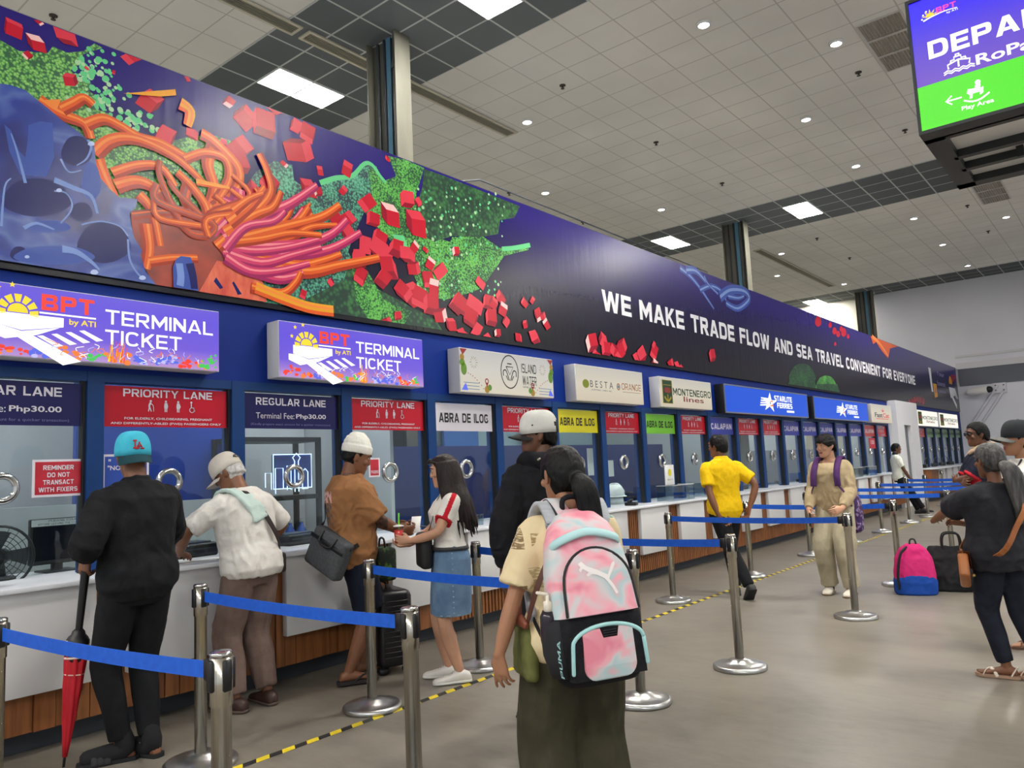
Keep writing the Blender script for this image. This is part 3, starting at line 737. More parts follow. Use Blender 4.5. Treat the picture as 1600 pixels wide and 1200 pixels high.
# long tendrils
T = lambda pts, w0, w1, k, ly=7: D.stroke(pts, w0, w1, {'o': V_OR, 'p': V_PK, 'y': V_YE, 'r': V_BR}[k], ly, 4, {'o': V_ORD, 'p': V_PKD, 'y': V_OR, 'r': V_ORD}[k], {'o': V_ORL, 'p': V_PKL, 'y': V_ORL, 'r': V_OR}[k])
D.poly(z4([(810, 540), (1000, 480), (1200, 500), (1330, 560), (1420, 640), (1600, 900), (1600, 1080), (1240, 1030), (960, 990), (900, 880), (830, 690)]), V_BR, 5)
D.poly(z4([(1240, 1035), (1350, 830), (1450, 850), (1600, 915), (1660, 1000), (1660, 1100)]), V_PETAL, 6)
for q in ([(1330, 960), (1345, 935), (1390, 1000), (1370, 1010)], [(1445, 970), (1455, 960), (1505, 1040), (1480, 1045)]): D.poly(z4(q), V_BDEEP, 7)
for pts, w0, w1, k in [([(235, 632), (320, 690), (400, 730), (520, 780), (560, 870)], .09, .06, 'o'), ([(380, 690), (460, 650), (520, 620), (575, 660)], .08, .06, 'o'), ([(535, 785), (640, 750), (740, 790), (860, 860), (1000, 900), (1180, 1000)], .08, .06, 'o'),
                       ([(590, 970), (680, 890), (800, 870), (940, 910), (1120, 1010), (1280, 1160)], .1, .05, 'o'), ([(590, 1000), (640, 1120), (720, 1280)], .12, .08, 'o'), ([(700, 1090), (860, 1040), (1000, 1050), (1090, 1170)], .08, .05, 'o'),
                       ([(720, 1170), (860, 1140), (980, 1200), (1060, 1320)], .1, .06, 'o'), ([(860, 1220), (940, 1320), (990, 1540)], .08, .06, 'o'), ([(1000, 1200), (1080, 1300), (1110, 1420)], .07, .06, 'r'), ([(1340, 880), (1290, 1020), (1330, 1180), (1280, 1330)], .1, .08, 'o'),
                       ([(1250, 840), (1340, 900), (1480, 1060), (1450, 1200), (1330, 1300)], .09, .09, 'o'), ([(1150, 1000), (1280, 960), (1400, 1000), (1420, 1120), (1340, 1260)], .07, .07, 'o'), ([(1180, 1130), (1150, 1250), (1220, 1330)], .09, .08, 'r'), ([(900, 1400), (920, 1550), (900, 1680)], .09, .07, 'o'),
                       ([(1100, 1080), (1200, 1180), (1280, 1300), (1290, 1420)], .06, .08, 'o'), ([(820, 1350), (1000, 1330), (1190, 1330)], .06, .05, 'r'), ([(930, 1640), (1080, 1620), (1230, 1620)], .07, .06, 'o'), ([(1480, 1180), (1470, 1260), (1400, 1360), (1310, 1450)], .12, .1, 'p'), ([(1220, 1140), (1370, 1170), (1430, 1180)], .05, .02, 'y')]:
    T(z1(pts), w0, w1, k)
D.poly(z1([(240, 630), (375, 625), (350, 690)]), V_ORL, 8)
D.poly(z1([(765, 588), (1090, 562), (1095, 600), (1000, 608)]), V_YE, 7)
T(z1([(1120, 650), (1180, 700), (1165, 790)]), .1, .06, 'y')
rt = random.Random(21)                                  # the finer strands between the big ones
for k in range(46):
    t_ = k/45; a0 = -1.15+2.0*t_+rt.uniform(-.05, .05); L = rt.uniform(240, 560)*(1-.25*abs(t_-.5)); c0 = (rt.uniform(-20, 60), 590+rt.uniform(-30, 50))
    bend = rt.uniform(-.35, .2)-.25*(t_ < .5); pts = [(c0[0]+L*q*math.cos(a0*(.5+.5*q)+bend*q*q), c0[1]+L*q*.62*math.sin(a0*(.55+.45*q)+bend*q*q)) for q in (0, .25, .5, .75, 1)]
    T(z5(pts), rt.uniform(.05, .085), rt.uniform(.02, .04), rt.choice('oopppoy') if t_ > .35 else rt.choice('oooop'), 7)
for k in range(7):
    x = rt.uniform(820, 1460); y = rt.uniform(1000, 1250); T(z1([(x, y), (x+rt.uniform(-60, 120), y+rt.uniform(60, 140)), (1230+rt.uniform(-120, 120), 1380+rt.uniform(-40, 60)), (1290, 1480)]), rt.uniform(.03, .05), .06, rt.choice('oooro'), 7)
for pts, w0, w1, k in [([(-40, 600), (150, 430), (230, 330), (215, 230), (170, 130)], .09, .06, 'o'), ([(0, 560), (200, 440), (330, 380), (460, 290)], .12, .06, 'p'), ([(0, 530), (150, 440), (240, 400), (280, 320)], .1, .05, 'o'), ([(20, 480), (130, 390), (200, 300)], .1, .06, 'o'), ([(40, 420), (120, 360), (190, 330)], .08, .04, 'o'),
                       ([(20, 560), (200, 500), (350, 480), (420, 400)], .1, .06, 'o'), ([(30, 570), (300, 500), (480, 450), (575, 390)], .1, .07, 'o'), ([(40, 590), (300, 560), (430, 500), (560, 488)], .09, .04, 'o'), ([(40, 600), (350, 590), (520, 540), (610, 460)], .1, .06, 'p'), ([(40, 620), (300, 640), (520, 610), (678, 525)], .11, .06, 'p'),
                       ([(40, 640), (350, 690), (480, 670), (580, 635)], .1, .06, 'o'), ([(60, 660), (380, 725), (580, 690), (770, 652)], .12, .07, 'o'), ([(80, 700), (250, 755), (330, 750), (390, 730)], .1, .06, 'p'), ([(130, 800), (280, 830), (350, 780), (380, 725)], .08, .06, 'o'), ([(150, 800), (300, 860), (420, 900), (540, 918)], .09, .09, 'y'),
                       ([(0, 600), (150, 620), (320, 600), (470, 560)], .09, .05, 'p'), ([(0, 630), (180, 680), (340, 640), (480, 600)], .1, .05, 'p'), ([(0, 650), (120, 720), (260, 720), (420, 680)], .1, .05, 'p'), ([(10, 580), (180, 560), (330, 530), (480, 540)], .08, .05, 'o'), ([(0, 610), (100, 500), (240, 470), (300, 420)], .08, .05, 'p')]:
    T(z5(pts), w0, w1, k, 8)
# liquid blue mass
D.stack = max(D.stack, 200)
D.poly(z1([(-80, 530), (0, 530), (60, 540), (150, 570), (210, 620), (300, 690), (380, 760), (470, 820), (540, 880), (580, 920), (592, 1030), (620, 1120), (680, 1190), (740, 1240), (760, 1240), (850, 1250), (840, 1300), (800, 1340), (810, 1400), (830, 1490), (880, 1570), (870, 1600), (900, 1700), (965, 1795), (700, 1752), (0, 1645), (-80, 1630)]), V_BLUE, 9)
for q in ([(20, 785), (60, 820), (110, 950), (150, 990), (165, 880), (170, 790), (240, 765), (320, 775), (330, 990), (280, 1110), (120, 1100), (50, 950)],): D.poly(z1(q), V_BMID, 10)
def el(c, rx, ry, n=26): return [(c[0]+rx*math.cos(2*PI*k/n)*(1+.08*math.sin(6*PI*k/n)), c[1]+ry*math.sin(2*PI*k/n)) for k in range(n)]
for c, rx, ry in (((470, 950), 95, 95), ((220, 1240), 215, 120), ((640, 1520), 165, 130), ((110, 1590), 55, 45), ((500, 1330), 70, 60)): D.poly(z1(el(c, rx, ry)), V_BDEEP, 11)
for c, rx, ry in (((330, 1600), 250, 60), ((300, 1420), 130, 40), ((560, 1140), 60, 120)): D.poly(z1(el(c, rx, ry)), V_BMID, 10)
for pts, w0, w1 in [([(330, 1200), (400, 1210), (440, 1270), (430, 1330), (370, 1400)], .02, .03), ([(500, 1410), (560, 1395), (640, 1390), (740, 1420), (790, 1480)], .02, .03), ([(790, 1500), (800, 1620), (840, 1700), (885, 1745)], .03, .04), ([(540, 880), (560, 930), (530, 1000), (470, 1040)], .04, .02), ([(330, 1130), (450, 1180), (560, 1230), (600, 1340)], .08, .05), ([(0, 1420), (20, 1180), (60, 1120)], .03, .02), ([(380, 1560), (470, 1580), (560, 1640), (610, 1690)], .1, .04), ([(140, 1430), (220, 1400), (330, 1440)], .05, .03), ([(370, 1000), (420, 1080), (500, 1070)], .03, .02), ([(150, 1150), (100, 960), (60, 840)], .04, .02)]:
    D.stroke(z1(pts), w0*.45, w1*.3, V_BLITE, 12)
for c, r in (((360, 1195), 12), ((580, 1705), 16), ((880, 1740), 14), ((160, 1610), 10), ((560, 905), 14)): D.poly(z1(el(c, r*1.5, r)), V_BPALE, 13)
D.poly(z4([(1070, 875), (1090, 825), (1120, 805), (1180, 812), (1205, 870), (1230, 1030), (1075, 1008)]), V_BMID, 10)
D.stroke(z4([(1110, 850), (1120, 930), (1115, 990)]), .05, .05, V_BLITE, 11); D.stroke(z4([(1175, 850), (1195, 930), (1205, 1010)]), .06, .05, V_BDEEP, 11)
# far end of the banner
D.stack = 4
for pts, w0, w1 in [([(200, 60), (250, 100), (300, 160), (340, 220), (370, 265)], .1, .04), ([(230, 70), (280, 75), (330, 130)], .14, .08), ([(300, 170), (350, 150), (400, 170), (430, 220)], .1, .06), ([(400, 205), (450, 170), (520, 175), (545, 215), (490, 262), (430, 235)], .18, .1), ([(440, 200), (490, 210), (520, 200)], .1, .06), ([(320, 100), (340, 140), (390, 190)], .06, .05)]:
    D.stroke(z7(pts), w0, w1, V_BMID, 3); D.stroke(z7(pts), w0*.3, w1*.3, V_BLITE, 4)
for c, s in (((890, 328), 26), ((950, 345), 14), ((972, 375), 18), ((990, 390), 16), ((1018, 382), 22), ((1040, 402), 12), ((975, 440), 10), ((1005, 365), 14)):
    D.poly(z7(el(c, s*.6, s)), V_RED, 3)
D.poly(z7([(1150, 392), (1170, 400), (1230, 430), (1290, 444), (1250, 462), (1240, 512), (1205, 470), (1180, 430), (1165, 440)]), V_OR, 3)
D.stroke(z7([(1160, 400), (1200, 440), (1240, 500)]), .12, .04, V_ORL, 4)
D.poly(z7(el((810, 600), 66, 62)), V_LEAF, 3); D.poly(z7([(750, 610), (870, 600), (880, 668), (740, 645)]), V_LEAF, 3); D.poly(z7(el((930, 648), 52, 50)), V_GREEN2, 3); D.poly(z7([(880, 640), (985, 640), (1000, 684), (885, 676)]), V_LEAF, 3)
for x in (1345, 1360, 1372, 1385, 1400, 1415): D.poly(z7(el((x, 725+rc.uniform(-10, 12)), 8, 16)), V_REDD, 3)
D.stack = 8
D.text('WE MAKE TRADE FLOW AND SEA TRAVEL CONVENIENT FOR EVERYONE', 7.94, 24.6, 3.285, 3.55, V_WHITE, 4, 0.045); D.stack = 4
D.poly([(26.6, 3.95), (26.95, 3.95), (26.95, 3.45), (27.0, 3.2), (26.75, 3.2)], V_WHITE, 3); D.poly([(27.05, 3.48), (27.6, 3.48), (27.6, 3.08), (27.15, 3.02)], V_YE, 3); D.disc((27.35, 3.26), 0.09, V_BR, 4)
for s, z in (('Your', 3.78), ('Essential', 3.46), ('Gateway', 3.2)): D.text(s, 27.75, 29.0, z, z+0.15, vinyl('lilac', (150, 146, 190)), 3, .01)
D.disc((30.0, 3.62), 0.28, V_YE, 3, a0=0, a1=PI); D.text('BPT', 30.25, 31.1, 3.72, 3.98, V_RED, 4, .04)
D.poly([(29.6, 3.5), (30.7, 3.5), (30.9, 3.3), (29.75, 3.12)], V_WHITE, 3); D.stroke([(30.0, 3.2), (30.7, 2.85)], .16, .16, V_WHITE, 3)
for k in range(3): D.stroke([(30.5+.15*k, 3.32), (30.8+.15*k, 3.15)], .05, .05, V_WHITE, 3)
mural = mu.build('mural_banner')
tag(mural, 'glossy purple mural banner of red cubes and orange tendrils with a white slogan', 'banner')

# ------------------------------------------------------------------ lit sign boxes
def glow(name, rgb, k=1.0): return mat('glow_'+name, rgb, 0.35, emit=SIGNL*k)
G_WHITE = glow('white', (255, 255, 255), 1.15); G_RED = glow('red', (250, 60, 40)); G_YEL = glow('yellow', (255, 222, 40)); G_ORG = glow('orange', (250, 130, 50)); G_GRN = glow('green', (70, 210, 90), .9)
G_BLU = glow('blue', (90, 110, 240), .9); G_LBL = glow('pale_blue', (190, 190, 255), 1.0); G_INK = mat('black_ink', (22, 22, 24), 0.5)
def glow_grad(name, stops, k, ax=0, lo=0, hi=1):
    m = mat('glow_'+name, stops[0][1], 0.35, emit=SIGNL*k)
    nt, b, new, lk = nodes(m)
    sp = new('ShaderNodeSeparateXYZ'); lk(coords(nt), sp.inputs[0])
    r = new('ShaderNodeMapRange'); r.inputs['From Min'].default_value = lo; r.inputs['From Max'].default_value = hi; lk(sp.outputs[ax], r.inputs['Value'])
    c = ramp(nt, r.outputs[0], stops); lk(c, b.inputs['Emission Color'])
    return m
G_PURP = glow_grad('purple', [(0.0, (190, 150, 215)), (0.3, (110, 84, 224)), (0.75, (92, 72, 226)), (1.0, (96, 80, 222))], .9, 2, 2.16, 2.58)
YS = GL-0.16
def sign_box(name, label, x0, x1, z0, z1, face, side, draw, frame=None, group=None, depth=0.155):
    t = thing(name, label, 'sign', (0, 0, 0), 0, group)
    MB().use(side).bbox(x0, x1, YS+0.006, YS+depth, z0, z1, 0.004).build('casing', t)
    b = MB().use(face); b.box(x0+0.006, x1-0.006, YS, YS+0.006, z0+0.006, z1-0.006); b.build('lit_face', t)
    if frame:
        f = MB().use(frame)
        for q in ((x0, x1, z0, z0+.02), (x0, x1, z1-.02, z1), (x0, x0+.02, z0+.02, z1-.02), (x1-.02, x1, z0+.02, z1-.02)): f.box(q[0], q[1], YS-0.008, YS+0.006, q[2], q[3])
        f.build('trim', t)
    mb = MB(); mb.flat = True; d = Draw(mb, (0, YS, 0), (1, 0, 0), (0, 0, 1), (0, -1, 0)); draw(d, x0, x1, z0, z1)
    d.finish(t, mb)
    return t
def sun_logo(d, X, Zc, k, white, yel, red):
    """the port's mark: sun with rays, stars, a pier running out to sea"""
    d.disc((X, Zc), .052*k, yel, 2, a0=0, a1=PI)
    for i in range(7):
        a = PI*i/6; p = (X+math.cos(a)*.06*k, Zc+math.sin(a)*.06*k); q = (X+math.cos(a)*.105*k, Zc+math.sin(a)*.105*k); n_ = (-math.sin(a)*.02*k, math.cos(a)*.02*k)
        d.poly([(p[0]-n_[0]*.6, p[1]-n_[1]*.6), (q[0]-n_[0], q[1]-n_[1]), (q[0]+n_[0], q[1]+n_[1]), (p[0]+n_[0]*.6, p[1]+n_[1]*.6)], yel, 2)
    for sx, sz in ((-.13, .06), (-.1, .13), (-.03, .155)):
        st = []
        for i in range(10): r_ = (.018, .008)[i % 2]*k; st.append((X+sx*k+r_*math.sin(i*PI/5), Zc+sz*k+r_*math.cos(i*PI/5)))
        d.poly(st, yel, 2)
    d.poly([(X-.12*k, Zc-.005*k), (X+.24*k, Zc-.005*k), (X+.24*k, Zc-.06*k), (X+.02*k, Zc-.1*k), (X-.12*k, Zc-.07*k)], white, 2)
    d.poly([(X-.16*k, Zc-.075*k), (X-.1*k, Zc-.075*k), (X+.02*k, Zc-.105*k), (X+.22*k, Zc-.066*k), (X+.1*k, Zc-.12*k), (X-.06*k, Zc-.155*k), (X-.16*k, Zc-.12*k)], white, 2)
    d.poly([(X+.0*k, Zc-.14*k), (X+.08*k, Zc-.125*k), (X+.34*k, Zc-.255*k), (X+.24*k, Zc-.285*k)], white, 2)
    for i in range(4):
        x = X+.1*k+.075*k*i; z = Zc-.125*k+.018*k*i; d.poly([(x, z), (x+.03*k, z+.006*k), (x+.14*k, z-.045*k), (x+.1*k, z-.055*k)], white, 2)
    d.text('BPT', X+.12*k, X+.41*k, Zc+.03*k, Zc+.125*k, red, 2, .06)
    d.rect(X+.11*k, X+.42*k, Zc+.008*k, Zc+.018*k, white, 2)
    d.text('by ATI', X+.27*k, X+.42*k, Zc-.05*k, Zc-.005*k, yel, 2, .03)
def terminal_art(seed):
    def f(d, x0, x1, z0, z1):
        rr = random.Random(seed); h = z1-z0
        sun_logo(d.to('emblem'), x0+.24, z0+.255, 1.0, G_WHITE, G_YEL, G_RED)
        d.to('lettering').text('TERMINAL', x0+.715, x1-.05, z0+.245, z0+.335, G_WHITE, 2, .012); d.text('TICKET', x0+.715, x0+1.2, z0+.12, z0+.21, G_WHITE, 2, .012)
        d.to('fruit_band')
        for k in range(150):                        # band of splashed fruit colours
            t = rr.random(); x = x0+.02+(x1-x0-.04)*t; hh = .05+.05*max(0, abs(t-.5)-.38)*9+.02*math.sin(t*26)
            z = z0+.012+rr.random()*hh; c = [G_RED, G_RED, G_BLU, G_ORG, G_GRN, G_ORG, G_BLU, G_BLU, G_RED, G_GRN][min(9, int(t*10))]; r_ = rr.uniform(.008, .022)
            d.disc((x, z), r_, rr.choice((c, c, c, G_LBL if c is G_BLU else G_ORG)), 1.2+.01*k/2, 9, r_*rr.uniform(.5, .9))
        for k in range(16):
            x = x0+.78+.012*rr.uniform(-4, 4); d.stroke([(x, z0+.012), (x+rr.uniform(-.02, .03), z0+rr.uniform(.08, .15))], .007, .003, rr.choice((G_ORG, G_RED, G_YEL)), 2.2)
        for k in range(40):
            x = x0+rr.uniform(.35, x1-x0-.1); z = z0+rr.uniform(.02, .1); d.stroke([(x, z), (x+rr.uniform(-.03, .03), z+rr.uniform(0, .02)), (x+rr.uniform(-.04, .04), z+.03)], .004, .004, rr.choice((G_LBL, G_WHITE, G_ORG)), 2.3)
    return f
WX = lambda u, v: on_wall(u, v, YS)[0]
M_CASE = mat('sign_casing_white', (206, 206, 210), 0.5)
sign_box('terminal_ticket_sign', 'lit purple terminal ticket sign nearest the camera, over the teal-capped man', WX(343, 535)-1.47, WX(343, 535), 2.155, 2.575, G_PURP, M_CASE, terminal_art(1), group='terminal ticket signs')
sign_box('terminal_ticket_sign', 'lit purple terminal ticket sign over the man in the white beanie', WX(436, 548), WX(661.5, 570), 2.15, 2.575, G_PURP, M_CASE, terminal_art(2), group='terminal ticket signs')
G_CREAM = glow_grad('cream', [(0, (252, 240, 216)), (.5, (240, 236, 226)), (1, (214, 214, 214))], .62, 2, 2.13, 2.57)
def island(d, x0, x1, z0, z1):
    k_ = (x1-x0)/1.47; d.to('emblem'); c = (x0+.73*k_, z0+.235)
    d.ring(c, .135, .012, G_INK, 2, ry=.165)
    d.rect(c[0]-.035, c[0]+.035, c[1]+.075, c[1]+.087, G_INK, 2)
    d.stroke([(c[0]-.055, c[1]+.05), (c[0]+.055, c[1]+.05), (c[0], c[1]-.03), (c[0]-.055, c[1]+.05)], .011, .011, G_INK, 2, 0)
    for s in (-1, 1):
        d.stroke([(c[0]+s*.1, c[1]-.045), (c[0]+s*.1, c[1]+.0), (c[0]+s*.075, c[1]+.015), (c[0]+s*.05, c[1]-.0), (c[0]+s*.01, c[1]-.09)], .012, .012, G_INK, 2)
        d.stroke([(c[0]+s*.06, c[1]-.04), (c[0]+s*.03, c[1]-.085)], .011, .011, G_INK, 2)
    d.to('lettering').text('ISLAND', x0+.92*k_, x0+1.17*k_, z0+.24, z0+.335, G_INK, 2, .005); d.text('WATER', x0+.93*k_, x0+1.17*k_, z0+.115, z0+.21, G_INK, 2, .005); d.text('SHIPPING LINES INC', x0+.93*k_, x0+1.15*k_, z0+.085, z0+.103, G_INK, 2)
    dk = [mat('ink_'+n_, c_, .5, emit=.35) for n_, c_ in (('red', (214, 50, 50)), ('green', (140, 196, 60)), ('amber', (236, 180, 50)), ('sky', (120, 180, 230)))]
    for xo, s in ((x0, 1), (x1, -1)):
        d.to('corner_art')
        d.poly([(xo+s*.0, z1-.01), (xo+s*.1, z1-.01), (xo+s*.04, z1-.07)], dk[0], 2); d.disc((xo+s*.03, z1-.14), .035, dk[1], 2); d.disc((xo+s*.05, z1-.2), .04, dk[1], 2, ry=.06); d.disc((xo+s*.03, z1-.09), .03, dk[2], 2)
        for i in range(12): a = i*PI/6; d.stroke([(xo+s*.19+.03*math.cos(a), z1-.13+.035*math.sin(a)), (xo+s*.19+.055*math.cos(a), z1-.13+.06*math.sin(a))], .004, .004, (G_INK, dk[2])[i % 2], 2)
        for i in range(9): d.disc((xo+s*(.08+.03*i), z0+.19-.006*i-.0015*i*i), .006, dk[0], 2, 8)
        d.ring((xo+s*.37, z0+.12), .022, .012, dk[0], 2, 14); d.poly([(xo+s*.35, z0+.1), (xo+s*.39, z0+.1), (xo+s*.37, z0+.06)], dk[0], 2); d.disc((xo+s*.37, z0+.04), .035, dk[2], 1.5); d.disc((xo+s*.41, z0+.06), .03, dk[1], 1.6)
        for i in range(3): d.rect(*sorted((xo+s*.04, xo+s*.26)), z0+.03+.03*i, z0+.036+.03*i, dk[3], 2)
        d.poly([(xo+s*.01, z0+.02), (xo+s*.1, z0+.02), (xo+s*.07, z0+.09)], G_BLU, 2.2)
sign_box('shipping_line_sign', 'cream lit sign with a round black emblem and ISLAND WATER lettering', WX(719, 583), WX(864.5, 595), 2.135, 2.555, G_CREAM, M_CASE, island, group='white shipping line signs')
G_CREAM2 = glow_grad('cream_warm', [(0, (240, 226, 200)), (.45, (252, 242, 220)), (1, (222, 220, 212))], .62, 2, 2.13, 2.57)
def besta(d, x0, x1, z0, z1):
    dk = mat('ink_grey', (70, 70, 84), .5); ye = mat('ink_lime', (196, 200, 40), .5, emit=.3); og = mat('ink_orange', (230, 130, 50), .5, emit=.3); w_ = x1-x0
    d.to('emblem').disc((x0+.13*w_, z0+.2), .045*w_, ye, 2, ry=.05)
    for i in range(3): d.stroke([(x0+.1*w_, z0+.18+.02*i), (x0+.16*w_, z0+.19+.02*i)], .006, .006, MATS['ink_green'], 3)
    d.to('lettering').text('BESTA', x0+.19*w_, x0+.52*w_, z0+.165, z0+.245, dk, 2, .0, 1.6); d.text('SHIPPING LINES INC', x0+.2*w_, x0+.5*w_, z0+.13, z0+.145, dk, 2)
    d.to('emblem').ring((x0+.6*w_, z0+.2), .022*w_, .014, og, 2, ry=.035); d.disc((x0+.6*w_, z0+.2), .015*w_, MATS['ink_sky'], 2.3, ry=.02)
    d.to('lettering').text('ORANGE', x0+.65*w_, x0+.96*w_, z0+.17, z0+.25, og, 2, 0)
    d.rect(x0+.66*w_, x0+.95*w_, z0+.14, z0+.145, og, 2)
sign_box('shipping_line_sign', 'cream lit sign with small BESTA and ORANGE lettering side by side', WX(900, 600), WX(1005, 610), 2.13, 2.545, G_CREAM2, M_CASE, besta, group='white shipping line signs')
def monte(d, x0, x1, z0, z1):
    w_ = x1-x0; h = z1-z0; g = mat('ink_deep_green', (20, 120, 60), .5, emit=.12); y = mat('ink_yellow', (240, 210, 60), .5, emit=.3); r_ = mat('ink_crimson', (210, 40, 60), .5, emit=.2)
    d.to('badge').rect(x0+.04*w_, x0+.22*w_, z0+.12*h, z0+.9*h, y, 2); d.rect(x0+.05*w_, x0+.21*w_, z0+.14*h, z0+.88*h, g, 3)
    d.disc((x0+.13*w_, z0+.56*h), .065*w_, r_, 4, ry=.1*h); d.stroke([(x0+.07*w_, z0+.34*h), (x0+.13*w_, z0+.2*h), (x0+.19*w_, z0+.34*h)], .03, .03, y, 4); d.stroke([(x0+.13*w_, z0+.2*h), (x0+.13*w_, z0+.42*h)], .02, .02, y, 4); d.rect(x0+.06*w_, x0+.2*w_, z0+.72*h, z0+.74*h, y, 4)
    for i in range(3): d.stroke([(x0+(.1+.03*i)*w_, z0+.47*h), (x0+(.1+.03*i)*w_, z0+.63*h)], .012, .012, MATS['ink_orange'], 5)
    d.to('lettering').text('MONTENEGRO', x0+.23*w_, x0+.98*w_, z0+.42*h, z0+.66*h, g, 2, .02); d.text('lines', x0+.42*w_, x0+.82*w_, z0+.22*h, z0+.4*h, r_, 3, .01)
sign_box('shipping_line_sign', 'cream lit sign with a green badge and MONTENEGRO lines lettering, beside the first blue sign', WX(1031, 610), WX(1112, 622), 2.125, 2.53, G_CREAM2, M_CASE, monte, group='white shipping line signs')
G_SBLUE = glow('strong_blue', (14, 90, 232), .8)
def star(d, x0, x1, z0, z1):
    w_ = x1-x0; h = z1-z0; c = (x0+.49*w_, z0+.5*h); R1, R2 = .4*h, .15*h; sx = w_/(h*6.5)
    sx = 1.9
    st = [(c[0]+(R1, R2)[i % 2]*sx*math.sin(i*PI/5+.1), c[1]+(R1, R2)[i % 2]*math.cos(i*PI/5+.1)) for i in range(10)]
    d.to('emblem').poly(st, G_WHITE, 2)
    for i in range(4): d.poly([(c[0]-.1*w_-.02*i, c[1]+.17*h-.09*h*i), (c[0], c[1]+.16*h-.07*h*i), (c[0], c[1]+.1*h-.07*h*i), (c[0]-.1*w_-.02*i, c[1]+.12*h-.09*h*i)], G_WHITE, 2.2)
    d.poly([(c[0]-.02*w_, c[1]-.14*h), (c[0]+.04*w_, c[1]-.06*h), (c[0]+.045*w_, c[1]-.14*h)], G_ORG, 3); d.poly([(c[0]+.0*w_, c[1]+.04*h), (c[0]+.03*w_, c[1]+.1*h), (c[0]+.04*w_, c[1]+.02*h)], G_ORG, 3); d.disc((c[0]+.005*w_, c[1]-.02*h), .05*h, G_SBLUE, 3)
    d.to('lettering').text('STARLITE', c[0]+.06*w_, c[0]+.29*w_, c[1]+.08*h, c[1]+.3*h, G_WHITE, 2, .05); d.text('FERRIES', c[0]+.09*w_, c[0]+.29*w_, c[1]-.18*h, c[1]+.03*h, G_WHITE, 2, .05)
    d.rect(c[0]+.21*w_, c[0]+.31*w_, c[1]-.33*h, c[1]-.25*h, G_WHITE, 2)
M_ALU = mat('aluminium_trim', (168, 172, 178), 0.35, 0.8)
sign_box('ferry_line_sign', 'bright blue lit STARLITE FERRIES sign in black casing, the nearer of two', 11.02, 14.72, 2.10, 2.545, G_SBLUE, M_BLACK, star, M_ALU, 'blue ferry line signs')
sign_box('ferry_line_sign', 'blue lit STARLITE FERRIES sign, the farther of two, beside a small white sign', 15.08, 18.8, 2.10, 2.535, G_SBLUE, M_BLACK, star, M_ALU, 'blue ferry line signs')
def fast(d, x0, x1, z0, z1):
    w_ = x1-x0; r_ = glow('crimson', (226, 60, 70), .8); g = mat('ink_teal', (90, 100, 130), .5, emit=.2)
    d.text('Fast', x0+.15*w_, x0+.52*w_, z0+.13, z0+.24, g, 2, .02); d.text('Cat', x0+.54*w_, x0+.85*w_, z0+.13, z0+.24, r_, 2, .02); d.rect(x0+.2*w_, x0+.8*w_, z0+.09, z0+.105, r_, 2)
    for i in range(4): a = .5+i*.7; d.stroke([(x0+.55*w_, z0+.27), (x0+.55*w_+.16*math.cos(a), z0+.27+.09*math.sin(a))], .03, .012, r_, 2)
sign_box('ferry_line_sign', 'small white lit FastCat sign with red cat mark by the white wall section', 19.1, 20.95, 2.10, 2.54, G_CREAM2, M_CASE, fast)
G_CREAM3 = glow('bright_cream', (255, 252, 240), .95)
sign_box('shipping_line_sign', 'far white lit MONTENEGRO lines sign, the one nearer the grey door', 23.75, 26.5, 2.09, 2.54, G_CREAM3, M_CASE, monte, group='white shipping line signs')
sign_box('shipping_line_sign', 'far white lit MONTENEGRO lines sign, the one next to the end wall', 26.75, 29.75, 2.085, 2.54, G_CREAM3, M_CASE, monte, group='white shipping line signs')

# ------------------------------------------------------------------ lane signs stuck across the tops of the panes
S_NAVY = mat('sticker_navy', (32, 28, 84), 0.22, spec=.25); S_RED = mat('sticker_red', (186, 24, 42), 0.22, spec=.25); S_WHITE = mat('sticker_white', (222, 216, 224), 0.3); S_YEL = mat('sticker_yellow', (216, 206, 20), 0.3); S_GRN = mat('sticker_green', (120, 196, 50), 0.3); S_BLUE = mat('sticker_blue', (58, 66, 160), 0.3, spec=.25); S_LIL = mat('sticker_lilac', (214, 208, 220), 0.4)
S_DRED = mat('sticker_brick', (196, 52, 48), 0.3); S_LGRN = mat('sticker_leaf', (110, 150, 96), 0.3)
def picto(d, x, z, k, kind, m):
    d.disc((x, z+.052*k), .010*k, m, 2, 10)
    if kind == 0: d.stroke([(x, z+.04*k), (x-.012*k, z+.015*k), (x-.012*k, z-.005*k)], .018*k, .014*k, m, 2); d.stroke([(x-.012*k, z), (x-.02*k, z-.04*k)], .009*k, .008*k, m, 2); d.stroke([(x-.01*k, z), (x+.005*k, z-.04*k)], .009*k, .008*k, m, 2); d.stroke([(x, z+.03*k), (x+.022*k, z+.01*k), (x+.026*k, z-.04*k)], .006*k, .004*k, m, 2)
    elif kind in (1, 2): d.poly([(x-.012*k, z+.04*k), (x+.012*k, z+.04*k), (x+(.02, .024)[kind-1]*k, z+.01*k), (x+.014*k, z-.012*k), (x-.014*k, z-.012*k), (x-.016*k, z+.01*k)], m, 2); d.stroke([(x-.007*k, z-.01*k), (x-.007*k, z-.042*k)], .01*k, .009*k, m, 2); d.stroke([(x+.007*k, z-.01*k), (x+.007*k, z-.042*k)], .01*k, .009*k, m, 2)
    else: d.stroke([(x, z+.04*k), (x, z+.005*k), (x+.022*k, z+.003*k), (x+.032*k, z-.03*k)], .011*k, .009*k, m, 2, 0); d.ring((x+.006*k, z-.018*k), .022*k, .006*k, m, 2, 18)
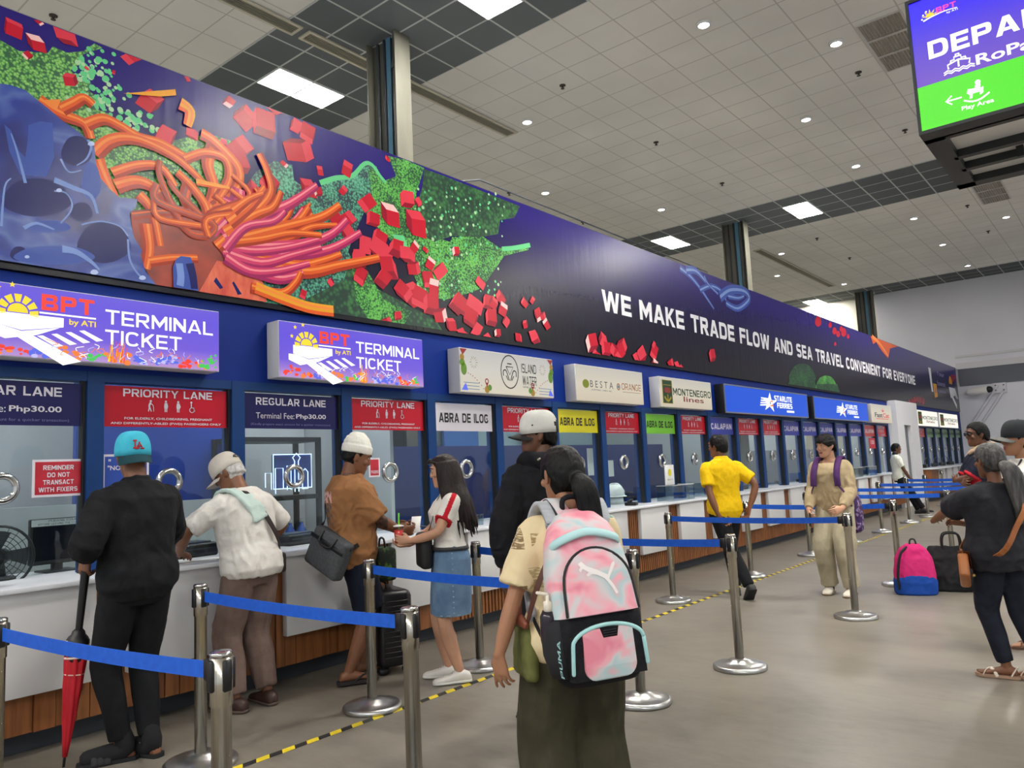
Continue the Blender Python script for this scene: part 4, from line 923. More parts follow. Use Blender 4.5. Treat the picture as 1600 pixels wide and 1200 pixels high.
def regular(d, x0, x1, z0, z1):
    w_ = x1-x0; d.to('title_lettering').text('REGULAR LANE', x0+.13*w_, x0+.87*w_, z1-.085, z1-.03, S_LIL, 2, .025)
    d.to('fee_lettering').text('Terminal Fee:', x0+.13*w_, x0+.52*w_, z0+.075, z0+.118, S_LIL, 2, 0); d.to('price_lettering').text('Php30.00', x0+.54*w_, x0+.87*w_, z0+.07, z0+.115, S_LIL, 2, .035); d.to('note_lettering').text('(Kindly prepare exact amount for a quicker transaction)', x0+.08*w_, x0+.92*w_, z0+.02, z0+.042, mat('sticker_dim', (110, 106, 160), .4), 2)
def priority(d, x0, x1, z0, z1):
    w_ = x1-x0; d.to('title_lettering').text('PRIORITY LANE', x0+.15*w_, x0+.87*w_, z1-.065, z1-.015, S_LIL, 2, .02)
    for i, t in enumerate((.36, .48, .58, .69)): picto(d.to('pictogram'), x0+t*w_, z1-.128, .74, i, S_LIL)
    d.to('note_lettering').text('FOR ELDERLY, CHILDBEARING, PREGNANT', x0+.16*w_, x0+.87*w_, z0+.045, z0+.062, S_LIL, 2, .02); d.to('note_lettering').text('AND DIFFERENTLY-ABLED (PWD) PASSENGERS ONLY', x0+.06*w_, x0+.95*w_, z0+.012, z0+.03, S_LIL, 2, .02)
def route(s, ink, a=.09, b_=.93):
    def f(d, x0, x1, z0, z1): w_ = x1-x0; d.text(s, x0+a*w_, x0+b_*w_, z0+.08, z0+.17, ink, 2, .035)
    return f
def lane_sign(k, x0, x1, face, draw, label, group):
    t = thing('lane_sign', label, 'sign', (0, 0, 0), 0, group)
    y = GL+0.022
    MB().use(face).box(x0+.055, x1-.07, y, y+.004, 1.785, 2.045).build('sign_face', t)
    mb = MB(); mb.flat = True; d = Draw(mb, (0, y, 0), (1, 0, 0), (0, 0, 1), (0, -1, 0)); draw(d, x0+.055, x1-.07, 1.785, 2.045); d.finish(t, mb)
LS = [(S_NAVY, regular, 'navy REGULAR LANE sign nearest the camera, left of the teal-capped man', 'regular lane signs'), (S_RED, priority, 'red PRIORITY LANE sign just above the teal cap', 'priority lane signs'), (S_NAVY, regular, 'navy REGULAR LANE sign over the shelf with the neon sign', 'regular lane signs'), (S_RED, priority, 'red PRIORITY LANE sign just above the white beanie', 'priority lane signs'),
      (S_WHITE, route('ABRA DE ILOG', G_INK), 'white ABRA DE ILOG sign over the long-haired woman', 'route signs'), (S_RED, priority, 'red PRIORITY LANE sign behind the white cap with the black brim', 'priority lane signs'), (S_YEL, route('ABRA DE ILOG', G_INK), 'yellow ABRA DE ILOG sign', 'route signs'), (S_RED, priority, 'red PRIORITY LANE sign between the yellow and the green route signs', 'priority lane signs'), (S_GRN, route('ABRA DE ILOG', G_INK), 'green ABRA DE ILOG sign', 'route signs'), (S_RED, priority, 'red PRIORITY LANE sign just right of the green route sign', 'priority lane signs'),
      (S_BLUE, route('CALAPAN', S_LIL), 'blue CALAPAN sign over the man in the yellow polo', 'route signs'), (S_RED, priority, 'red PRIORITY LANE sign over the grey curtain, the nearer of an adjoining pair', 'priority lane signs'), (S_RED, priority, 'red PRIORITY LANE sign over the grey curtain, the farther of an adjoining pair', 'priority lane signs')]
for w1 in ('first of five', 'second of five', 'third of five', 'fourth of five', 'last of five'): LS.append((S_BLUE, route('CALAPAN', S_LIL), 'blue CALAPAN sign, %s in a row past the priority pair' % w1, 'route signs'))
LS += [(S_DRED, route('CALAPAN', S_LIL), 'red CALAPAN sign near the white wall section', 'route signs'), (S_RED, priority, 'red PRIORITY LANE sign on the last window before the white wall section', 'priority lane signs')]
for k, (f, dr, lab, g) in enumerate(LS): lane_sign(k, EDGE[k], EDGE[k+1], f, dr, lab, g)
for k in range(7):
    lane_sign(k, FARE[k], FARE[k+1], S_DRED if k < 2 else S_LGRN, priority if k < 2 else route('CALAPAN', MATS['sticker_green'] if 0 else G_INK), '%s lane sign on the far counter past the grey door, %s along' % (('red', 'green')[k >= 2], words[k]), 'far lane signs')
# ------------------------------------------------------------------ hanging departures sign
t = thing('hanging_sign', 'hanging lit blue and green departures sign on a dark metal frame', 'sign', (0, 0, 0))
SX, SY, SZ = 4.5, 0.765, 3.075
b = MB().use(mat('dark_sign_frame', (40, 44, 46), 0.45, 0.2))
W_ = 2.6; HH = 0.76; DP = 1.15
b.box(SX+0.03, SX+0.12, SY-W_, SY, SZ, SZ+HH)                                     # cabinet behind the face
for y in (SY-0.10, SY-1.3, SY-W_): b.box(SX+0.10, SX+DP, y, y+0.10, SZ, SZ+0.08)
b.box(SX+DP-0.1, SX+DP, SY-W_, SY, SZ, SZ+0.08); b.box(SX+0.1, SX+0.16, SY-W_, SY, SZ, SZ+0.1)
b.box(SX+0.50, SX+0.55, SY-W_, SY-0.08, SZ+0.0, SZ+0.06); b.box(SX+0.75, SX+0.80, SY-W_, SY-0.08, SZ, SZ+0.06)
for f in ((SY-W_, SY, SZ, SZ+.018), (SY-W_, SY, SZ+HH-.018, SZ+HH), (SY-.015, SY, SZ+.018, SZ+HH-.018), (SY-W_, SY-W_+.015, SZ+.018, SZ+HH-.018)): b.box(SX-.01, SX+.03, f[0], f[1], f[2], f[3])
b.build('frame', t)
b = MB().use(mat('galvanised_sheet', (232, 234, 236), 0.35, 0.1)); b.box(SX+0.16, SX+DP-0.1, SY-W_, SY-0.1, SZ+0.045, SZ+0.06); b.build('cover_sheet', t)
b = MB().use(mat('dark_sign_frame'))
b.box(SX+0.70, SX+0.735, SY-0.40, SY-0.365, SZ-0.02, CEIL); b.box(SX+0.70, SX+0.80, SY-0.56, SY-0.44, 2.35, CEIL)
b.build('hanger_pole', t)
b = MB().use(mat('grey_device', (84, 86, 88), 0.5)); b.bbox(SX+0.66, SX+0.84, SY-0.58, SY-0.36, 2.18, 2.36, 0.015); b.use(M_BLACK).bbox(SX+0.64, SX+0.70, SY-0.42, SY-0.35, 2.16, 2.24, 0.008).tube([(SX+.66, SY-.38, 2.18), (SX+.64, SY-.45, 2.13), (SX+.66, SY-.6, 2.14)], 0.006, 6, 3)
b.build('bottom_bracket', t)
sf = MB(); sf.flat = True
GB = glow_grad('departure_blue', [(0.0, (112, 72, 200)), (0.35, (92, 60, 214)), (0.75, (44, 14, 250)), (1, (40, 6, 255))], .95, 2, SZ+.26, SZ+HH)
GG = glow('vivid_green', (78, 236, 4), .95)
d = Draw(sf, (SX, SY, SZ), (0, -1, 0), (0, 0, 1), (-1, 0, 0))
d.rect(0.012, W_-.012, 0.262, HH-.015, GB, 0); d.rect(0.012, W_-.012, 0.015, 0.262, GG, 0); sf.build('lit_face', t)
lt = MB(); lt.flat = True; d = Draw(lt, (SX, SY, SZ), (0, -1, 0), (0, 0, 1), (-1, 0, 0)); GP = glow('hot_pink', (255, 70, 190)); GLB = glow('line_blue', (90, 70, 255))
d.to('title_lettering').text('DEPARTURES', .085, 1.12, .398, .496, G_WHITE, 2, .05); d.to('second_lettering').text('RoPax', .295, .60, .286, .342, G_WHITE, 2, .03)
d.to('emblem').disc((.112, .632), .022, G_YEL, 2, a0=0, a1=PI)
for i in range(5): a = PI*(i+.5)/5; d.poly([(.112+.025*math.cos(a-.2), .632+.025*math.sin(a-.2)), (.112+.042*math.cos(a), .632+.042*math.sin(a)), (.112+.025*math.cos(a+.2), .632+.025*math.sin(a+.2))], G_YEL, 2)
for sx, sz in ((.073, .63), (.08, .652), (.096, .666)): d.disc((sx, sz), .005, G_WHITE, 2, 8)
d.stroke([(.078, .618), (.12, .628), (.18, .634), (.24, .63)], .009, .004, G_WHITE, 2.5); d.text('BPT', .142, .236, .638, .668, GP, 2, .05); d.text('by ATI', .19, .242, .612, .626, G_WHITE, 3, .02)
for z in (.602, .592): d.stroke([(.1, z), (.13, z+.006), (.16, z-.004), (.2, z+.004)], .003, .003, GLB, 2)
d.to('ship_icon')
S = lambda pts, wd=.0085: d.stroke([(.158+x*.118, .278+y*.095) for x, y in pts], wd, wd, G_WHITE, 2, 0)
S([(.1, .35), (.08, .6), (.5, .75), (.95, .6), (.9, .35)]); S([(.5, .75), (.5, .33)]); S([(.2, .62), (.22, .8), (.35, .8), (.35, .95), (.62, .95), (.62, .8), (.78, .8), (.8, .65)]); S([(.42, .95), (.42, 1.08), (.55, 1.08), (.55, .95)])
for z in (.2, .08): S([(-.1, z), (.05, z+.09), (.2, z), (.35, z+.09), (.5, z), (.65, z+.09), (.8, z), (.95, z+.09), (1.1, z)], .007)
d.to('arrow_icon')
S2 = lambda pts, wd=.008: d.stroke(pts, wd, wd, G_WHITE, 2, 0)
S2([(.142, .142), (.214, .142)]); S2([(.168, .118), (.141, .142), (.17, .166)])
d.to('rocking_horse_icon')
T3 = lambda x, z: (.222+(x-.305)*.77, .104+(z-.115)*.66)
d.poly([T3(*q) for q in ((.325, .19), (.335, .222), (.365, .215), (.4, .2), (.425, .21), (.42, .16), (.4, .148), (.4, .175), (.36, .175), (.355, .14), (.338, .14), (.342, .17))], G_WHITE, 2); d.disc(T3(.395, .255), .013, G_WHITE, 2); d.poly([T3(*q) for q in ((.38, .24), (.41, .24), (.405, .2), (.37, .2))], G_WHITE, 2); d.stroke([T3(*q) for q in ((.305, .14), (.35, .115), (.4, .115), (.455, .148))], .009, .009, G_WHITE, 2)
d.to('play_lettering').text('Play Area', .208, .352, .062, .092, G_WHITE, 2, .02)
d.finish(t)

# ------------------------------------------------------------------ notices on the glass
def notice(name, label, x0, x1, z0, z1, face, border, draw):
    t = thing(name, label, 'notice', (0, 0, 0)); y = GL+0.022
    MB().use(border).box(x0, x1, y, y+.004, z0, z1).build('border', t)
    mb = MB(); mb.flat = True; d = Draw(mb, (0, y, 0), (1, 0, 0), (0, 0, 1), (0, -1, 0)); d.rect(x0+.014, x1-.014, z0+.014, z1-.014, face, 1); draw(d, x0, x1, z0, z1); mb.build('printed_face', t)
S_PRED = noisy('poster_red', (176, 24, 44), (196, 36, 56), freq=12, rough=0.4)
def rem(d, x0, x1, z0, z1):
    h = z1-z0
    for i, (s, a) in enumerate((('REMINDER', .2), ('DO NOT', .28), ('TRANSACT', .2), ('WITH FIXERS', .12))):
        d.text(s, x0+(x1-x0)*a, x1-(x1-x0)*a, z1-.062-.043*i, z1-.035-.043*i, S_WHITE, 2.5, .03)
notice('reminder_notice', 'red REMINDER DO NOT TRANSACT WITH FIXERS notice with white border, left of the teal-capped man', 1.72, 2.0, 1.365, 1.585, S_PRED, S_WHITE, rem)
def nop(d, x0, x1, z0, z1): d.text('"NO', x0+.03, x0+.11, z1-.1, z1-.07, S_WHITE, 2.5, .03); d.text('"', x0+.035, x0+.05, z1-.045, z1-.03, S_WHITE, 2.5, .02)
notice('blue_notice', 'blue notice with white border half hidden behind the teal-capped man', 2.11, 2.4, 1.385, 1.61, M_BLUEW, S_WHITE, nop)
notice('small_red_notice', 'small red notice with white border just past the beanie man\'s face', 4.24, 4.36, 1.39, 1.55, S_PRED, S_WHITE, lambda d, x0, x1, z0, z1: d.text('FIXERS', x0+.02, x1-.02, z0+.03, z0+.055, S_WHITE, 2.5, .02))
notice('tiny_red_notice', 'tiny dark red notice under the red CALAPAN sign', 19.4, 19.9, 1.5, 1.75, S_PRED, S_PRED, lambda d, x0, x1, z0, z1: d.text('100', x0+.1, x1-.1, z0+.1, z0+.2, S_WHITE, 2.5, .02))

# ------------------------------------------------------------------ things on and behind the counter
t = thing('closed_sign', 'black tent sign reading CLOSED on the counter by the desk fan', 'sign', (1.38, 4.86, CTOP), -0.25)
MB().use(M_BLACK).prism([(-.05, 0), (.05, 0), (.004, .075), (-.004, .075)], 'x', -.13, .13).build('tent_card', t)
mb = MB(); mb.flat = True; Draw(mb, (0, -.05, 0), (1, 0, 0), (0, .5245, .8514), (0, -.8514, .5245)).text('CLOSED', -.1, .1, .03, .062, S_WHITE, 2, .04); mb.build('lettering', t)
t = thing('desk_fan', 'small black desk fan behind the glass at the near end of the counter', 'fan', (1.62, 5.22, CTOP), -0.5)
b = MB().use(M_BLACK)
for r in [.025*k for k in range(1, 8)]: b.torus((0, -.02, .13), r, .0022, 'y', 28, 5)
for k in range(20): a = 2*PI*k/20; b.tube([(0, -.025, .13), (.175*math.cos(a), -.01, .13+.175*math.sin(a))], .0016, 4)
b.torus((0, 0, .13), .178, .008, 'y', 36, 8); b.build('guard', t)
b = MB().use(mat('smoke_blade', (50, 52, 54), .4))
for k in range(4):
    a = 2*PI*k/4; b.add([(.02*math.cos(a), .0, .13+.02*math.sin(a)), (.15*math.cos(a-.4), .02, .13+.15*math.sin(a-.4)), (.16*math.cos(a+.3), .0, .13+.16*math.sin(a+.3)), (.03*math.cos(a+1.2), -.004, .13+.03*math.sin(a+1.2))], [(0, 1, 2, 3)])
b.ellipsoid((0, .0, .13), (.03, .03, .03)); b.build('blades', t)
b = MB().use(M_BLACK); b.lathe([(.001, 0), (.09, 0), (.09, .015), (.03, .025)], n=24); b.tube([(0, .03, .02), (0, .04, .1)], .015, 8); b.tube([(0, .02, .13), (0, .1, .13)], .045, 14); b.build('base', t)
t = thing('monitor', 'black monitor with a white paper strip along its top, behind the first pane', 'monitor', (1.98, 5.33, CTOP), 0.06)
b = MB().use(M_BLACK); b.bbox(-.17, .17, -.02, .02, .05, .33, .008); b.build('screen_housing', t)
MB().use(mat('dark_screen', (26, 27, 30), .2)).box(-.155, .155, -.024, -.02, .075, .28).build('screen', t)
b = MB().use(M_PAPER); b.flat = True; b.box(-.165, .165, -.0235, -.0205, .285, .325); Draw(b, (0, -.0235, 0), (1, 0, 0), (0, 0, 1), (0, -1, 0)).text('PLEASE COUNT', -.07, .12, .31, .321, G_INK, 1).text('BEFORE LEAVING THE COUNTER', -.13, .15, .291, .302, G_INK, 1); b.build('paper_strip', t)
b = MB().use(M_BLACK); b.box(-.03, .03, .0, .03, .0, .06); b.bbox(-.1, .1, -.07, .09, 0, .012, .004); b.build('stand', t)
def printer(x, y, label, k=1.0):
    t = thing('receipt_printer', label, 'printer', (x, y, CTOP), 0.1)
    b = MB().use(M_BLACK); b.bbox(-.16*k, .16*k, -.13*k, .13*k, 0, .09*k, .012); b.build('body', t)
    b = MB().use(M_DGREY); b.box(-.13*k, .13*k, -.132*k, -.128*k, .05*k, .06*k); b.bbox(-.15*k, .15*k, -.06*k, .11*k, .088*k, .1*k, .004); b.build('lid', t)
printer(2.78, 5.25, 'black printer behind the glass by the old man\'s arm')
printer(3.62, 5.2, 'black printer below the neon sign', .9)
printer(5.45, 5.3, 'small black printer behind the long-haired woman', .8)
t = MB().use(M_PAPER); t.add([(2.5, 4.72, CTOP+.003), (2.72, 4.7, CTOP+.003), (2.74, 4.86, CTOP+.006), (2.52, 4.9, CTOP+.004)], [(0, 1, 2, 3)]); t.add([(2.6, 4.75, CTOP+.007), (2.84, 4.79, CTOP+.007), (2.8, 4.93, CTOP+.008), (2.58, 4.89, CTOP+.007)], [(0, 1, 2, 3)])
tag(t.build('paper_sheets'), 'loose white papers on the counter in front of the old man', 'paper')
# rack with a neon sign
t = thing('storage_rack', 'black metal storage rack behind the second navy lane sign', 'rack', (4.0, 5.95, 0))
b = MB().use(M_BLACK)
for x in (-.42, .42):
    for y in (0, .35): b.box(x-.02, x+.02, y-.02, y+.02, 0, 1.78)
b.build('upright', t)
for z in (.7, 1.22, 1.74): MB().use(M_BLACK).box(-.42, .42, -.02, .37, z, z+.04).build('shelf', t)
t = thing('neon_sign', 'blue board with white glowing skyline outline on the rack', 'sign', (4.12, 5.93, 1.265))
MB().use(mat('night_blue_board', (34, 56, 120), .4)).box(-.2, .2, -.0, .012, .06, .36).build('board', t)
b = MB().use(mat('neon_tube', (200, 222, 255), .5, emit=2.2))
N = lambda pts: b.tube([(x, -.012, z) for x, z in pts], .0045, 6, 0)
N([(-.28, .08), (-.28, .2), (-.22, .2), (-.22, .06)]); N([(-.18, .02), (-.18, .24), (-.1, .24), (-.1, .06)]); N([(-.06, .05), (-.06, .26), (-.02, .26), (-.02, .05)]); N([(.02, .03), (.02, .3), (.0, .33), (.04, .37), (.08, .33), (.06, .3), (.06, .03)]); N([(.1, .05), (.1, .2), (.13, .23), (.16, .2), (.16, .05), (.1, .05)]); N([(-.2, .36), (.2, .36), (.2, .06), (-.2, .06), (-.2, .36)])
b.build('tube', t)
t = thing('round_speaker', 'small round black webcam on the rack under the neon sign', 'speaker', (3.78, 5.9, 1.1))
MB().use(M_BLACK).tube([(0, -.02, .02), (0, .05, .02)], .05, 18).build('body', t); MB().use(M_BLACK).box(-.03, .03, -.01, .04, -.36, -.02).build('stem', t)
b0 = None
for k, (x, z) in enumerate(((4.02, .745), (4.14, .745), (4.26, .745), (3.9, .745))):
    lab = 'blue-tinted water bottle standing on the rack below the neon sign, %s from the wall' % words[k]
    if b0 is None:
        b0 = thing('water_bottle', lab, 'bottle', (x, 6.0, z), 0, 'water bottles on the rack')
        MB().use(mat('blue_bottle', (70, 100, 176), .2)).lathe([(.001, 0), (.04, 0), (.042, .02), (.042, .2), (.016, .25), (.016, .28), (.001, .28)], n=18).build('bottle_body', b0)
        MB().use(M_WHITEPL).lathe([(.018, .27), (.018, .295), (.001, .296)], n=14).build('cap', b0)
    else: dup(b0, (x, 6.0, z), label=lab)
# items by the long-haired woman and further along
t = thing('tape_dispenser', 'yellow tape roll on the counter behind the long-haired woman', 'tape', (5.62, 4.86, CTOP)); b = MB().use(mat('tape_yellow', (232, 206, 40), .4)); b.torus((0, 0, .014), .032, .013, 'z'); b.build('roll', t)
c0 = None
M_CLEAR = glassy('clear_plastic', (236, 242, 244), 1.6)
for k, (x, y) in enumerate(((5.34, 4.85), (5.43, 4.87))):
    lab = 'clear plastic cup on the counter, the one %s the yellow tape roll' % ('farther from', 'nearer to')[k]
    if c0 is None:
        c0 = MB().use(M_CLEAR).lathe([(.03, 0), (.036, .1), (.034, .1), (.028, .004)], n=18).build('clear_cup', loc=(x, y, CTOP)); tag(c0, lab, 'cup', 'clear cups')
    else: o = c0.copy(); COL.objects.link(o); o.location = (x, y, CTOP); o['label'] = lab
t = thing('hard_hat', 'white hard hat behind the pane left of the first acrylic box', 'hat', (8.5, 5.3, 1.0), 0.4)
b = MB().use(M_WHITEPL); b.smooth = True
b.lathe([(.001, .15), (.05, .147), (.09, .125), (.115, .08), (.125, .02), (.123, .0)], n=28); b.lathe([(.12, .0), (.15, -.006), (.15, .002), (.12, .012)], n=28); b.tube([(0, -.12, .06), (0, -.06, .145), (0, 0, .16), (0, .06, .145), (0, .12, .06)], .016, 8, 3, .6); b.build('shell', t)
b = MB().use(M_WHITEPL).lathe([(.001, -.1), (.11, -.1), (.1, -.005), (.001, -.005)], n=24); b.build('stand', t)
t = thing('desk_phone', 'black device on the counter edge in front of the hard hat', 'phone', (8.22, 4.9, CTOP), 0.3); b = MB().use(M_BLACK); b.bbox(-.07, .07, -.07, .07, 0, .04, .01); b.tube([(-.06, .02, .05), (-.05, .0, .065), (.05, .0, .065), (.06, .02, .05)], .016, 8, 2); b.build('body', t)
for k, x in enumerate((8.62,)):
    t = MB().use(M_PAPER); t.box(8.1, 8.28, 5.42, 5.425, 1.28, 1.62); t.box(8.5, 8.7, 5.42, 5.425, 1.25, 1.46); tag(t.build('wall_papers'), 'white papers taped up above the hard hat', 'paper')
a0 = None
for k, (x, lab) in enumerate(((9.3, 'clear acrylic box on the counter beside the yellow-marked card'), (10.35, 'clear acrylic box on the counter, the one at the yellow-shirted man\'s elbow'), (17.3, 'clear acrylic box on the counter behind the purple backpack, nearer one'), (18.4, 'clear acrylic box on the counter behind the purple backpack, farther one'))):
    if a0 is None:
        a0 = thing('acrylic_box', lab, 'box', (x, 4.86, CTOP), 0, 'acrylic boxes'); b = MB().use(M_CLEAR)
        for q in ((-.3, .3, -.12, -.115, 0, .2), (-.3, .3, .115, .12, 0, .2), (-.3, -.295, -.115, .115, 0, .2), (.295, .3, -.115, .115, 0, .2)): b.box(*q)
        b.build('walls', a0)
        b = MB().use(M_WHITEPL)
        for q in ((-.3, .3, -.122, -.118, .196, .202), (-.3, -.296, -.12, .12, .196, .202), (.296, .3, -.12, .12, .196, .202)): b.box(*q)
        b.build('rim', a0)
    else: dup(a0, (x, 4.86, CTOP), label=lab)
def card(x, lab, ink, y=4.84):
    t = thing('card_holder', lab, 'sign holder', (x, y, 1.105 if x < 12 else CTOP), 0, 'upright card holders')
    MB().use(M_WHITEPL).bbox(-.12, .12, -.006, .006, 0, .26, .004).build('card', t)
    mb = MB(); mb.flat = True; d = Draw(mb, (0, -.006, 0), (1, 0, 0), (0, 0, 1), (0, -1, 0)); 
    if ink is S_YEL: d.disc((0, .16), .05, ink, 1, 8); d.text('BESTA', -.07, .07, .06, .08, M_DGREY, 1)
    else: d.rect(-.035, .035, .1, .21, ink, 1); d.rect(-.07, .07, .06, .075, M_DGREY, 1)
    mb.build('print', t); MB().use(M_CLEAR).box(-.1, .1, -.03, .03, -.006, 0).build('foot', t)
card(9.12, 'white upright card with a yellow emblem reading BESTA, on the acrylic box', S_YEL); card(10.22, 'white upright card with a green badge, left of the yellow-shirted man', mat('ink_deep_green'))
for k, x in enumerate((12.4, 13.3, 14.2, 15.2, 16.3)):
    t = thing('counter_device', 'small black ticket device on the counter past the yellow-shirted man, %s along' % words[k], 'device', (x, 5.25, CTOP), .2*k, 'ticket devices')
    b = MB().use(M_BLACK); b.bbox(-.09, .09, -.07, .07, 0, .06, .01); b.build('body', t); MB().use(M_DGREY).tube([(0, 0, .05), (.02, -.03, .2), (0, -.08, .26)], .012, 8, 2).build('neck', t)
for k, x in enumerate((24.8, 26.1, 27.3, 28.6)):
    t = thing('counter_device', 'small dark ticket device on the far counter past the grey door, %s along' % words[k], 'device', (x, 5.0, CTOP), .2*k, 'far ticket devices')
    b = MB().use(M_BLACK); b.bbox(-.12, .12, -.07, .07, 0, .1, .01); b.build('body', t); MB().use(M_DGREY).tube([(0, 0, .08), (.02, -.03, .22), (0, -.08, .28)], .014, 8, 2).build('neck', t)

# ------------------------------------------------------------------ end wall: security camera and diagonal brace
t = thing('security_camera', 'white security camera on the end wall under the dark band', 'camera', (XEND, 4.45, 3.3))
b = MB().use(M_WHITEPL); b.box(-.14, 0, -.16, .16, -.02, .1); b.tube([(-.12, 0, .02), (-.3, -.05, .06)], .05, 12); b.tube([(-.3, .1, .05), (-.55, -.42, .07)], .13, 16); b.build('body', t)
MB().use(M_BLACK).tube([(-.54, -.4, .07), (-.58, -.5, .07)], .115, 16).build('lens', t)
t = thing('diagonal_brace', 'pale diagonal steel brace running up the end wall', 'brace', (XEND, 0, 0))
b = MB().use(mat('pale_steel', (206, 206, 214), .5)); a_, c_ = Vector((-.06, 4.6, 2.15)), Vector((-.06, 3.72, 3.4)); b.tube([a_+Vector((0, .05, .09)), c_+Vector((0, .05, .09))], .05, 8); b.tube([a_-Vector((0, .1, .12)), c_-Vector((0, .1, .12))], .05, 8); b.build('rails', t)
b = MB().use(mat('pale_steel')); b.box(-.08, 0, 3.5, 3.9, 3.25, 3.6); b.build('gusset', t)
b = MB().use(mat('bolt_steel', (120, 120, 126), .4, .6))
for y, z in ((3.58, 3.35), (3.82, 3.35), (3.58, 3.52), (3.82, 3.52)): b.tube([(-.08, y, z), (-.1, y, z)], .025, 8)
b.build('bolts', t)
# blue seating rows by the end wall
s0 = None
for k, x in enumerate((29.2, 30.2)):
    t = thing('bench_row', 'blue bench row by the end wall, the one %s the camera' % ('nearer to', 'farther from')[k], 'bench', (x, 1.1, 0), 0, 'blue benches')
    b = MB().use(mat('bench_blue', (20, 84, 190), .4)); b.bbox(-.22, .2, -1.6, 1.0, .40, .46, .02); b.build('seat', t)
    b = MB().use(mat('bench_blue')); b.bbox(.17, .23, -1.6, 1.0, .48, .78, .02); b.build('backrest', t)
    for y in (-1.4, .8): MB().use(M_STEEL).tube([(-.2, y, 0), (0, y, .4), (.2, y, .0)], .025, 8).build('leg', t)

# ------------------------------------------------------------------ hazard tape on the floor
b = MB(); x = 0.6; k = 0; y0, y1, s = 3.606, 3.656, 0.03
TY = noisy('hazard_yellow', (232, 206, 30), (214, 190, 40), freq=9, rough=.5); TB = mat('hazard_black', (32, 31, 30), .5)
while x < 24:
    b.use((TY, TB)[k % 2]); b.add([(x, y0, .0015), (x+.076, y0, .0015), (x+.076+s, y1, .0015), (x+s, y1, .0015)], [(0, 1, 2, 3)]); x += .076; k += 1
tag(b.build('floor_tape'), 'yellow and black hazard tape strip along the floor in front of the counter', 'tape')

# ------------------------------------------------------------------ retractable belt posts
M_BELT = noisy('belt_blue', (10, 84, 196), (14, 92, 206), (1, 1, 1), 30, 2, .55)
M_BASE = noisy('worn_chrome', (186, 186, 184), (214, 214, 212), freq=7, rough=.3, metal=1.0)
HT = 0.89
st0 = thing('belt_post', 'x', 'barrier post', (0, 0, 0), 0, 'queue barrier posts')
b = MB().use(M_BASE); b.lathe([(.001, .0), (.175, .0), (.178, .006), (.178, .022), (.165, .032), (.16, .031), (.075, .052), (.07, .058), (.04, .064), (.034, .066)], n=44); b.build('base', st0)
b = MB().use(M_STEEL); b.lathe([(.0305, .055), (.0305, HT-.16), (.034, HT-.158), (.034, HT-.012), (.001, HT-.012)], n=28); b.build('pole', st0)
b = MB().use(M_CHROME); b.lathe([(.035, HT-.014), (.035, HT-.004), (.03, HT), (.001, HT)], n=28); b.build('cap', st0)
b = MB().use(M_BLACK)
for k in range(4):
    a = k*PI/2+PI/4*0; c, s = math.cos(a), math.sin(a); M = Matrix.Rotation(a, 4, 'Z')
    b.bbox(.026, .042, -.014, .014, HT-.115, HT-.022, .004, 1, M)
b.build('belt_slots', st0)
def post(x, y, label, rz=0.3, to=None, first=[True], clip=True, sag=0.012):
    t = dup(st0)
    t.location = (x, y, 0); t.rotation_euler = (0, 0, 0); t['label'] = label
    # turn the four slots toward the belt
    if to is not None:
        dx, dy = to[0]-x, to[1]-y; L = math.hypot(dx, dy); a = math.atan2(dy, dx); t.rotation_euler = (0, 0, a)
        m = MB().use(M_BELT); n = 14; vs = []
        for i in range(n+1):
            s_ = .036+(L-.036-.075)*i/n; z = HT-.062-sag*4*(i/n)*(1-i/n)
            vs += [(s_, .0015, z-.026), (s_, .0015, z+.026), (s_, -.0015, z-.026), (s_, -.0015, z+.026)]
        fs = []
        for i in range(n):
            o = i*4; fs += [(o, o+4, o+5, o+1), (o+2, o+3, o+7, o+6), (o+1, o+5, o+7, o+3), (o, o+2, o+6, o+4)]
        m.add(vs, fs, False); m.build('belt', t)
        c = MB().use(M_BLACK); c.bbox(L-.08, L-.036, -.009, .009, HT-.095, HT-.03, .004, 1); c.build('belt_clip', t)
    return t
RB = {0: (1.30, 2.25), 1: (2.10, 2.27), 2: (3.08, 2.30), 3: (4.10, 2.46), 4: (5.09, 2.27), 5: (7.09, 2.08), 6: (8.96, 2.15), 7: (11.0, 2.0), 8: (12.9, 2.0), 9: (14.8, 2.0), 10: (16.7, 2.0)}
RA = {0: (1.16, 3.72), 1: (2.10, 3.83), 2: (3.18, 3.79), 3: (4.24, 3.86), 4: (5.1, 3.85), 5: (7.16, 3.85), 6: (9.03, 3.80), 7: (11.2, 3.82), 8: (13.0, 3.8), 9: (14.73, 3.74), 10: (16.77, 3.74), 11: (18.24, 3.7), 12: (21.9, 4.05)}
la = {0: 'cut off at the edge in front of the desk fan', 1: 'in front of the old man\'s trousers', 2: 'whose base sits on the hazard tape by the beanie man', 3: 'just behind the woman in the denim skirt', 4: 'hidden behind the black hoodie', 5: 'left of the yellow-shirted man, on the tape side', 6: 'right behind the yellow-shirted man', 7: 'left of the student in the beige sweatshirt', 8: 'hidden behind the student in the beige sweatshirt', 9: 'just past the purple backpack on the tape side', 10: 'in front of the leaning attendant', 11: 'past the leaning attendant', 12: 'farthest of all, by the grey door'}
lb = {0: 'nearest the camera with a purple cap disc', 1: 'tall in the picture between the beanie man and the denim skirt', 2: 'between the legs of the woman with the pink backpack', 3: 'half hidden behind the pink backpack', 4: 'standing free on the open floor right of the pink backpack', 5: 'in front of the student in the beige sweatshirt', 6: 'beside the pink and blue backpack on the floor', 7: 'rising behind the black tote bag', 8: 'behind the crossed arms of the man in navy, nearer one', 9: 'behind the crossed arms of the man in navy, middle one', 10: 'behind the crossed arms of the man in navy, farther one'}
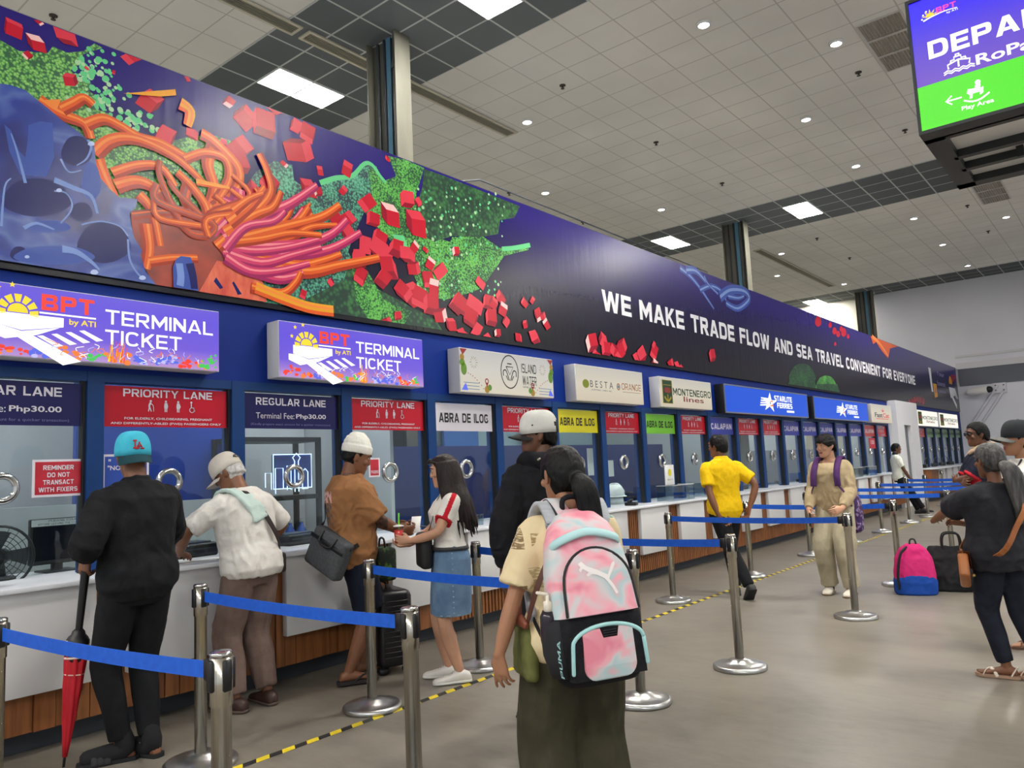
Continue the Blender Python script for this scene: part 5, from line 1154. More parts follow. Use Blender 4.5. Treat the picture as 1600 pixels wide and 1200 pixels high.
for k in RA: post(*RA[k], 'steel belt post %s' % la[k], to=RB.get(k))
for k in RB: post(*RB[k], 'steel belt post %s' % lb[k])
for c in list(st0.children): bpy.data.objects.remove(c)
bpy.data.objects.remove(st0)
# ------------------------------------------------------------------ people: one continuous skin each, clothes and hair as parts
def skin_mat(name, rgb):
    m = noisy('skin_'+name, tuple(int(x*.93) for x in rgb), rgb, freq=9, rough=.5, bump=.05)
    m.node_tree.nodes['Principled BSDF'].inputs['Subsurface Weight'].default_value = 0.08
    m.node_tree.nodes['Principled BSDF'].inputs['Subsurface Radius'].default_value = (.02, .008, .004)
    return m
def cloth(name, rgb=None, rgb2=None, freq=14, bump=.25, rough=.85, scale=(1, 1, 1)):
    if rgb is None: return MATS['cloth_'+name]
    return noisy('cloth_'+name, rgb, rgb2 or tuple(int(x*.94) for x in rgb), scale, freq, 5, rough, bump, spec=.25)
M_HAIR = noisy('hair_black', (5, 4, 4), (16, 13, 13), (1, 1, .12), 60, 3, .42, .5, spec=.22)
M_HAIRB = noisy('hair_brown', (16, 9, 8), (38, 24, 20), (1, 1, .1), 55, 3, .4, .5, spec=.25)
M_HAIRG = noisy('hair_grey', (34, 32, 32), (84, 81, 79), (1, 1, .14), 50, 3, .45, .5)
M_HAIRW = noisy('hair_white', (176, 172, 168), (214, 210, 206), (1, 1, .3), 60, 3, .6, .5)
M_EYE = mat('eye_white', (228, 224, 218), .25); M_IRIS = mat('eye_dark', (26, 16, 12), .2); M_LIP = mat('lip', (140, 74, 66), .5); M_BROW = mat('brow_hair', (26, 20, 18), .7)

def remesh(parts, voxel, it=4, fac=.5):
    V = []; Fc = []
    for vs, fs in parts:
        o = len(V); V.extend([tuple(p) for p in vs]); Fc.extend([tuple(i+o for i in f) for f in fs])
    me = bpy.data.meshes.new('tmp'); me.from_pydata(V, [], Fc); me.update()
    bm = bmesh.new(); bm.from_mesh(me); bmesh.ops.recalc_face_normals(bm, faces=bm.faces[:]); bm.to_mesh(me); bm.free()
    o = bpy.data.objects.new('tmp', me); COL.objects.link(o)
    r = o.modifiers.new('r', 'REMESH'); r.mode = 'VOXEL'; r.voxel_size = voxel; r.use_smooth_shade = True
    s = o.modifiers.new('s', 'SMOOTH'); s.factor = fac; s.iterations = it
    bpy.context.view_layer.update()
    out = bpy.data.meshes.new_from_object(o.evaluated_get(bpy.context.evaluated_depsgraph_get()))
    bpy.data.objects.remove(o); bpy.data.meshes.remove(me)
    return out
def folds(me, amp, freq, stretch=(1, 1, 1), seed=0.0, keep=None):
    n = len(me.vertices); co = np.empty(n*3); me.vertices.foreach_get('co', co); co = co.reshape(-1, 3)
    no = np.empty(n*3); me.vertices.foreach_get('normal', no); no = no.reshape(-1, 3)
    d = np.empty(n); nz = noise.noise; s = Vector((seed*3.1, seed*1.7, seed))
    q = co*np.array(stretch)*freq
    for i in range(n):
        p = Vector(q[i])+s; w_ = nz(p*.6)*1.2
        a = nz(p+Vector((w_, w_, -w_)))
        d[i] = (1-abs(a)*2.2)*.6+nz(p*2.3)*.25
    if keep is not None: d *= keep(co)
    co = co+no*(d*amp)[:, None]
    me.vertices.foreach_set('co', co.ravel()); me.update()
def paint(me, mats, fn):
    for m in mats: me.materials.append(m)
    if fn is None: return
    n = len(me.polygons); c = np.empty(n*3); me.polygons.foreach_get('center', c)
    me.polygons.foreach_set('material_index', np.asarray(fn(c.reshape(-1, 3)), dtype=np.int32))
def part(name, me, root, label=None):
    me.name = name; me.polygons.foreach_set('use_smooth', [True]*len(me.polygons))
    o = link(name, me, root)
    if label: o['label'] = label
    return o
def ik(S, W, a, b, hint):
    S, W, h = Vector(S), Vector(W), Vector(hint); d = W-S; L = d.length
    if L > (a+b)*.999: W = S+d*((a+b)*.999/L); d = W-S; L = d.length
    x = (a*a-b*b+L*L)/(2*L); r = math.sqrt(max(a*a-x*x, 0)); u = d/L
    p = h-u*h.dot(u); p = p.normalized() if p.length > 1e-6 else Vector((0, 1, 0))
    return S+u*x+p*r, W

class Fig:
    def __init__(s, H, girth=1.0, sex='m', lean=0, twist=0, tilt=0, head=(0, 0, 0), hipz=.93, hipxy=(0, 0), arms=None, legs=None, shoulder=1.0, belly=0.0, voxel=.006):
        s.k = H/1.70; s.g = girth; s.sex = sex; s.voxel = voxel; s.belly = belly
        s.sw = (.172 if sex == 'm' else .155)*shoulder
        s.hip = Vector((hipxy[0], hipxy[1], hipz))
        s.M = Matrix.Translation(s.hip) @ Matrix.Rotation(math.radians(twist), 4, 'Z') @ Matrix.Rotation(-math.radians(lean), 4, 'X') @ Matrix.Rotation(math.radians(tilt), 4, 'Y') @ Matrix.Translation((0, 0, -.93))
        s.Sh = {'L': s.M @ Vector((-s.sw, -.005, 1.375)), 'R': s.M @ Vector((s.sw, -.005, 1.375))}
        hy, hp, hr = [math.radians(a) for a in head]
        hc = s.M @ Vector((0, .0, 1.475)); R = s.M.to_3x3().to_4x4() @ Matrix.Rotation(hy, 4, 'Z') @ Matrix.Rotation(-hp, 4, 'X') @ Matrix.Rotation(hr, 4, 'Y')
        s.HM = Matrix.Translation(hc) @ R @ Matrix.Scale(1+.55*(1.7/H-1), 4) @ Matrix.Translation((0, .018, .112))
        s.arms = {}
        for sd, sg in (('L', -1), ('R', 1)):
            a = dict(w=(sg*.235, .05, .84), hint=(sg*.4, -.7, 0), hd=(0, .12, -1), pn=(-sg, .1, 0), curl=.45, spread=.0)
            a.update((arms or {}).get(sd, {})); S = s.Sh[sd]
            e, w_ = ik(S, a['w'], .29, .25, a['hint']); a['S'], a['E'], a['W'] = S, e, w_; s.arms[sd] = a
        s.legs = {}
        for sd, sg in (('L', -1), ('R', 1)):
            l = dict(a=(sg*.095, -.02, .085), hint=(sg*.08, 1, 0), toe=-sg*8, pitch=0); l.update((legs or {}).get(sd, {}))
            h = Vector((s.hip.x+sg*.088, s.hip.y, s.hip.z-.035)); kn, an = ik(h, l['a'], .425, .41, l['hint']); l['H'], l['K'], l['A'] = h, kn, an; s.legs[sd] = l
    # -- rings round the trunk
    TORSO_M = [(.82, .12, .085, -.005), (.90, .162, .112, -.012), (.98, .158, .11, -.008), (1.05, .145, .104, 0), (1.13, .148, .107, .0), (1.21, .16, .115, .002), (1.29, .17, .118, .002), (1.35, .168, .105, -.004), (1.40, .125, .078, -.012), (1.445, .066, .06, -.014)]
    TORSO_F = [(.82, .13, .09, -.01), (.90, .172, .118, -.018), (.97, .166, .112, -.012), (1.05, .136, .096, 0), (1.12, .132, .094, .004), (1.20, .142, .112, .012), (1.27, .15, .12, .014), (1.34, .148, .1, .0), (1.39, .112, .074, -.01), (1.435, .058, .055, -.014)]
    def torso(s, ease=0.0, lo=.8, hi=2.0, shape=None):
        src = s.TORSO_M if s.sex == 'm' else s.TORSO_F
        zs = [t[0] for t in src]; out = []
        for z in sorted(set([lo]+[z for z in zs if lo < z < hi]+([hi] if hi < 1.44 else []))):
            v = [float(np.interp(z, zs, [t[i] for t in src])) for i in (1, 2, 3)]
            e = ease if not callable(ease) else ease(z)
            g = s.g if z < 1.36 else 1+(s.g-1)*.3
            b = s.belly*math.exp(-((z-1.08)/.14)**2)
            out.append((z, v[0]*g+e, v[1]*g+e*.8+b*.5, v[2]+b*.5))
        return out
    def ring(s, z, rx, ry, yo, n=28, ex=.82, M=None):
        pts = []
        for k in range(n):
            a = 2*PI*k/n; c, q = math.cos(a), math.sin(a)
            p = Vector((math.copysign(abs(c)**ex, c)*rx, yo+math.copysign(abs(q)**ex, q)*ry, z))
            if M is None:
                t = min(max((z-.86)/.14, 0), 1); p0 = p+s.hip-Vector((0, 0, .93)); p = p0.lerp(s.M @ p, t)
            else: p = M @ p
            pts.append(p)
        return pts
    def limb(s, a, b, c, rad, n=14, sub=2):
        a, b, c = Vector(a), Vector(b), Vector(c)
        return tube([a, a.lerp(b, .5), b.lerp(a, .08).lerp(c, .04), b.lerp(c, .5), c], rad, n, sub)
    def hand(s, sd, sc=1.0):
        a = s.arms[sd]; W = a['W']; d = Vector(a['hd']).normalized(); n = Vector(a['pn']); n = (n-d*n.dot(d)).normalized()
        t = d.cross(n)*(1 if sd == 'R' else -1); P = []
        q = lambda x, y, z: W+(d*x+t*y+n*z)*sc
        rings = []
        for x, hw, ht, yo in ((-.01, .026, .021, 0), (.02, .032, .019, .003), (.05, .040, .017, .003), (.078, .042, .015, 0), (.092, .038, .012, -.002)):
            rings.append([q(x, yo+hw*math.cos(2*PI*k/14), ht*math.sin(2*PI*k/14)) for k in range(14)])
        P.append(loft(rings))
        c = a['curl']; cs = c if hasattr(c, '__len__') else (c, c*1.05, c*1.12, c*1.2)
        for (y0, L, r), cu, fan in zip(((.031, .074, .0088), (.0105, .082, .0092), (-.0105, .076, .0088), (-.031, .06, .0078)), cs, (.08, .02, -.04, -.12)):
            p = q(.085, y0, .0); ang = cu*.5; pts = [q(.065, y0*.95, 0), p]; cur = p
            for j, f in enumerate((.45, .31, .24)):
                ang2 = ang+cu*.9*j; dr = d*math.cos(ang2)+n*math.sin(ang2)+t*(fan+a['spread']*y0*10); cur = cur+dr.normalized()*L*f*sc; pts.append(cur)
            P.append(tube(pts, [r*sc, r*1.05*sc, r*sc, r*.92*sc, r*.78*sc], 10, 1))
        tc = a.get('thumb', .5); b0 = q(.022, .026, .004); d1 = (d*.72+t*.62+n*(.25+.35*tc)).normalized(); p1 = b0+d1*.036*sc; d2 = (d*.85+t*(.35-.55*tc)+n*(.25+.5*tc)).normalized(); p2 = p1+d2*.032*sc; d3 = (d*.9+t*(.15-.7*tc)+n*(.2+.5*tc)).normalized(); p3 = p2+d3*.024*sc
        P.append(tube([q(.01, .012, .0), b0, p1, p2, p3], [.013*sc, .0135*sc, .011*sc, .0098*sc, .008*sc], 10, 1))
        return P
    def head_parts(s, ears=True):
        H = s.HM; P = []
        R = [(-.116, .022, .022, .058), (-.108, .036, .04, .05), (-.088, .05, .06, .034), (-.06, .06, .074, .02), (-.03, .067, .084, .008), (0, .072, .091, .002), (.03, .075, .096, -.003), (.06, .073, .094, -.006), (.085, .059, .076, -.008), (.104, .04, .052, -.008), (.114, .018, .026, -.008)]
        f = .96 if s.sex == 'f' else 1.0
        P.append(loft([[H @ Vector((math.cos(2*PI*k/24)*rx*f, yo+math.sin(2*PI*k/24)*ry*f, z)) for k in range(24)] for z, rx, ry, yo in R]))
        tb = lambda pts, r, n=10, sub=2, fl=1.0: P.append(tube([H @ Vector(p) for p in pts], r, n, sub, fl))
        tb([(0, .087, .03), (0, .092, .008), (0, .1005, -.018), (0, .097, -.028)], [.007, .008, .0105, .0085])
        for sx in (-1, 1):
            tb([(sx*.004, .095, -.024), (sx*.014, .09, -.027)], [.0075, .0075], 8, 0)
            tb([(sx*.012, .091, .036), (sx*.032, .088, .04), (sx*.052, .074, .032)], [.006, .008, .006])
            P.append(ellipsoid(H @ Vector((sx*.043, .066, -.022)), (.022, .018, .02)))
            if ears:
                E = H.to_3x3() @ Matrix.Rotation(sx*.35, 3, 'Z')
                P.append(ellipsoid(H @ Vector((sx*.077, -.008, .0)), (.008, .019, .031), E)); P.append(ellipsoid(H @ Vector((sx*.076, -.004, -.024)), (.007, .011, .012), E))
        tb([(-.024, .082, -.056), (0, .0925, -.053), (.024, .082, -.056)], [.004, .0065, .004]); tb([(-.021, .083, -.065), (0, .092, -.066), (.021, .083, -.065)], [.004, .0068, .004])
        tb([(0, .075, -.1), (0, .082, -.092)], [.016, .014])
        nb = s.M @ Vector((0, -.018, 1.40)); nr = .056 if s.sex == 'm' else .047
        nt = H @ Vector((0, -.02, -.055)); P.append(tube([nb, nb.lerp(nt, .5), nt, H @ Vector((0, -.015, -.01))], [nr*1.15*(.8+.2*s.g), nr*(.85+.15*s.g), nr*.98, nr*.9], 16, 2))
        return P
    def body(s, root, m, bare_feet=False, tattoo=None, hands=('L', 'R'), lips=True, shrink=.86):
        P = s.head_parts(); g = .75+.25*s.g
        P.append(loft([s.ring(z, rx*shrink, ry*shrink, yo) for z, rx, ry, yo in s.torso(0, .82)]))
        for sd in 'LR':
            a = s.arms[sd]; inn = s.M @ Vector((0.07*(1 if sd == 'R' else -1), -.01, 1.375)); f = 1 if s.sex == 'm' else .9
            dn = s.M.to_3x3() @ Vector((-.012*(1 if sd == 'R' else -1), 0, -.022)); P.append(tube([inn+dn, a['S']+dn], [.036*g, .034*g], 14))
            P.append(s.limb(a['S']+dn, a['E'], a['W'], [.036*g*f, .0465*g*f, .038*g*f, .038*g*f, .025*f]))
            if sd in hands: P += s.hand(sd, 1.0 if s.sex == 'm' else .93)
            l = s.legs[sd]; P.append(s.limb(l['H'], l['K'], l['A'], [.082*g, .076*g, .056*g, .053*g, .034]))
            P.append(tube([l['K'].lerp(l['A'], .15)+Vector((0, -.012, 0)), l['K'].lerp(l['A'], .35)+Vector((0, -.02, 0)), l['K'].lerp(l['A'], .6)+Vector((0, -.006, 0))], [.03*g, .042*g, .026*g], 12, 2))
            P += s.foot(sd, bare_feet)
        me = remesh([([Vector(v)*s.k for v in vs], fs) for vs, fs in P], s.voxel, 3)
        HI = (Matrix.Scale(s.k, 4) @ s.HM).inverted()
        mats = [m]
        if lips: mats.append(M_LIP)
        if tattoo: mats.append(tattoo[0])
        Hn = np.array(HI)
        def fn(c):
            q = c @ Hn[:3, :3].T+Hn[:3, 3]; idx = np.zeros(len(c), int)
            if lips: idx[(np.abs(q[:, 0]) < .023) & (q[:, 1] > .081) & (q[:, 2] < -.0505) & (q[:, 2] > -.0705)] = 1
            if tattoo: idx[tattoo[1](c/s.k)] = len(mats)-1
            return idx
        paint(me, mats, fn); o = part('body', me, root)
        # eyes and brows
        for sx in (-1, 1):
            b = MB(); H = Matrix.Scale(s.k, 4) @ s.HM; Q = H.to_3x3()
            b.use(M_EYE).ellipsoid(H @ Vector((sx*.031, .0815, .012)), (.012, .007, .0052), Q, 14, 9)
            b.use(M_IRIS).ellipsoid(H @ Vector((sx*.031, .0858, .012)), (.0056, .004, .0052), Q, 10, 7)
            b.use(M_BROW).tube([H @ Vector((sx*.013, .0955, .034)), H @ Vector((sx*.032, .0945, .039)), H @ Vector((sx*.052, .078, .031))], [.003, .0038, .002], 6, 2); b.tube([H @ Vector((sx*.018, .088, .016)), H @ Vector((sx*.031, .091, .0195)), H @ Vector((sx*.045, .083, .015))], [.0014, .002, .0014], 6, 2)
            b.build('eye', root)
        return o
    def footframe(s, sd):
        l = s.legs[sd]; a = math.radians(l['toe']); f = Vector((-math.sin(a), math.cos(a), 0)); p = math.radians(l['pitch'])
        f2 = f*math.cos(p)-Vector((0, 0, 1))*math.sin(p); r = Vector((f.y, -f.x, 0)); u = r.cross(f2)
        return l['A']-u*.085, f2, r, u
    FOOT = [(-.068, .016, .03), (-.058, .03, .06), (-.02, .034, .082), (.03, .035, .07), (.08, .042, .05), (.125, .045, .036), (.155, .04, .028)]
    def foot(s, sd, bare):
        O, f, r, u = s.footframe(sd); P = []
        sg = 1 if sd == 'R' else -1
        def rg(x, w_, h, b=.004): return [O+f*x+r*(w_*math.cos(2*PI*k/16))+u*(b+h/2+(h/2)*math.sin(2*PI*k/16)) for k in range(16)]
        b = .016 if bare else .004
        P.append(loft([rg(x, w_*.95, h*.95, b) for x, w_, h in s.FOOT]))
        if bare:
            for i, (y, L, rr) in enumerate(((-.03, .06, .0115), (-.008, .055, .009), (.01, .048, .0085), (.025, .04, .008), (.037, .03, .0075))):
                p = O+f*.14+r*(sg*y)+u*(b+.011); P.append(tube([p-f*.02, p, p+f*L*.6, p+f*L-u*.003], [rr, rr, rr, rr*.8], 8, 1))
        return P
    # -- clothes
    def top(s, root, name, mats, hem=.84, ease=.022, sleeve=.62, cuff=.062, sl_ease=.02, fold=.006, voxel=.008, paintf=None, drop=0.0, label=None, seed=1.0, collar=None, neck_hi=1.45, taper=0.0, flare=0.0, extra=None, sl_rad=None):
        P = []; z0 = hem
        e = lambda z: ease+drop*max(0, (1.25-z))+(flare if z < hem+.03 else 0)
        T = s.torso(e, z0, neck_hi)
        T = [(z, max(rx, .075 if z > 1.42 else 0), ry, yo) for z, rx, ry, yo in T]
        rings = [s.ring(z, rx-taper*max(0, hem+.12-z), ry-taper*max(0, hem+.12-z), yo) for z, rx, ry, yo in T]
        z, rx, ry, yo = T[0]; inner = [s.ring(z+.05, rx-.03, ry-.03, yo), s.ring(z, rx-.022-taper*.12, ry-.022-taper*.12, yo)]
        P.append(loft(inner+rings))
        for sd in 'LR':
            a = s.arms[sd]; sg = 1 if sd == 'R' else -1; inn = s.M @ Vector((sg*.085, -.008, 1.372)); g = .75+.25*s.g
            fr = sleeve if not isinstance(sleeve, dict) else sleeve[sd]
            rr = (.05*g+sl_ease); S0 = a['S']+(s.M.to_3x3() @ Vector((-sg*.008, 0, -(rr-.05)*.95)))
            P.append(tube([s.M @ Vector((sg*.03, -.012, 1.405)), inn+(S0-a['S'])*.5, S0], [.045, rr*.88, rr*.97], 16, 1))
            if fr <= 1: pts = [S0, S0.lerp(a['E'], fr*.5), a['S'].lerp(a['E'], fr)]; rad = [rr, rr*.5+cuff*.5+.002, cuff]
            else:
                w_ = a['E'].lerp(a['W'], fr-1); pts = [S0, S0.lerp(a['E'], .5), a['E'].lerp(S0, .06), a['E'].lerp(w_, .5), w_]; rad = sl_rad or [rr, rr*.97, rr*.9, rr*.85, cuff]
            d = (pts[-1]-pts[-2]).normalized(); pts += [pts[-1]+d*.002, pts[-1]-d*.03]; rad += [cuff-.012, cuff-.02]
            vs, fs = tube(pts[:-2], rad[:-2], 16, 2, round_ends=False); P.append((vs, fs))
        if collar: P += collar(s)
        if extra: P += extra(s)
        me = remesh([([Vector(v)*s.k for v in vs], fs) for vs, fs in P], voxel, 4)
        if fold: folds(me, fold, 11, (1, 1, .8), seed)
        paint(me, mats, None if paintf is None else (lambda c: paintf(c/s.k, s)))
        return part(name, me, root, label)
    def bottoms(s, root, name, mats, length=1.0, rad=(.098, .09, .075, .068, .062), hi=1.0, ease=.012, fold=.005, voxel=.008, paintf=None, stretch=(1, 1, .35), seed=2.0, label=None, hem_extra=None, freq=11):
        P = []; T = s.torso(ease, .84, hi); rings = [s.ring(*t) for t in T]
        zt, rx, ry, yo = T[0]; rings = [s.ring(.80, rx*.75, ry*.8, yo)]+rings; P.append(loft(rings))
        for sd in 'LR':
            l = s.legs[sd]
            if length <= 1: pts = [l['H']+Vector((0, 0, .02)), l['H'].lerp(l['K'], length*.5), l['H'].lerp(l['K'], length)]; rr = rad[:3]
            else:
                c = l['K'].lerp(l['A'], length-1); pts = [l['H']+Vector((0, 0, .02)), l['H'].lerp(l['K'], .5), l['K'], l['K'].lerp(c, .5), c]; rr = rad
            P.append(tube(pts, rr, 18, 2, round_ends=False))
        if hem_extra: P += hem_extra(s)
        me = remesh([([Vector(v)*s.k for v in vs], fs) for vs, fs in P], voxel, 4)
        if fold: folds(me, fold, freq, stretch, seed)
        paint(me, mats, None if paintf is None else (lambda c: paintf(c/s.k, s)))
        return part(name, me, root, label)
    def shoe(s, root, sd, upper, sole, name='shoe', h=.022, low=1.0, stripes=None, sl=1.06, laces=None):
        O, f, r, u = s.footframe(sd); b = MB(); k = s.k
        def rg(x, w_, z0, z1): return [k*(O+f*x+r*(w_*math.copysign(abs(math.cos(2*PI*q/20))**.8, math.cos(2*PI*q/20)))+u*((z0+z1)/2+(z1-z0)/2*math.copysign(abs(math.sin(2*PI*q/20))**.8, math.sin(2*PI*q/20)))) for q in range(20)]
        U = [(-.082, .02, .05), (-.07, .036, .075), (-.02, .042, .1*low), (.03, .043, .092*low), (.08, .049, .068), (.13, .052, .054), (.17, .045, .046), (.192, .024, .036)]
        b.use(upper); vs, fs = loft([rg(x*sl, w_, .004, hh) for x, w_, hh in U]); b.add(vs, fs, True)
        b.use(sole); vs, fs = loft([rg(x*sl*1.02, w_*1.05+.002, .0, h) for x, w_, hh in U]); b.add(vs, fs, True)
        if laces:
            b.use(laces)
            for i in range(5):
                x = .035+.02*i; z = .088*low-.006*i if i < 2 else .078-.006*i; b.tube([k*(O+f*x+r*-.02+u*(z-.002)), k*(O+f*(x+.004)+u*(z+.006)), k*(O+f*x+r*.02+u*(z-.002))], .0035*k, 6, 1)
        if stripes:
            b.use(stripes)
            for sg in (-1, 1):
                for i in range(3): x = .01+.022*i; b.tube([k*(O+f*(x+.02)+r*sg*.04+u*.03), k*(O+f*x+r*sg*.042+u*.06), k*(O+f*(x-.012)+r*sg*.034+u*.082)], .005*k, 6, 1, .5)
        return b.build(name, root)
    def sandal(s, root, sd, m, sole, cross=True, band=False, name='sandal', straps=True):
        O, f, r, u = s.footframe(sd); b = MB(); k = s.k
        out = [(-.085, .02), (-.07, .036), (-.02, .04), (.04, .042), (.1, .05), (.15, .05), (.185, .04), (.205, .02)]
        b.use(sole); vs = []; 
        pts = [O+f*x+r*w_ for x, w_ in out]+[O+f*x-r*w_ for x, w_ in out[::-1]]; n = len(pts)
        V = [k*(p-u*.002) for p in pts]+[k*(p+u*.02) for p in pts]; b.add(V, [(i, (i+1) % n, n+(i+1) % n, n+i) for i in range(n)]+[tuple(range(n))[::-1], tuple(range(n, 2*n))], False)
        b.use(m)
        A = lambda x, y, z: k*(O+f*x+r*y+u*z)
        if band:
            for x in (.06, .09, .12): b.tube([A(x, -.049, .012), A(x, -.035, .062-.12*(x-.06)), A(x, 0, .078-.3*(x-.06)), A(x, .035, .062-.12*(x-.06)), A(x, .049, .012)], .019*k, 8, 3, .3, ref=tuple(f))
        elif cross: b.tube([A(.06, -.048, .012), A(.09, -.02, .058), A(.13, .02, .048), A(.15, .046, .014)], .012*k, 8, 3, .35, ref=tuple(f)); b.tube([A(.06, .048, .012), A(.09, .02, .058), A(.13, -.02, .048), A(.15, -.046, .014)], .012*k, 8, 3, .35, ref=tuple(f)); b.tube([A(-.03, -.036, .02), A(-.06, -.02, .07), A(-.068, 0, .075), A(-.06, .02, .07), A(-.03, .036, .02)], .006*k, 6, 3)
        else:
            for sg in (-1, 1): b.tube([A(.14, 0, .018), A(.135, 0, .045), A(.09, sg*.03, .05), A(.03, sg*.046, .018)], .008*k, 7, 3)
        return b.build(name, root)
    # -- hair and headgear
    def hair(s, root, m, line=None, vol=1.0, extra=None, name='hair', rough=.004, label=None, top=1.0, voxel=.005, seed=0):
        line = line or [(0, 36), (35, 33), (58, 20), (74, -6), (92, 6), (112, -22), (140, -36), (180, -40)]
        H = s.HM; n, mm = 72, 48; V = []; F_ = []
        for i in range(mm+1):
            th = PI*min(max(i/mm, .004), .996)
            for k in range(n):
                az = -PI+2*PI*k/n; el_ = math.degrees(PI/2-th); L = float(np.interp(abs(math.degrees(az)), [a for a, b in line], [b for a, b in line]))
                t = min(max((el_-L)/7+.5, 0), 1); t = t*t*(3-2*t)
                st_ = math.sin(th)**(.78 if th < PI/2 else 1); d = Vector((st_*math.sin(az), st_*math.cos(az), math.cos(th)))
                nzv = noise.noise(d*7+Vector((seed, 0, 0)))*rough+noise.noise(Vector((d.x*26, d.y*26, d.z*4+seed)))*rough*.6
                k1 = Vector((.066, .082, .1)); k2 = Vector((.085*vol, .106*vol, .124*top))
                R = k1.lerp(k2, t); V.append(H @ Vector((d.x*(R.x+nzv*t), -.006+d.y*(R.y+nzv*t), -.002+d.z*(R.z+nzv*t))))
        for i in range(mm):
            for k in range(n): F_.append((i*n+k, (i+1)*n+k, (i+1)*n+(k+1) % n, i*n+(k+1) % n))
        F_.append(tuple(range(n))); F_.append(tuple(mm*n+k for k in range(n))[::-1])
        P = [(V, F_)]
        if extra:
            P += extra(H, s); me = remesh([([Vector(v)*s.k for v in vs], fs) for vs, fs in P], voxel, 2)
        else:
            me = bpy.data.meshes.new(name); me.from_pydata([tuple(Vector(v)*s.k) for v in V], [], F_); me.update()
        me.materials.append(m); return part(name, me, root, label)
    def cap(s, root, crown, brim, back=False, name='cap', tilt=0, under=None, opening=None, panel=None, vol=1.0, label=None, brimlen=.075, flat=.5, z0=.022, drop=.0):
        """baseball cap: crown > brim, button"""
        C = Matrix.Scale(s.k, 4) @ s.HM @ Matrix.Rotation(PI if back else 0, 4, 'Z') @ Matrix.Rotation(math.radians(tilt), 4, 'X')
        b = MB().use(crown); n, mm = 48, 16; V = []; F_ = []
        for inner in (0, 1):
            for i in range(mm+1):
                th = PI/2*i/mm
                for k in range(n):
                    a = 2*PI*k/n; sc = 1-.035*inner; z = z0+(.112*vol-.006*inner)*math.sin(PI/2-th)**.85 if i < mm else z0-.018
                    r_ = math.sin(th)**.62
                    rx, ry = .0855*vol*sc*r_, .1065*vol*sc*r_
                    seam = 1-.006*max(0, 1-abs(((a/(PI/3)) % 1)-.5)*2*0-abs((((a+PI/2)/(PI/3)+.5) % 1)-.5)*14)
                    V.append(C @ Vector((rx*math.sin(a)*seam, -.004+ry*math.cos(a)*seam, z)))
        o = (mm+1)*n
        for base in (0, o):
            for i in range(mm):
                for k in range(n): F_.append((base+i*n+k, base+i*n+(k+1) % n, base+(i+1)*n+(k+1) % n, base+(i+1)*n+k))
        for k in range(n): F_.append((mm*n+k, mm*n+(k+1) % n, o+mm*n+(k+1) % n, o+mm*n+k))
        b.add(V, F_, True); c = b.build(name, root)
        if label: c['label'] = label
        if panel:
            me = c.data
            for m in panel[0]: me.materials.append(m)
            CI = C.inverted()
            for p in me.polygons:
                q = CI @ p.center; r_ = panel[1](q)
                if r_ is not None: p.material_index = r_
        bb = MB().use(brim); na, nr = 25, 6; V = []
        for lay in (0, 1):
            for j in range(nr+1):
                t = j/nr
                for i in range(na):
                    a = math.radians(-68+136*i/(na-1)); ex = brimlen*math.cos(a*1.2)**.7*t if abs(a*1.2) < PI/2 else 0
                    x = .0845*vol*math.sin(a)*(1+.02*t); y = -.004+.1055*vol*math.cos(a)+ex
                    z = z0-.012-(flat*9*x*x)-t*(.012+drop)-.004*lay
                    V.append(C @ Vector((x, y, z)))
        F_ = []; L = (nr+1)*na
        for lay in (0, 1):
            for j in range(nr):
                for i in range(na-1): F_.append((lay*L+j*na+i, lay*L+j*na+i+1, lay*L+(j+1)*na+i+1, lay*L+(j+1)*na+i))
        ed = [j*na for j in range(nr+1)]+[nr*na+i for i in range(1, na)]+[j*na+na-1 for j in range(nr-1, -1, -1)]
        for p, q in zip(ed[:-1], ed[1:]): F_.append((p, q, L+q, L+p))
        bb.add(V, F_, True)
        if under:
            bb.use(under); 
            for fi in range(nr*(na-1), 2*nr*(na-1)): bb.mi[fi] = bb.cur
        bb.build('brim', c)
        MB().use(brim if panel is None else panel[0][0]).ellipsoid(C @ Vector((0, -.004, z0+.112*vol)), (.009, .009, .005), None, 10, 6).build('button', c)
        return c, C
def person(name_label, x, y, face, group=None):
    t = thing('person', name_label, 'person', (x, y, 0), math.radians(face-90), group)
    return t
def ribbon(pts, wd, th, ups, n_sub=4):
    """flat strap: rectangular section, width across 'ups' x tangent"""
    P = catmull([tuple(p) for p in pts], n_sub); U = catmull([tuple(p) for p in ups], n_sub)
    T = np.gradient(P, axis=0); T /= np.linalg.norm(T, axis=1)[:, None]; vs = []
    for p, t, u in zip(P, T, U):
        u = u-t*np.dot(u, t); u /= max(np.linalg.norm(u), 1e-9); s_ = np.cross(t, u)
        for a, b in ((-1, -1), (1, -1), (1, 1), (-1, 1)): vs.append(p+s_*a*wd/2+u*b*th/2)
    n = len(P); fs = []
    for i in range(n-1):
        for k in range(4): fs.append((i*4+k, i*4+(k+1) % 4, i*4+4+(k+1) % 4, i*4+4+k))
    fs += [(0, 1, 2, 3)[::-1], tuple((n-1)*4+k for k in range(4))]
    return vs, fs
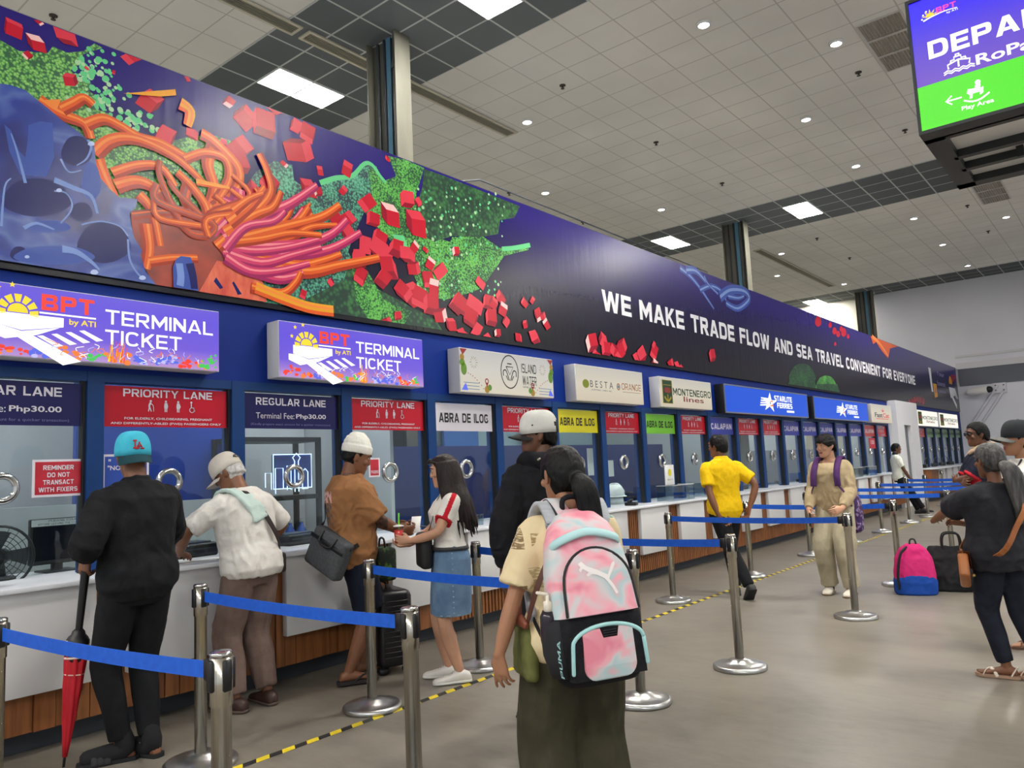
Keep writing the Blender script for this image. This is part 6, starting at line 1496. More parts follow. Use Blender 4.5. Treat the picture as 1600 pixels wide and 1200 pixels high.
# ------------------------------------------------------------------ the people in the hall
def into(t, k, p):
    """a point of the hall in a person's own frame"""
    q = Vector(p)-Vector(t.location); a = -t.rotation_euler.z
    return (( q.x*math.cos(a)-q.y*math.sin(a))/k, (q.x*math.sin(a)+q.y*math.cos(a))/k, q.z/k)
def dirin(t, v):
    a = -t.rotation_euler.z; return (v[0]*math.cos(a)-v[1]*math.sin(a), v[0]*math.sin(a)+v[1]*math.cos(a), v[2])
def outof(t, k, p):
    a = t.rotation_euler.z; p = Vector(p)*k
    return Vector((p.x*math.cos(a)-p.y*math.sin(a), p.x*math.sin(a)+p.y*math.cos(a), p.z))+Vector(t.location)
SK1 = skin_mat('tan', (172, 122, 92)); SK2 = skin_mat('brown', (134, 88, 62)); SK3 = skin_mat('light', (206, 156, 126)); SK4 = skin_mat('deep', (112, 74, 54))
M_SOLEB = mat('sole_black', (26, 26, 28), .7); M_SOLEW = mat('sole_white', (226, 224, 216), .6)

# 1. man in a teal cap with an umbrella
t1 = person('person in a teal cap and black jacket holding a red umbrella at the counter', 1.95, 4.20, 92)
k = 1.70/1.70
hx = on_wall(129, 893, 4.34); hw = Vector((hx[0], 4.34, hx[1]))
f = Fig(1.68, 1.06, 'm', lean=4, head=(-14, 4, 0), arms={'L': dict(w=into(t1, 1.68/1.7, hw+Vector((.02, 0, .09))), hint=(-.5, -.9, 0), hd=dirin(t1, (-.15, 0, -1)), pn=dirin(t1, (.9, .3, 0)), curl=1.25), 'R': dict(w=(.18, .36, 1.02), hint=(.9, -.6, -.2), hd=(-.3, 1, -.1), pn=(0, 0, -1))},
        legs={'L': dict(a=(-.05, .06, .085), toe=62, hint=(-.4, 1, 0)), 'R': dict(a=(.07, .0, .085), toe=14)})
f.body(t1, SK2)
J = cloth('black_jacket', (17, 18, 20), (26, 27, 30), bump=.35)
f.top(t1, 'jacket', [J], hem=.83, ease=.035, sleeve=1.93, cuff=.037, sl_ease=.034, fold=.011, seed=1.3, collar=lambda s: [tube([s.M @ Vector((0, -.014, 1.42)), s.HM @ Vector((0, -.028, -.118))], [.078, .068], 18, round_ends=False)], taper=.12)
f.bottoms(t1, 'trousers', [cloth('black_trousers', (15, 16, 19), (22, 23, 27))], 1.94, (.098, .092, .074, .066, .052), fold=.007)
for sd in 'LR':
    f.sandal(t1, sd, mat('slide_black', (28, 29, 31), .6), M_SOLEB, band=True, name='slide')
    O, ff, r, u = f.footframe(sd)
    b = MB().use(mat('sock_black', (20, 20, 23), .9)); b.tube([O*f.k+Vector((0, 0, .14)), O*f.k+u*.06-ff*.02, O*f.k+ff*.06+u*.045, O*f.k+ff*.15+u*.038], [.046, .05, .049, .042], 14, 2); b.build('sock', t1)
C_TEAL = cloth('teal', (74, 190, 214), (64, 176, 202), bump=.1); C_DT = cloth('dark_teal', (28, 66, 74), bump=.1)
cp, CM = f.cap(t1, C_TEAL, C_DT, back=True, tilt=-8, under=cloth('navy_under', (44, 46, 66), bump=.1), brimlen=.07, flat=.2, drop=.03, vol=1.06)
b = MB(); b.flat = True
def onback(px, pz):
    """letter strokes wrapped round the cap crown"""
    a = px/.1; z = .022+pz; th = math.asin(min((max(pz, 0)/.118)**(1/.85), 1)); r_ = math.sin(PI/2-th)**.62
    return CM @ Vector((.0935*r_*math.sin(a), -.004+.1155*r_*math.cos(a), z))
MR = mat('logo_red', (170, 24, 34), .6)
for st in ([(-.022, .062), (-.006, .062)], [(-.014, .062), (-.014, .022)], [(-.022, .022), (.006, .022), (.006, .03)], [(-.006, .018), (.009, .054), (.026, .018)], [(-.012, .018), (0, .018)], [(.018, .018), (.034, .018)], [(.0, .032), (.02, .032)]):
    b.use(MR).tube([onback(-x, z) for x, z in st], .0042, 6, 0)
b.build('cap_emblem', cp)
t = thing('umbrella', 'closed red umbrella with black handle held upright by the teal-capped man', 'umbrella', (0, 0, 0))
tip = Vector((1.69, 4.43, 0.0)); top = hw+Vector((.02, 0, .06)); ax = (top-tip).normalized(); Ln = (top-tip).length
b = MB().use(mat('umbrella_red', (188, 24, 40), .5)); up = lambda q: tip+ax*q
side = ax.cross(Vector((0, 1, 0))).normalized(); fw = ax.cross(side); rings = []
for q, r_ in ((.05, .010), (.12, .018), (.25, .03), (.4, .04), (.52, .046), (.58, .05), (.62, .04)):
    rings.append([up(q)+(side*math.cos(2*PI*i/48)+fw*math.sin(2*PI*i/48))*r_*(1+.16*math.sin(8*(2*PI*i/48)+q*9)) for i in range(48)])
vs, fs = loft(rings); b.add(vs, fs, True); b.build('canopy', t)
b = MB().use(mat('umbrella_band', (222, 196, 180), .6))
for j in range(2): b.tube([up(.545+.05*j+.035*i/16)+(side*math.cos(.4*i)+fw*math.sin(.4*i))*.052 for i in range(17)], .006, 6)
b.torus(up(.46), .044, .003, 'z', M=Matrix.Rotation(.12, 3, 'Y')); b.build('band', t)
b = MB().use(M_BLACK); b.tube([up(.0), up(.06)], .007, 8); b.build('ferrule', t)
b = MB().use(M_BLACK); b.tube([up(.56), up(.63), up(.66)], [.054, .056, .034], 16, 1); b.tube([up(.64), up(Ln-.16), up(Ln+.0)], [.017, .02, .024], 14, 1); b.build('handle', t)

# 2. old man in a white cap
t2 = person('older person in a white cap and white tee leaning over the counter', 2.80, 4.48, 98)
k = 1.60/1.7
f = Fig(1.60, 1.14, 'm', lean=13, head=(28, 20, 0), hipz=.93, arms={'L': dict(w=into(t2, k, (2.50, 4.82, .965)), hint=(-1, -.3, -.1), hd=dirin(t2, (.7, .7, -.1)), pn=(0, 0, -1)), 'R': dict(w=(.22, .22, 1.02), hint=(1, -.5, -.2), hd=(-.6, .6, 0), pn=(0, 0, -1))}, legs={'L': dict(a=(-.12, .02, .085), toe=12), 'R': dict(a=(.1, -.03, .085), toe=-12)})
f.body(t2, SK2)
C_WT = cloth('white_tee', (222, 216, 208), (232, 228, 222), bump=.3)
f.top(t2, 'tee_shirt', [C_WT], hem=.86, ease=.03, sleeve=.86, cuff=.068, sl_ease=.03, fold=.013, seed=4)
f.bottoms(t2, 'trousers', [cloth('taupe_trousers', (112, 92, 84), (124, 104, 96))], 1.93, (.11, .108, .094, .088, .07), fold=.011, seed=5)
for sd in 'LR': f.shoe(t2, sd, mat('brown_leather', (66, 44, 38), .5), mat('brown_sole', (92, 76, 68), .7))
f.hair(t2, M_HAIRW, [(0, 30), (60, 14), (74, 0), (92, 6), (112, -18), (140, -22), (180, -24)], .98)
cp, CM = f.cap(t2, cloth('offwhite_cap', (214, 206, 194), bump=.12), cloth('offwhite_cap'), tilt=-4, brimlen=.07, z0=.03, vol=1.03)
b = MB().use(mat('badge_black', (70, 66, 62), .6)); b.tube([CM @ Vector((-.045, -.106, .06)), CM @ Vector((-.02, -.108, .074)), CM @ Vector((.02, -.108, .07)), CM @ Vector((.045, -.1, .058))], .006, 6, 2); b.tube([CM @ Vector((-.03, -.109, .058)), CM @ Vector((.03, -.109, .056))], .005, 6, 1); b.build('cap_print', cp)
G = lambda p: outof(t2, k, f.M @ Vector(p))
t = thing('face_towel', 'pale mint towel draped over the old man\'s shoulder', 'towel', (0, 0, 0))
me = remesh([ribbon([G((-.1, .10, 1.36)), G((-.105, .04, 1.437)), G((-.105, -.06, 1.432)), G((-.075, -.13, 1.37)), G((-.03, -.158, 1.29)), G((.0, -.165, 1.2))], .11, .02, [G((0, .5, 1.5))-G((0, 0, 1.4)), Vector((0, 0, 1)), Vector((0, 0, 1)), G((0, -.7, .5))-G((0, 0, 0)), G((0, -1, 0))-G((0, 0, 0)), G((0, -1, 0))-G((0, 0, 0))], 6)], .007, 3); folds(me, .009, 14, seed=3); me.materials.append(cloth('mint_towel', (192, 214, 206), (204, 222, 214), bump=.4)); part('cloth', me, t)
t = thing('sling_pouch', 'dark brown sling strap and pouch across the white tee\'s back', 'bag', (0, 0, 0))
o_ = lambda p: G(p)-G((0, 0, 0))
vs, fs = ribbon([G((-.07, .06, 1.435)), G((-.06, -.08, 1.432)), G((-.02, -.152, 1.34)), G((.06, -.165, 1.2)), G((.13, -.15, 1.06)), G((.185, -.075, .97)), G((.2, .02, .93))], .032, .006, [Vector((0, 0, 1)), o_((0, -.6, 1)), o_((0, -1, .4)), o_((0, -1, 0)), o_((.3, -1, 0)), o_((1, -.4, 0)), o_((1, 0, 0))]); b = MB().use(mat('strap_dark', (38, 28, 27), .7)); b.add(vs, fs, False); b.build('strap', t)
b = MB().use(mat('strap_dark')); M = Matrix.Translation(G((.225, .03, .93))) @ Matrix.Rotation(t2.rotation_euler.z, 4, 'Z'); b.bbox(-.03, .03, -.09, .09, -.07, .06, .02, 3, M); b.build('pouch', t)

# 3. man in a beanie, brown tee
t3 = person('person in a white beanie and brown tee looking down at paper slips', 3.54, 4.38, -26)
k = 1.72/1.7; TAT = noisy('skin_inked', (96, 62, 46), (60, 42, 40), freq=26, rough=.5, lo=.45, hi=.55)
f = Fig(1.66, 1.16, 'm', lean=-2, head=(-6, 22, 0), shoulder=1.03, arms={'R': dict(w=(.10, .33, 1.02), hint=(1, -.6, -.6), hd=(-.25, 1, .05), pn=(-1, 0, .3), curl=.85, thumb=.9), 'L': dict(w=(-.08, .33, 1.03), hint=(-1, -.6, -.6), hd=(.25, 1, .1), pn=(1, 0, .3), curl=.85, thumb=.9)},
        legs={'R': dict(a=(.085, -.07, .098), toe=0), 'L': dict(a=(-.1, .08, .098), toe=22)}, voxel=.0045)
k = f.k
f.body(t3, SK2, bare_feet=True, tattoo=(TAT, lambda c: ((c[:, 0] > .03) & (c[:, 1] < .2) & (c[:, 2] < 1.25) & (c[:, 2] > .98) & (c[:, 1] > -.25)) | ((c[:, 2] > 1.43) & (c[:, 2] < 1.465) & (c[:, 0] > .035) & (c[:, 1] < .0))))
C_BR = cloth('brown_tee', (142, 98, 62), (152, 106, 68), bump=.3)
INK1 = cloth('print_pink', (224, 176, 170)); INK2 = cloth('print_grey', (96, 92, 96))
def pb(c, s):
    i = np.zeros(len(c), int); bk = c[:, 1] < -.1; n_ = np.sin(c[:, 0]*70)+np.sin(c[:, 2]*95+c[:, 0]*40)
    i[bk & (np.abs(c[:, 0]) < .12) & (c[:, 2] > 1.26) & (c[:, 2] < 1.34) & (n_ > -.3)] = 1; i[bk & (np.abs(c[:, 0]) < .1) & (c[:, 2] > 1.1) & (c[:, 2] <= 1.26) & (n_ > .1)] = 2; return i
f.top(t3, 'tee_shirt', [C_BR, INK1, INK2], hem=.80, ease=.045, sleeve=.98, cuff=.082, sl_ease=.042, fold=.016, seed=6, paintf=pb, flare=.004)
f.bottoms(t3, 'shorts', [cloth('navy_shorts', (20, 24, 38), (26, 31, 48))], .93, (.115, .112, .108), fold=.009, seed=7)
for sd in 'LR': f.sandal(t3, sd, M_SOLEB, mat('flipflop_sole', (40, 34, 34), .8), cross=False, name='flip_flop')
f.hair(t3, M_HAIR, [(0, 40), (60, 30), (74, 4), (92, 8), (112, -16), (140, -24), (180, -26)], .985)
C_BN = cloth('cream_beanie', (226, 224, 212), (234, 232, 222), scale=(1, 1, .2), freq=40, bump=.2)
H = f.HM; H = H @ Matrix.Rotation(.13, 4, 'X') @ Matrix.Translation((0, 0, .008)); P = [loft([[H @ Vector((math.cos(2*PI*q/32)*rx, -.008+yo+math.sin(2*PI*q/32)*ry, z)) for q in range(32)] for z, rx, ry, yo in ((.02, .07, .09, 0), (.03, .082, .103, 0), (.07, .083, .104, 0), (.1, .079, .098, -.004), (.13, .068, .082, -.008), (.155, .05, .058, -.01), (.17, .03, .034, -.008))]), loft([[H @ Vector((math.cos(2*PI*q/32)*rx, -.008+math.sin(2*PI*q/32)*ry, z)) for q in range(32)] for z, rx, ry in ((.018, .08, .1), (.022, .088, .109), (.045, .091, .112), (.072, .09, .111), (.078, .083, .103))])]
me = remesh([([Vector(v)*k for v in vs], fs) for vs, fs in P], .005, 2); folds(me, .005, 18, (1, 1, 1.6), 8, lambda c: np.clip((c[:, 2]/k-(H @ Vector((0, 0, .085))).z)*30, 0, 1)); me.materials.append(C_BN); part('beanie', me, t3)
G = lambda p: outof(t3, k, f.M @ Vector(p)); o_ = lambda p: G(p)-G((0, 0, 0))
t = thing('messenger_bag', 'dark grey messenger bag hanging at the back of the brown tee', 'bag', (0, 0, 0))
BM = Matrix.Translation(G((.13, -.20, .93))) @ Matrix.Rotation(t3.rotation_euler.z+.5, 4, 'Z') @ Matrix.Rotation(.42, 4, 'Y') @ Matrix.Rotation(-.12, 4, 'X')
GRB = cloth('charcoal_weave', (72, 74, 78), (84, 86, 90), freq=60); b = MB().use(GRB); b.bbox(-.17, .17, -.05, .05, -.14, .13, .03, 4, BM); b.build('bag_body', t)
b = MB().use(M_BLACK); b.bbox(-.172, .172, -.056, -.048, .045, .075, .003, 1, BM); b.build('flap_band', t)
b = MB().use(M_BLACK); b.tube([BM @ Vector(p) for p in ((-.07, -.045, .12), (-.06, -.07, .06), (0, -.075, .045), (.06, -.07, .06), (.07, -.045, .12))], .008, 8, 3); b.build('grab_handle', t)
vs, fs = ribbon([BM @ Vector((-.16, 0, .12)), G((-.0, -.19, 1.15)), G((-.08, -.16, 1.3)), G((-.11, -.05, 1.425)), G((-.1, .07, 1.40)), G((.0, .165, 1.25)), G((.13, .15, 1.08)), G((.2, .02, .98)), BM @ Vector((.17, 0, .1))], .03, .005, [o_((0, -1, 0)), o_((0, -1, 0)), o_((0, -1, .2)), o_((0, -.2, 1)), o_((0, .4, 1)), o_((0, 1, 0)), o_((.5, 1, 0)), o_((1, 0, 0)), o_((1, -.5, 0))]); b = MB().use(M_BLACK); b.add(vs, fs); b.build('strap', t)
RW = outof(t3, k, f.arms['R']['W']+Vector(f.arms['R']['hd']).normalized()*.12)
t = MB().use(M_PAPER); Mx = Matrix.Translation(RW+Vector((.02, .02, .035))) @ Matrix.Rotation(.6, 4, 'Z') @ Matrix.Rotation(-.9, 4, 'Y'); t.bbox(-.07, .07, -.035, .035, -.0006, .0006, .0004, 1, Mx); tag(t.build('ticket_slip'), 'small white paper slip held up by the beanie man', 'paper')
LW = outof(t3, k, f.arms['L']['W']+Vector(f.arms['L']['hd']).normalized()*.13)
t = MB().use(mat('passport_navy', (40, 44, 76), .5)); Mx = Matrix.Translation(LW+Vector((.07, -.02, -.005))) @ Matrix.Rotation(-.3, 4, 'Z') @ Matrix.Rotation(.12, 4, 'Y'); t.bbox(-.09, .09, -.05, .05, -.006, .006, .003, 1, Mx); tag(t.build('dark_booklet'), 'dark booklet passed between the beanie man and the long-haired woman', 'booklet')

# 4. woman in a ringer tee and denim skirt
t4 = person('person with long dark hair, white ringer tee and denim skirt holding a red drink', 3.90, 3.80, 140)
f = Fig(1.51, 1.12, 'f', lean=-2, head=(-14, 10, 0), voxel=.0045, arms={'L': dict(w=(-.06, .30, 1.07), hint=(-1, -.55, -.7), hd=(.25, 1, .1), pn=(1, 0, .25), curl=(.75, .8, .85, .9), thumb=.8), 'R': dict(w=(.1, .3, 1.03), hint=(1, -.4, -.6), hd=(-.2, 1, 0), pn=(-.4, 0, 1), curl=.6)},
        legs={'L': dict(a=(-.10, -.04, .085), toe=2), 'R': dict(a=(.08, .02, .085), toe=-14)})
k = f.k; f.body(t4, SK3)
C_RT = cloth('ringer_white', (222, 216, 206), (230, 226, 218), bump=.25); C_RR = cloth('ringer_red', (196, 30, 46), bump=.2)
def pr(c, s):
    i = np.zeros(len(c), int)
    for sd in 'LR':
        a = s.arms[sd]; S, E = np.array(a['S']), np.array(a['E']); d = (E-S)/np.linalg.norm(E-S); q = (c-S)@d; L = np.linalg.norm(E-S); off = c-S-np.outer(q, d); sgx = -1 if sd == 'L' else 1
        near = (np.linalg.norm(off, axis=1) < .078) & (c[:, 0]*sgx > .1)
        i[near & (q > L*.60-.016) & (q < L*.72)] = 1
        i[near & (q > -.06) & (q < L*.6) & (np.abs(off[:, 1]+.004) < .017) & (off[:, 0]*sgx > .0)] = 1
    i[(c[:, 2] > 1.437) & (np.abs(c[:, 0]) < .08)] = 1
    return i
f.top(t4, 'tee_shirt', [C_RT, C_RR], hem=1.0, ease=.014, sleeve=.62, cuff=.06, sl_ease=.018, fold=.006, seed=9, voxel=.006, paintf=pr)
DEN = noisy('denim', (84, 112, 142), (108, 136, 164), freq=9, rough=.85, bump=.3, bscale=(1, 1, 1)); DEND = noisy('denim_seam', (140, 164, 186), (150, 172, 192), freq=30, rough=.85)
rings = [f.ring(z, rx, ry, yo, M=Matrix.Identity(4)) for z, rx, ry, yo in ((.55, .14, .11, 0), (.505, .185, .142, 0), (.50, .2, .155, 0), (.56, .203, .157, 0), (.7, .208, .155, -.006), (.82, .212, .152, -.012), (.92, .212, .148, -.016), (1.0, .186, .13, -.01), (1.025, .172, .12, -.006))]
me = remesh([(lambda q: ([Vector(v)*k for v in q[0]], q[1]))(loft(rings))], .007, 3); folds(me, .005, 9, (1, 1, .6), 10)
paint(me, [DEN, DEND], lambda c: ((c[:, 2]/k < .512) & (c[:, 2]/k > .505)).astype(int)); sk = part('denim_skirt', me, t4)
b = MB().use(mat('belt_dark', (40, 38, 42), .6)); vs, fs = loft([[Vector(v)*k for v in f.ring(z, rx, ry, -.006, M=Matrix.Identity(4))] for z, rx, ry in ((.985, .18, .126), (.987, .204, .15), (1.012, .198, .144), (1.014, .17, .12))]); b.add(vs, fs, True); b.build('waist_belt', t4)
b = MB().use(DEND)
for z in np.linspace(.53, .97, 12): b.ellipsoid(Vector((-.212*k-.0, .0, z*k)) if z > .6 else Vector((-.205*k, 0, z*k)), (.004, .005, .005), None, 8, 5)
b.build('side_buttons', t4)
M_SN = mat('sneaker_white', (226, 222, 214), .55)
for sd in 'LR': f.shoe(t4, sd, M_SN, M_SOLEW, name='sneaker', h=.03, laces=mat('lace', (240, 238, 232), .7))
def longhair(H, s, n=34, L0=.40):
    P = []; rr = random.Random(5)
    for i in range(n):
        az = math.radians(68+224*i/(n-1)); sx, cy_ = math.sin(az), math.cos(az); L = L0*rr.uniform(.82, 1.02)*(1 if abs(az-PI) < 1.5 else .85)
        o = Vector((sx*.078, -.006+cy_*.097, .05)); p = [H @ o, H @ Vector((sx*.09, -.008+cy_*.11, -.03)), H @ Vector((sx*.1, -.012+cy_*.112, -.12))]
        e1 = p[-1]+Vector((sx*.045, cy_*.02-.035, -.14)); e2 = p[-1]+Vector((sx*.05+rr.uniform(-.015, .015), cy_*.02-.085+rr.uniform(-.01, .01), -L)); P.append(tube(p+[e1, e2], [.022, .024, .026, .022, .005], 8, 2, .7))
    return P
f.hair(t4, M_HAIRB, [(0, 38), (35, 34), (58, 14), (72, -20), (92, -34), (180, -60)], 1.03, extra=lambda H, s: longhair(H, s), seed=4, voxel=.006)
b = MB().use(M_BLACK); H = Matrix.Scale(k, 4) @ f.HM
for sx in (-1, 1): b.ellipsoid(H @ Vector((sx*.036, .092, .085)), (.03, .012, .024), H.to_3x3().normalized() @ Matrix.Rotation(.7, 3, 'X'), 14, 8); b.tube([H @ Vector((sx*.066, .08, .085)), H @ Vector((sx*.092, .02, .06))], .003, 6)
b.tube([H @ Vector((-.01, .1, .09)), H @ Vector((.01, .1, .09))], .003, 6); tg = b
t = thing('sunglasses', 'black sunglasses pushed up on the long-haired woman\'s head', 'sunglasses', t4.location, t4.rotation_euler.z); tg.build('frame', t)
# drink and shoulder bag
HD = f.arms['L']; HB = outof(t4, k, HD['W']+Vector(HD['hd']).normalized()*.085+Vector((.035, .0, .03)))
t = thing('drink_cup', 'clear cup of red drink with a green straw in the long-haired woman\'s hand', 'drink', HB-Vector((0, 0, .05)))
b = MB().use(glassy('clear_cup', (246, 240, 240), 1.2)); b.lathe([(.001, 0), (.026, 0), (.036, .115), (.034, .115), (.025, .004), (.001, .004)], n=24); b.build('cup', t)
b = MB().use(mat('red_drink', (214, 62, 54), .3)); b.lathe([(.001, .005), (.0245, .005), (.0325, .09), (.001, .09)], n=24); b.build('drink', t)
b = MB().use(mat('cup_lid', (232, 232, 226), .3)); b.lathe([(.037, .113), (.037, .12), (.012, .126), (.001, .126)], n=24); b.build('lid', t)
b = MB().use(mat('green_straw', (120, 214, 60), .4)); b.tube([(0, 0, .02), (.004, 0, .2)], .0055, 8); b.build('straw', t)
G = lambda p: outof(t4, k, f.M @ Vector(p)); o_ = lambda p: G(p)-G((0, 0, 0))
t = thing('shoulder_bag', 'black shoulder bag in front of the long-haired woman\'s waist', 'bag', (0, 0, 0))
BM = Matrix.Translation(G((.02, .19, .99))) @ Matrix.Rotation(t4.rotation_euler.z+.1, 4, 'Z'); b = MB().use(mat('bag_black', (26, 24, 26), .55)); b.bbox(-.12, .12, -.04, .045, -.13, .11, .03, 4, BM); b.build('bag_body', t)
vs, fs = ribbon([BM @ Vector((-.11, 0, .09)), G((-.12, .14, 1.22)), G((-.06, .1, 1.36)), G((.03, .02, 1.42)), G((.12, -.1, 1.28)), G((.17, .05, 1.1)), BM @ Vector((.11, 0, .09))], .014, .004, [o_((0, 1, 0)), o_((0, 1, 0)), o_((0, 1, .5)), o_((0, 0, 1)), o_((.5, -1, 0)), o_((1, 0, 0)), o_((0, 1, 0))]); b = MB().use(MATS['bag_black']); b.add(vs, fs); b.build('strap', t)

# 5. man in a black hoodie
t5 = person('person in a black hoodie and white cap with a black brim, seen from behind', 3.56, 2.70, 62)
f = Fig(1.70, 1.04, 'm', head=(62, -4, 0), twist=6, arms={'L': dict(w=(-.27, -.02, .86), hint=(-.8, -.6, 0)), 'R': dict(w=(.22, .1, .88))})
k = f.k; f.body(t5, SK4)
C_HO = cloth('black_hoodie', (22, 22, 25), (30, 30, 34), bump=.35)
f.top(t5, 'hoodie', [C_HO], hem=.80, ease=.045, sleeve=1.95, cuff=.036, sl_ease=.036, fold=.014, seed=12,
      extra=lambda s: [tube([s.M @ Vector(p) for p in ((-.1, .06, 1.44), (-.125, -.03, 1.455), (-.08, -.12, 1.445), (0, -.15, 1.43), (.08, -.12, 1.445), (.125, -.03, 1.455), (.1, .06, 1.44))], [.03, .04, .045, .05, .045, .04, .03], 12, 3), tube([s.M @ Vector(p) for p in ((-.07, -.13, 1.42), (0, -.17, 1.33), (.07, -.13, 1.42))], [.03, .045, .03], 12, 3), tube([s.M @ Vector((0, -.02, 1.40)), s.M @ Vector((0, -.02, 1.475))], [.09, .074], 16, round_ends=False)])
f.bottoms(t5, 'trousers', [cloth('charcoal_trousers', (34, 34, 38))], 1.94, (.098, .092, .074, .066, .056))
for sd in 'LR': f.shoe(t5, sd, mat('shoe_dark', (38, 38, 40), .6), M_SOLEB)
f.hair(t5, M_HAIR, [(0, 40), (60, 28), (74, 0), (92, 8), (112, -16), (140, -28), (180, -32)], .985)
cp, CM = f.cap(t5, cloth('white_cap', (226, 224, 216), bump=.1), mat('brim_black', (22, 22, 24), .7), tilt=-6, z0=.03, vol=1.06, brimlen=.07,
               panel=([mat('brim_black')], lambda q: 1 if (q.y < -.06 and abs(q.x) < .05 and q.z < .085-(abs(q.x)*8)**2*.09) else None))
for sx in (-1, 1): MB().use(M_BLACK).ellipsoid(CM @ Vector((sx*.0865, .035, .058)), (.005, .005, .005), None, 8, 6).build('eyelet', cp)

# 6. woman with the pink backpack
t6 = person('person with a black ponytail, cream patterned shirt and olive trousers, seen from behind', 2.40, 1.71, 54)
f = Fig(1.46, 1.12, 'f', head=(12, 6, 0), voxel=.004, shoulder=1.04, arms={'L': dict(w=(-.34, -.02, .865), hint=(-.5, -.8, 0), hd=(.10, .08, -1), pn=(.75, .75, 0), curl=(.22, .34, .46, .58), thumb=.3, spread=.25), 'R': dict(w=(.1, .26, 1.0), hint=(.5, -.6, -.5))}, legs={'L': dict(a=(-.12, .0, .085)), 'R': dict(a=(.12, .03, .085))})
k = f.k; f.body(t6, SK1)
C_CR = mat('cream_patterned', (226, 206, 164), .8)
nt, bb_, new, lk = nodes(C_CR)
v = new('ShaderNodeTexVoronoi'); v.inputs['Scale'].default_value = 9; v.inputs['Randomness'].default_value = 1; v.distance = 'CHEBYCHEV'; lk(coords(nt, (1, 1, 1.1)), v.inputs['Vector'])
cc = new('ShaderNodeSeparateColor'); lk(v.outputs['Color'], cc.inputs[0])
gt = new('ShaderNodeMath'); gt.operation = 'LESS_THAN'; gt.inputs[1].default_value = .36; lk(v.outputs['Distance'], gt.inputs[0]); g2 = new('ShaderNodeMath'); g2.operation = 'GREATER_THAN'; g2.inputs[1].default_value = .56; lk(cc.outputs[1], g2.inputs[0]); an = new('ShaderNodeMath'); an.operation = 'MULTIPLY'; lk(gt.outputs[0], an.inputs[0]); lk(g2.outputs[0], an.inputs[1])
pc = ramp(nt, cc.outputs[0], [(0, (108, 76, 66)), (.3, (214, 190, 120)), (.5, (104, 150, 156)), (.75, (190, 164, 104)), (1, (84, 56, 52))]); n3 = new('ShaderNodeTexNoise'); n3.inputs['Scale'].default_value = 30; lk(coords(nt, (1, 1, 6)), n3.inputs['Vector']); m3 = new('ShaderNodeMath'); m3.operation = 'MULTIPLY'; lk(an.outputs[0], m3.inputs[0]); mr = new('ShaderNodeMapRange'); mr.inputs['From Min'].default_value = .38; mr.inputs['From Max'].default_value = .5; lk(n3.outputs['Fac'], mr.inputs['Value']); lk(mr.outputs[0], m3.inputs[1])
mc = new('ShaderNodeMix'); mc.data_type = 'RGBA'; lk(m3.outputs[0], mc.inputs[0]); mc.inputs[6].default_value = (*lin((226, 206, 164)), 1); lk(pc, mc.inputs[7]); lk(mc.outputs[2], bb_.inputs['Base Color'])
f.top(t6, 'shirt', [C_CR], hem=.83, ease=.032, sleeve=.88, cuff=.078, sl_ease=.022, fold=.01, seed=14, voxel=.007, flare=.006)
C_OL = cloth('olive_trousers', (56, 52, 38), (66, 62, 46), bump=.25)
f.bottoms(t6, 'trousers', [C_OL], 1.95, (.128, .132, .126, .124, .122), hi=.96, ease=.02, fold=.013, freq=9, stretch=(1, 1, .16), seed=15)
for sd in 'LR': f.sandal(t6, sd, M_SOLEB, M_SOLEB)
def pony(H, s):
    P = [ellipsoid(H @ Vector((0, -.105, -.025)), (.03, .026, .028))]
    rr = random.Random(2)
    for i in range(14):
        a = 2*PI*i/14; q = Vector((math.cos(a)*.02, 0, math.sin(a)*.014)); e = Vector((.045+math.cos(a)*.022+rr.uniform(-.012, .012), -.05+math.sin(a)*.02, -.29*rr.uniform(.8, 1)))
        o = H @ (Vector((0, -.115, -.025))+q); P.append(tube([o, o+Vector((.015, -.04, -.04))+q*.8, o+Vector((.03, -.055, -.13))+q*.8, o+e], [.013, .02, .018, .004], 8, 2))
    return P
f.hair(t6, M_HAIR, [(0, 36), (40, 32), (60, 18), (74, -8), (92, 12), (112, -14), (140, -32), (180, -36)], 1.03, extra=pony, seed=6, voxel=.0045)
G = lambda p: outof(t6, k, f.M @ Vector(p)); o_ = lambda p: G(p)-G((0, 0, 0))
b = MB().use(mat('hair_clip', (214, 206, 190), .3, .4)); q = f.HM @ Vector((-.078, .03, .075)); b.tube([q*k, (q+Vector((-.002, .02, -.004)))*k], .004, 6); b.build('hair_clip', t6)
t = MB().use(mat('elastic', (28, 26, 28), .8)); q = f.HM @ Vector((0, -.118, -.03)); t.torus(q*k, .03*k, .008*k, 'y'); t.build('hair_tie', t6)
# the pink backpack: body, pockets, piping, straps, bottle
def tie_dye(name, c):
    m = mat('fabric_'+name, c[0], .75)
    nt, b, new, lk = nodes(m); n = new('ShaderNodeTexNoise'); n.inputs['Scale'].default_value = 7; n.inputs['Detail'].default_value = 2; n.inputs['Distortion'].default_value = .6
    lk(coords(nt, (1, 1, 1.5)), n.inputs['Vector']); lk(ramp(nt, n.outputs['Fac'], [(.3, c[0]), (.44, c[1]), (.54, c[2]), (.64, c[3]), (.75, c[1])]), b.inputs['Base Color']); return m
PINK = tie_dye('tie_dye', [(232, 138, 156), (240, 170, 182), (214, 206, 208), (178, 206, 208)])
PIPE = mat('piping_black', (24, 22, 26), .6); MINT = mat('piping_mint', (166, 214, 214), .5); BKF = cloth('backpack_black', (24, 23, 27), (32, 31, 35), freq=40); GRY = cloth('strap_grey', (176, 178, 184), (190, 192, 198), scale=(1, 1, 5), freq=20, bump=.4); PWH = mat('print_white', (240, 232, 230), .6)
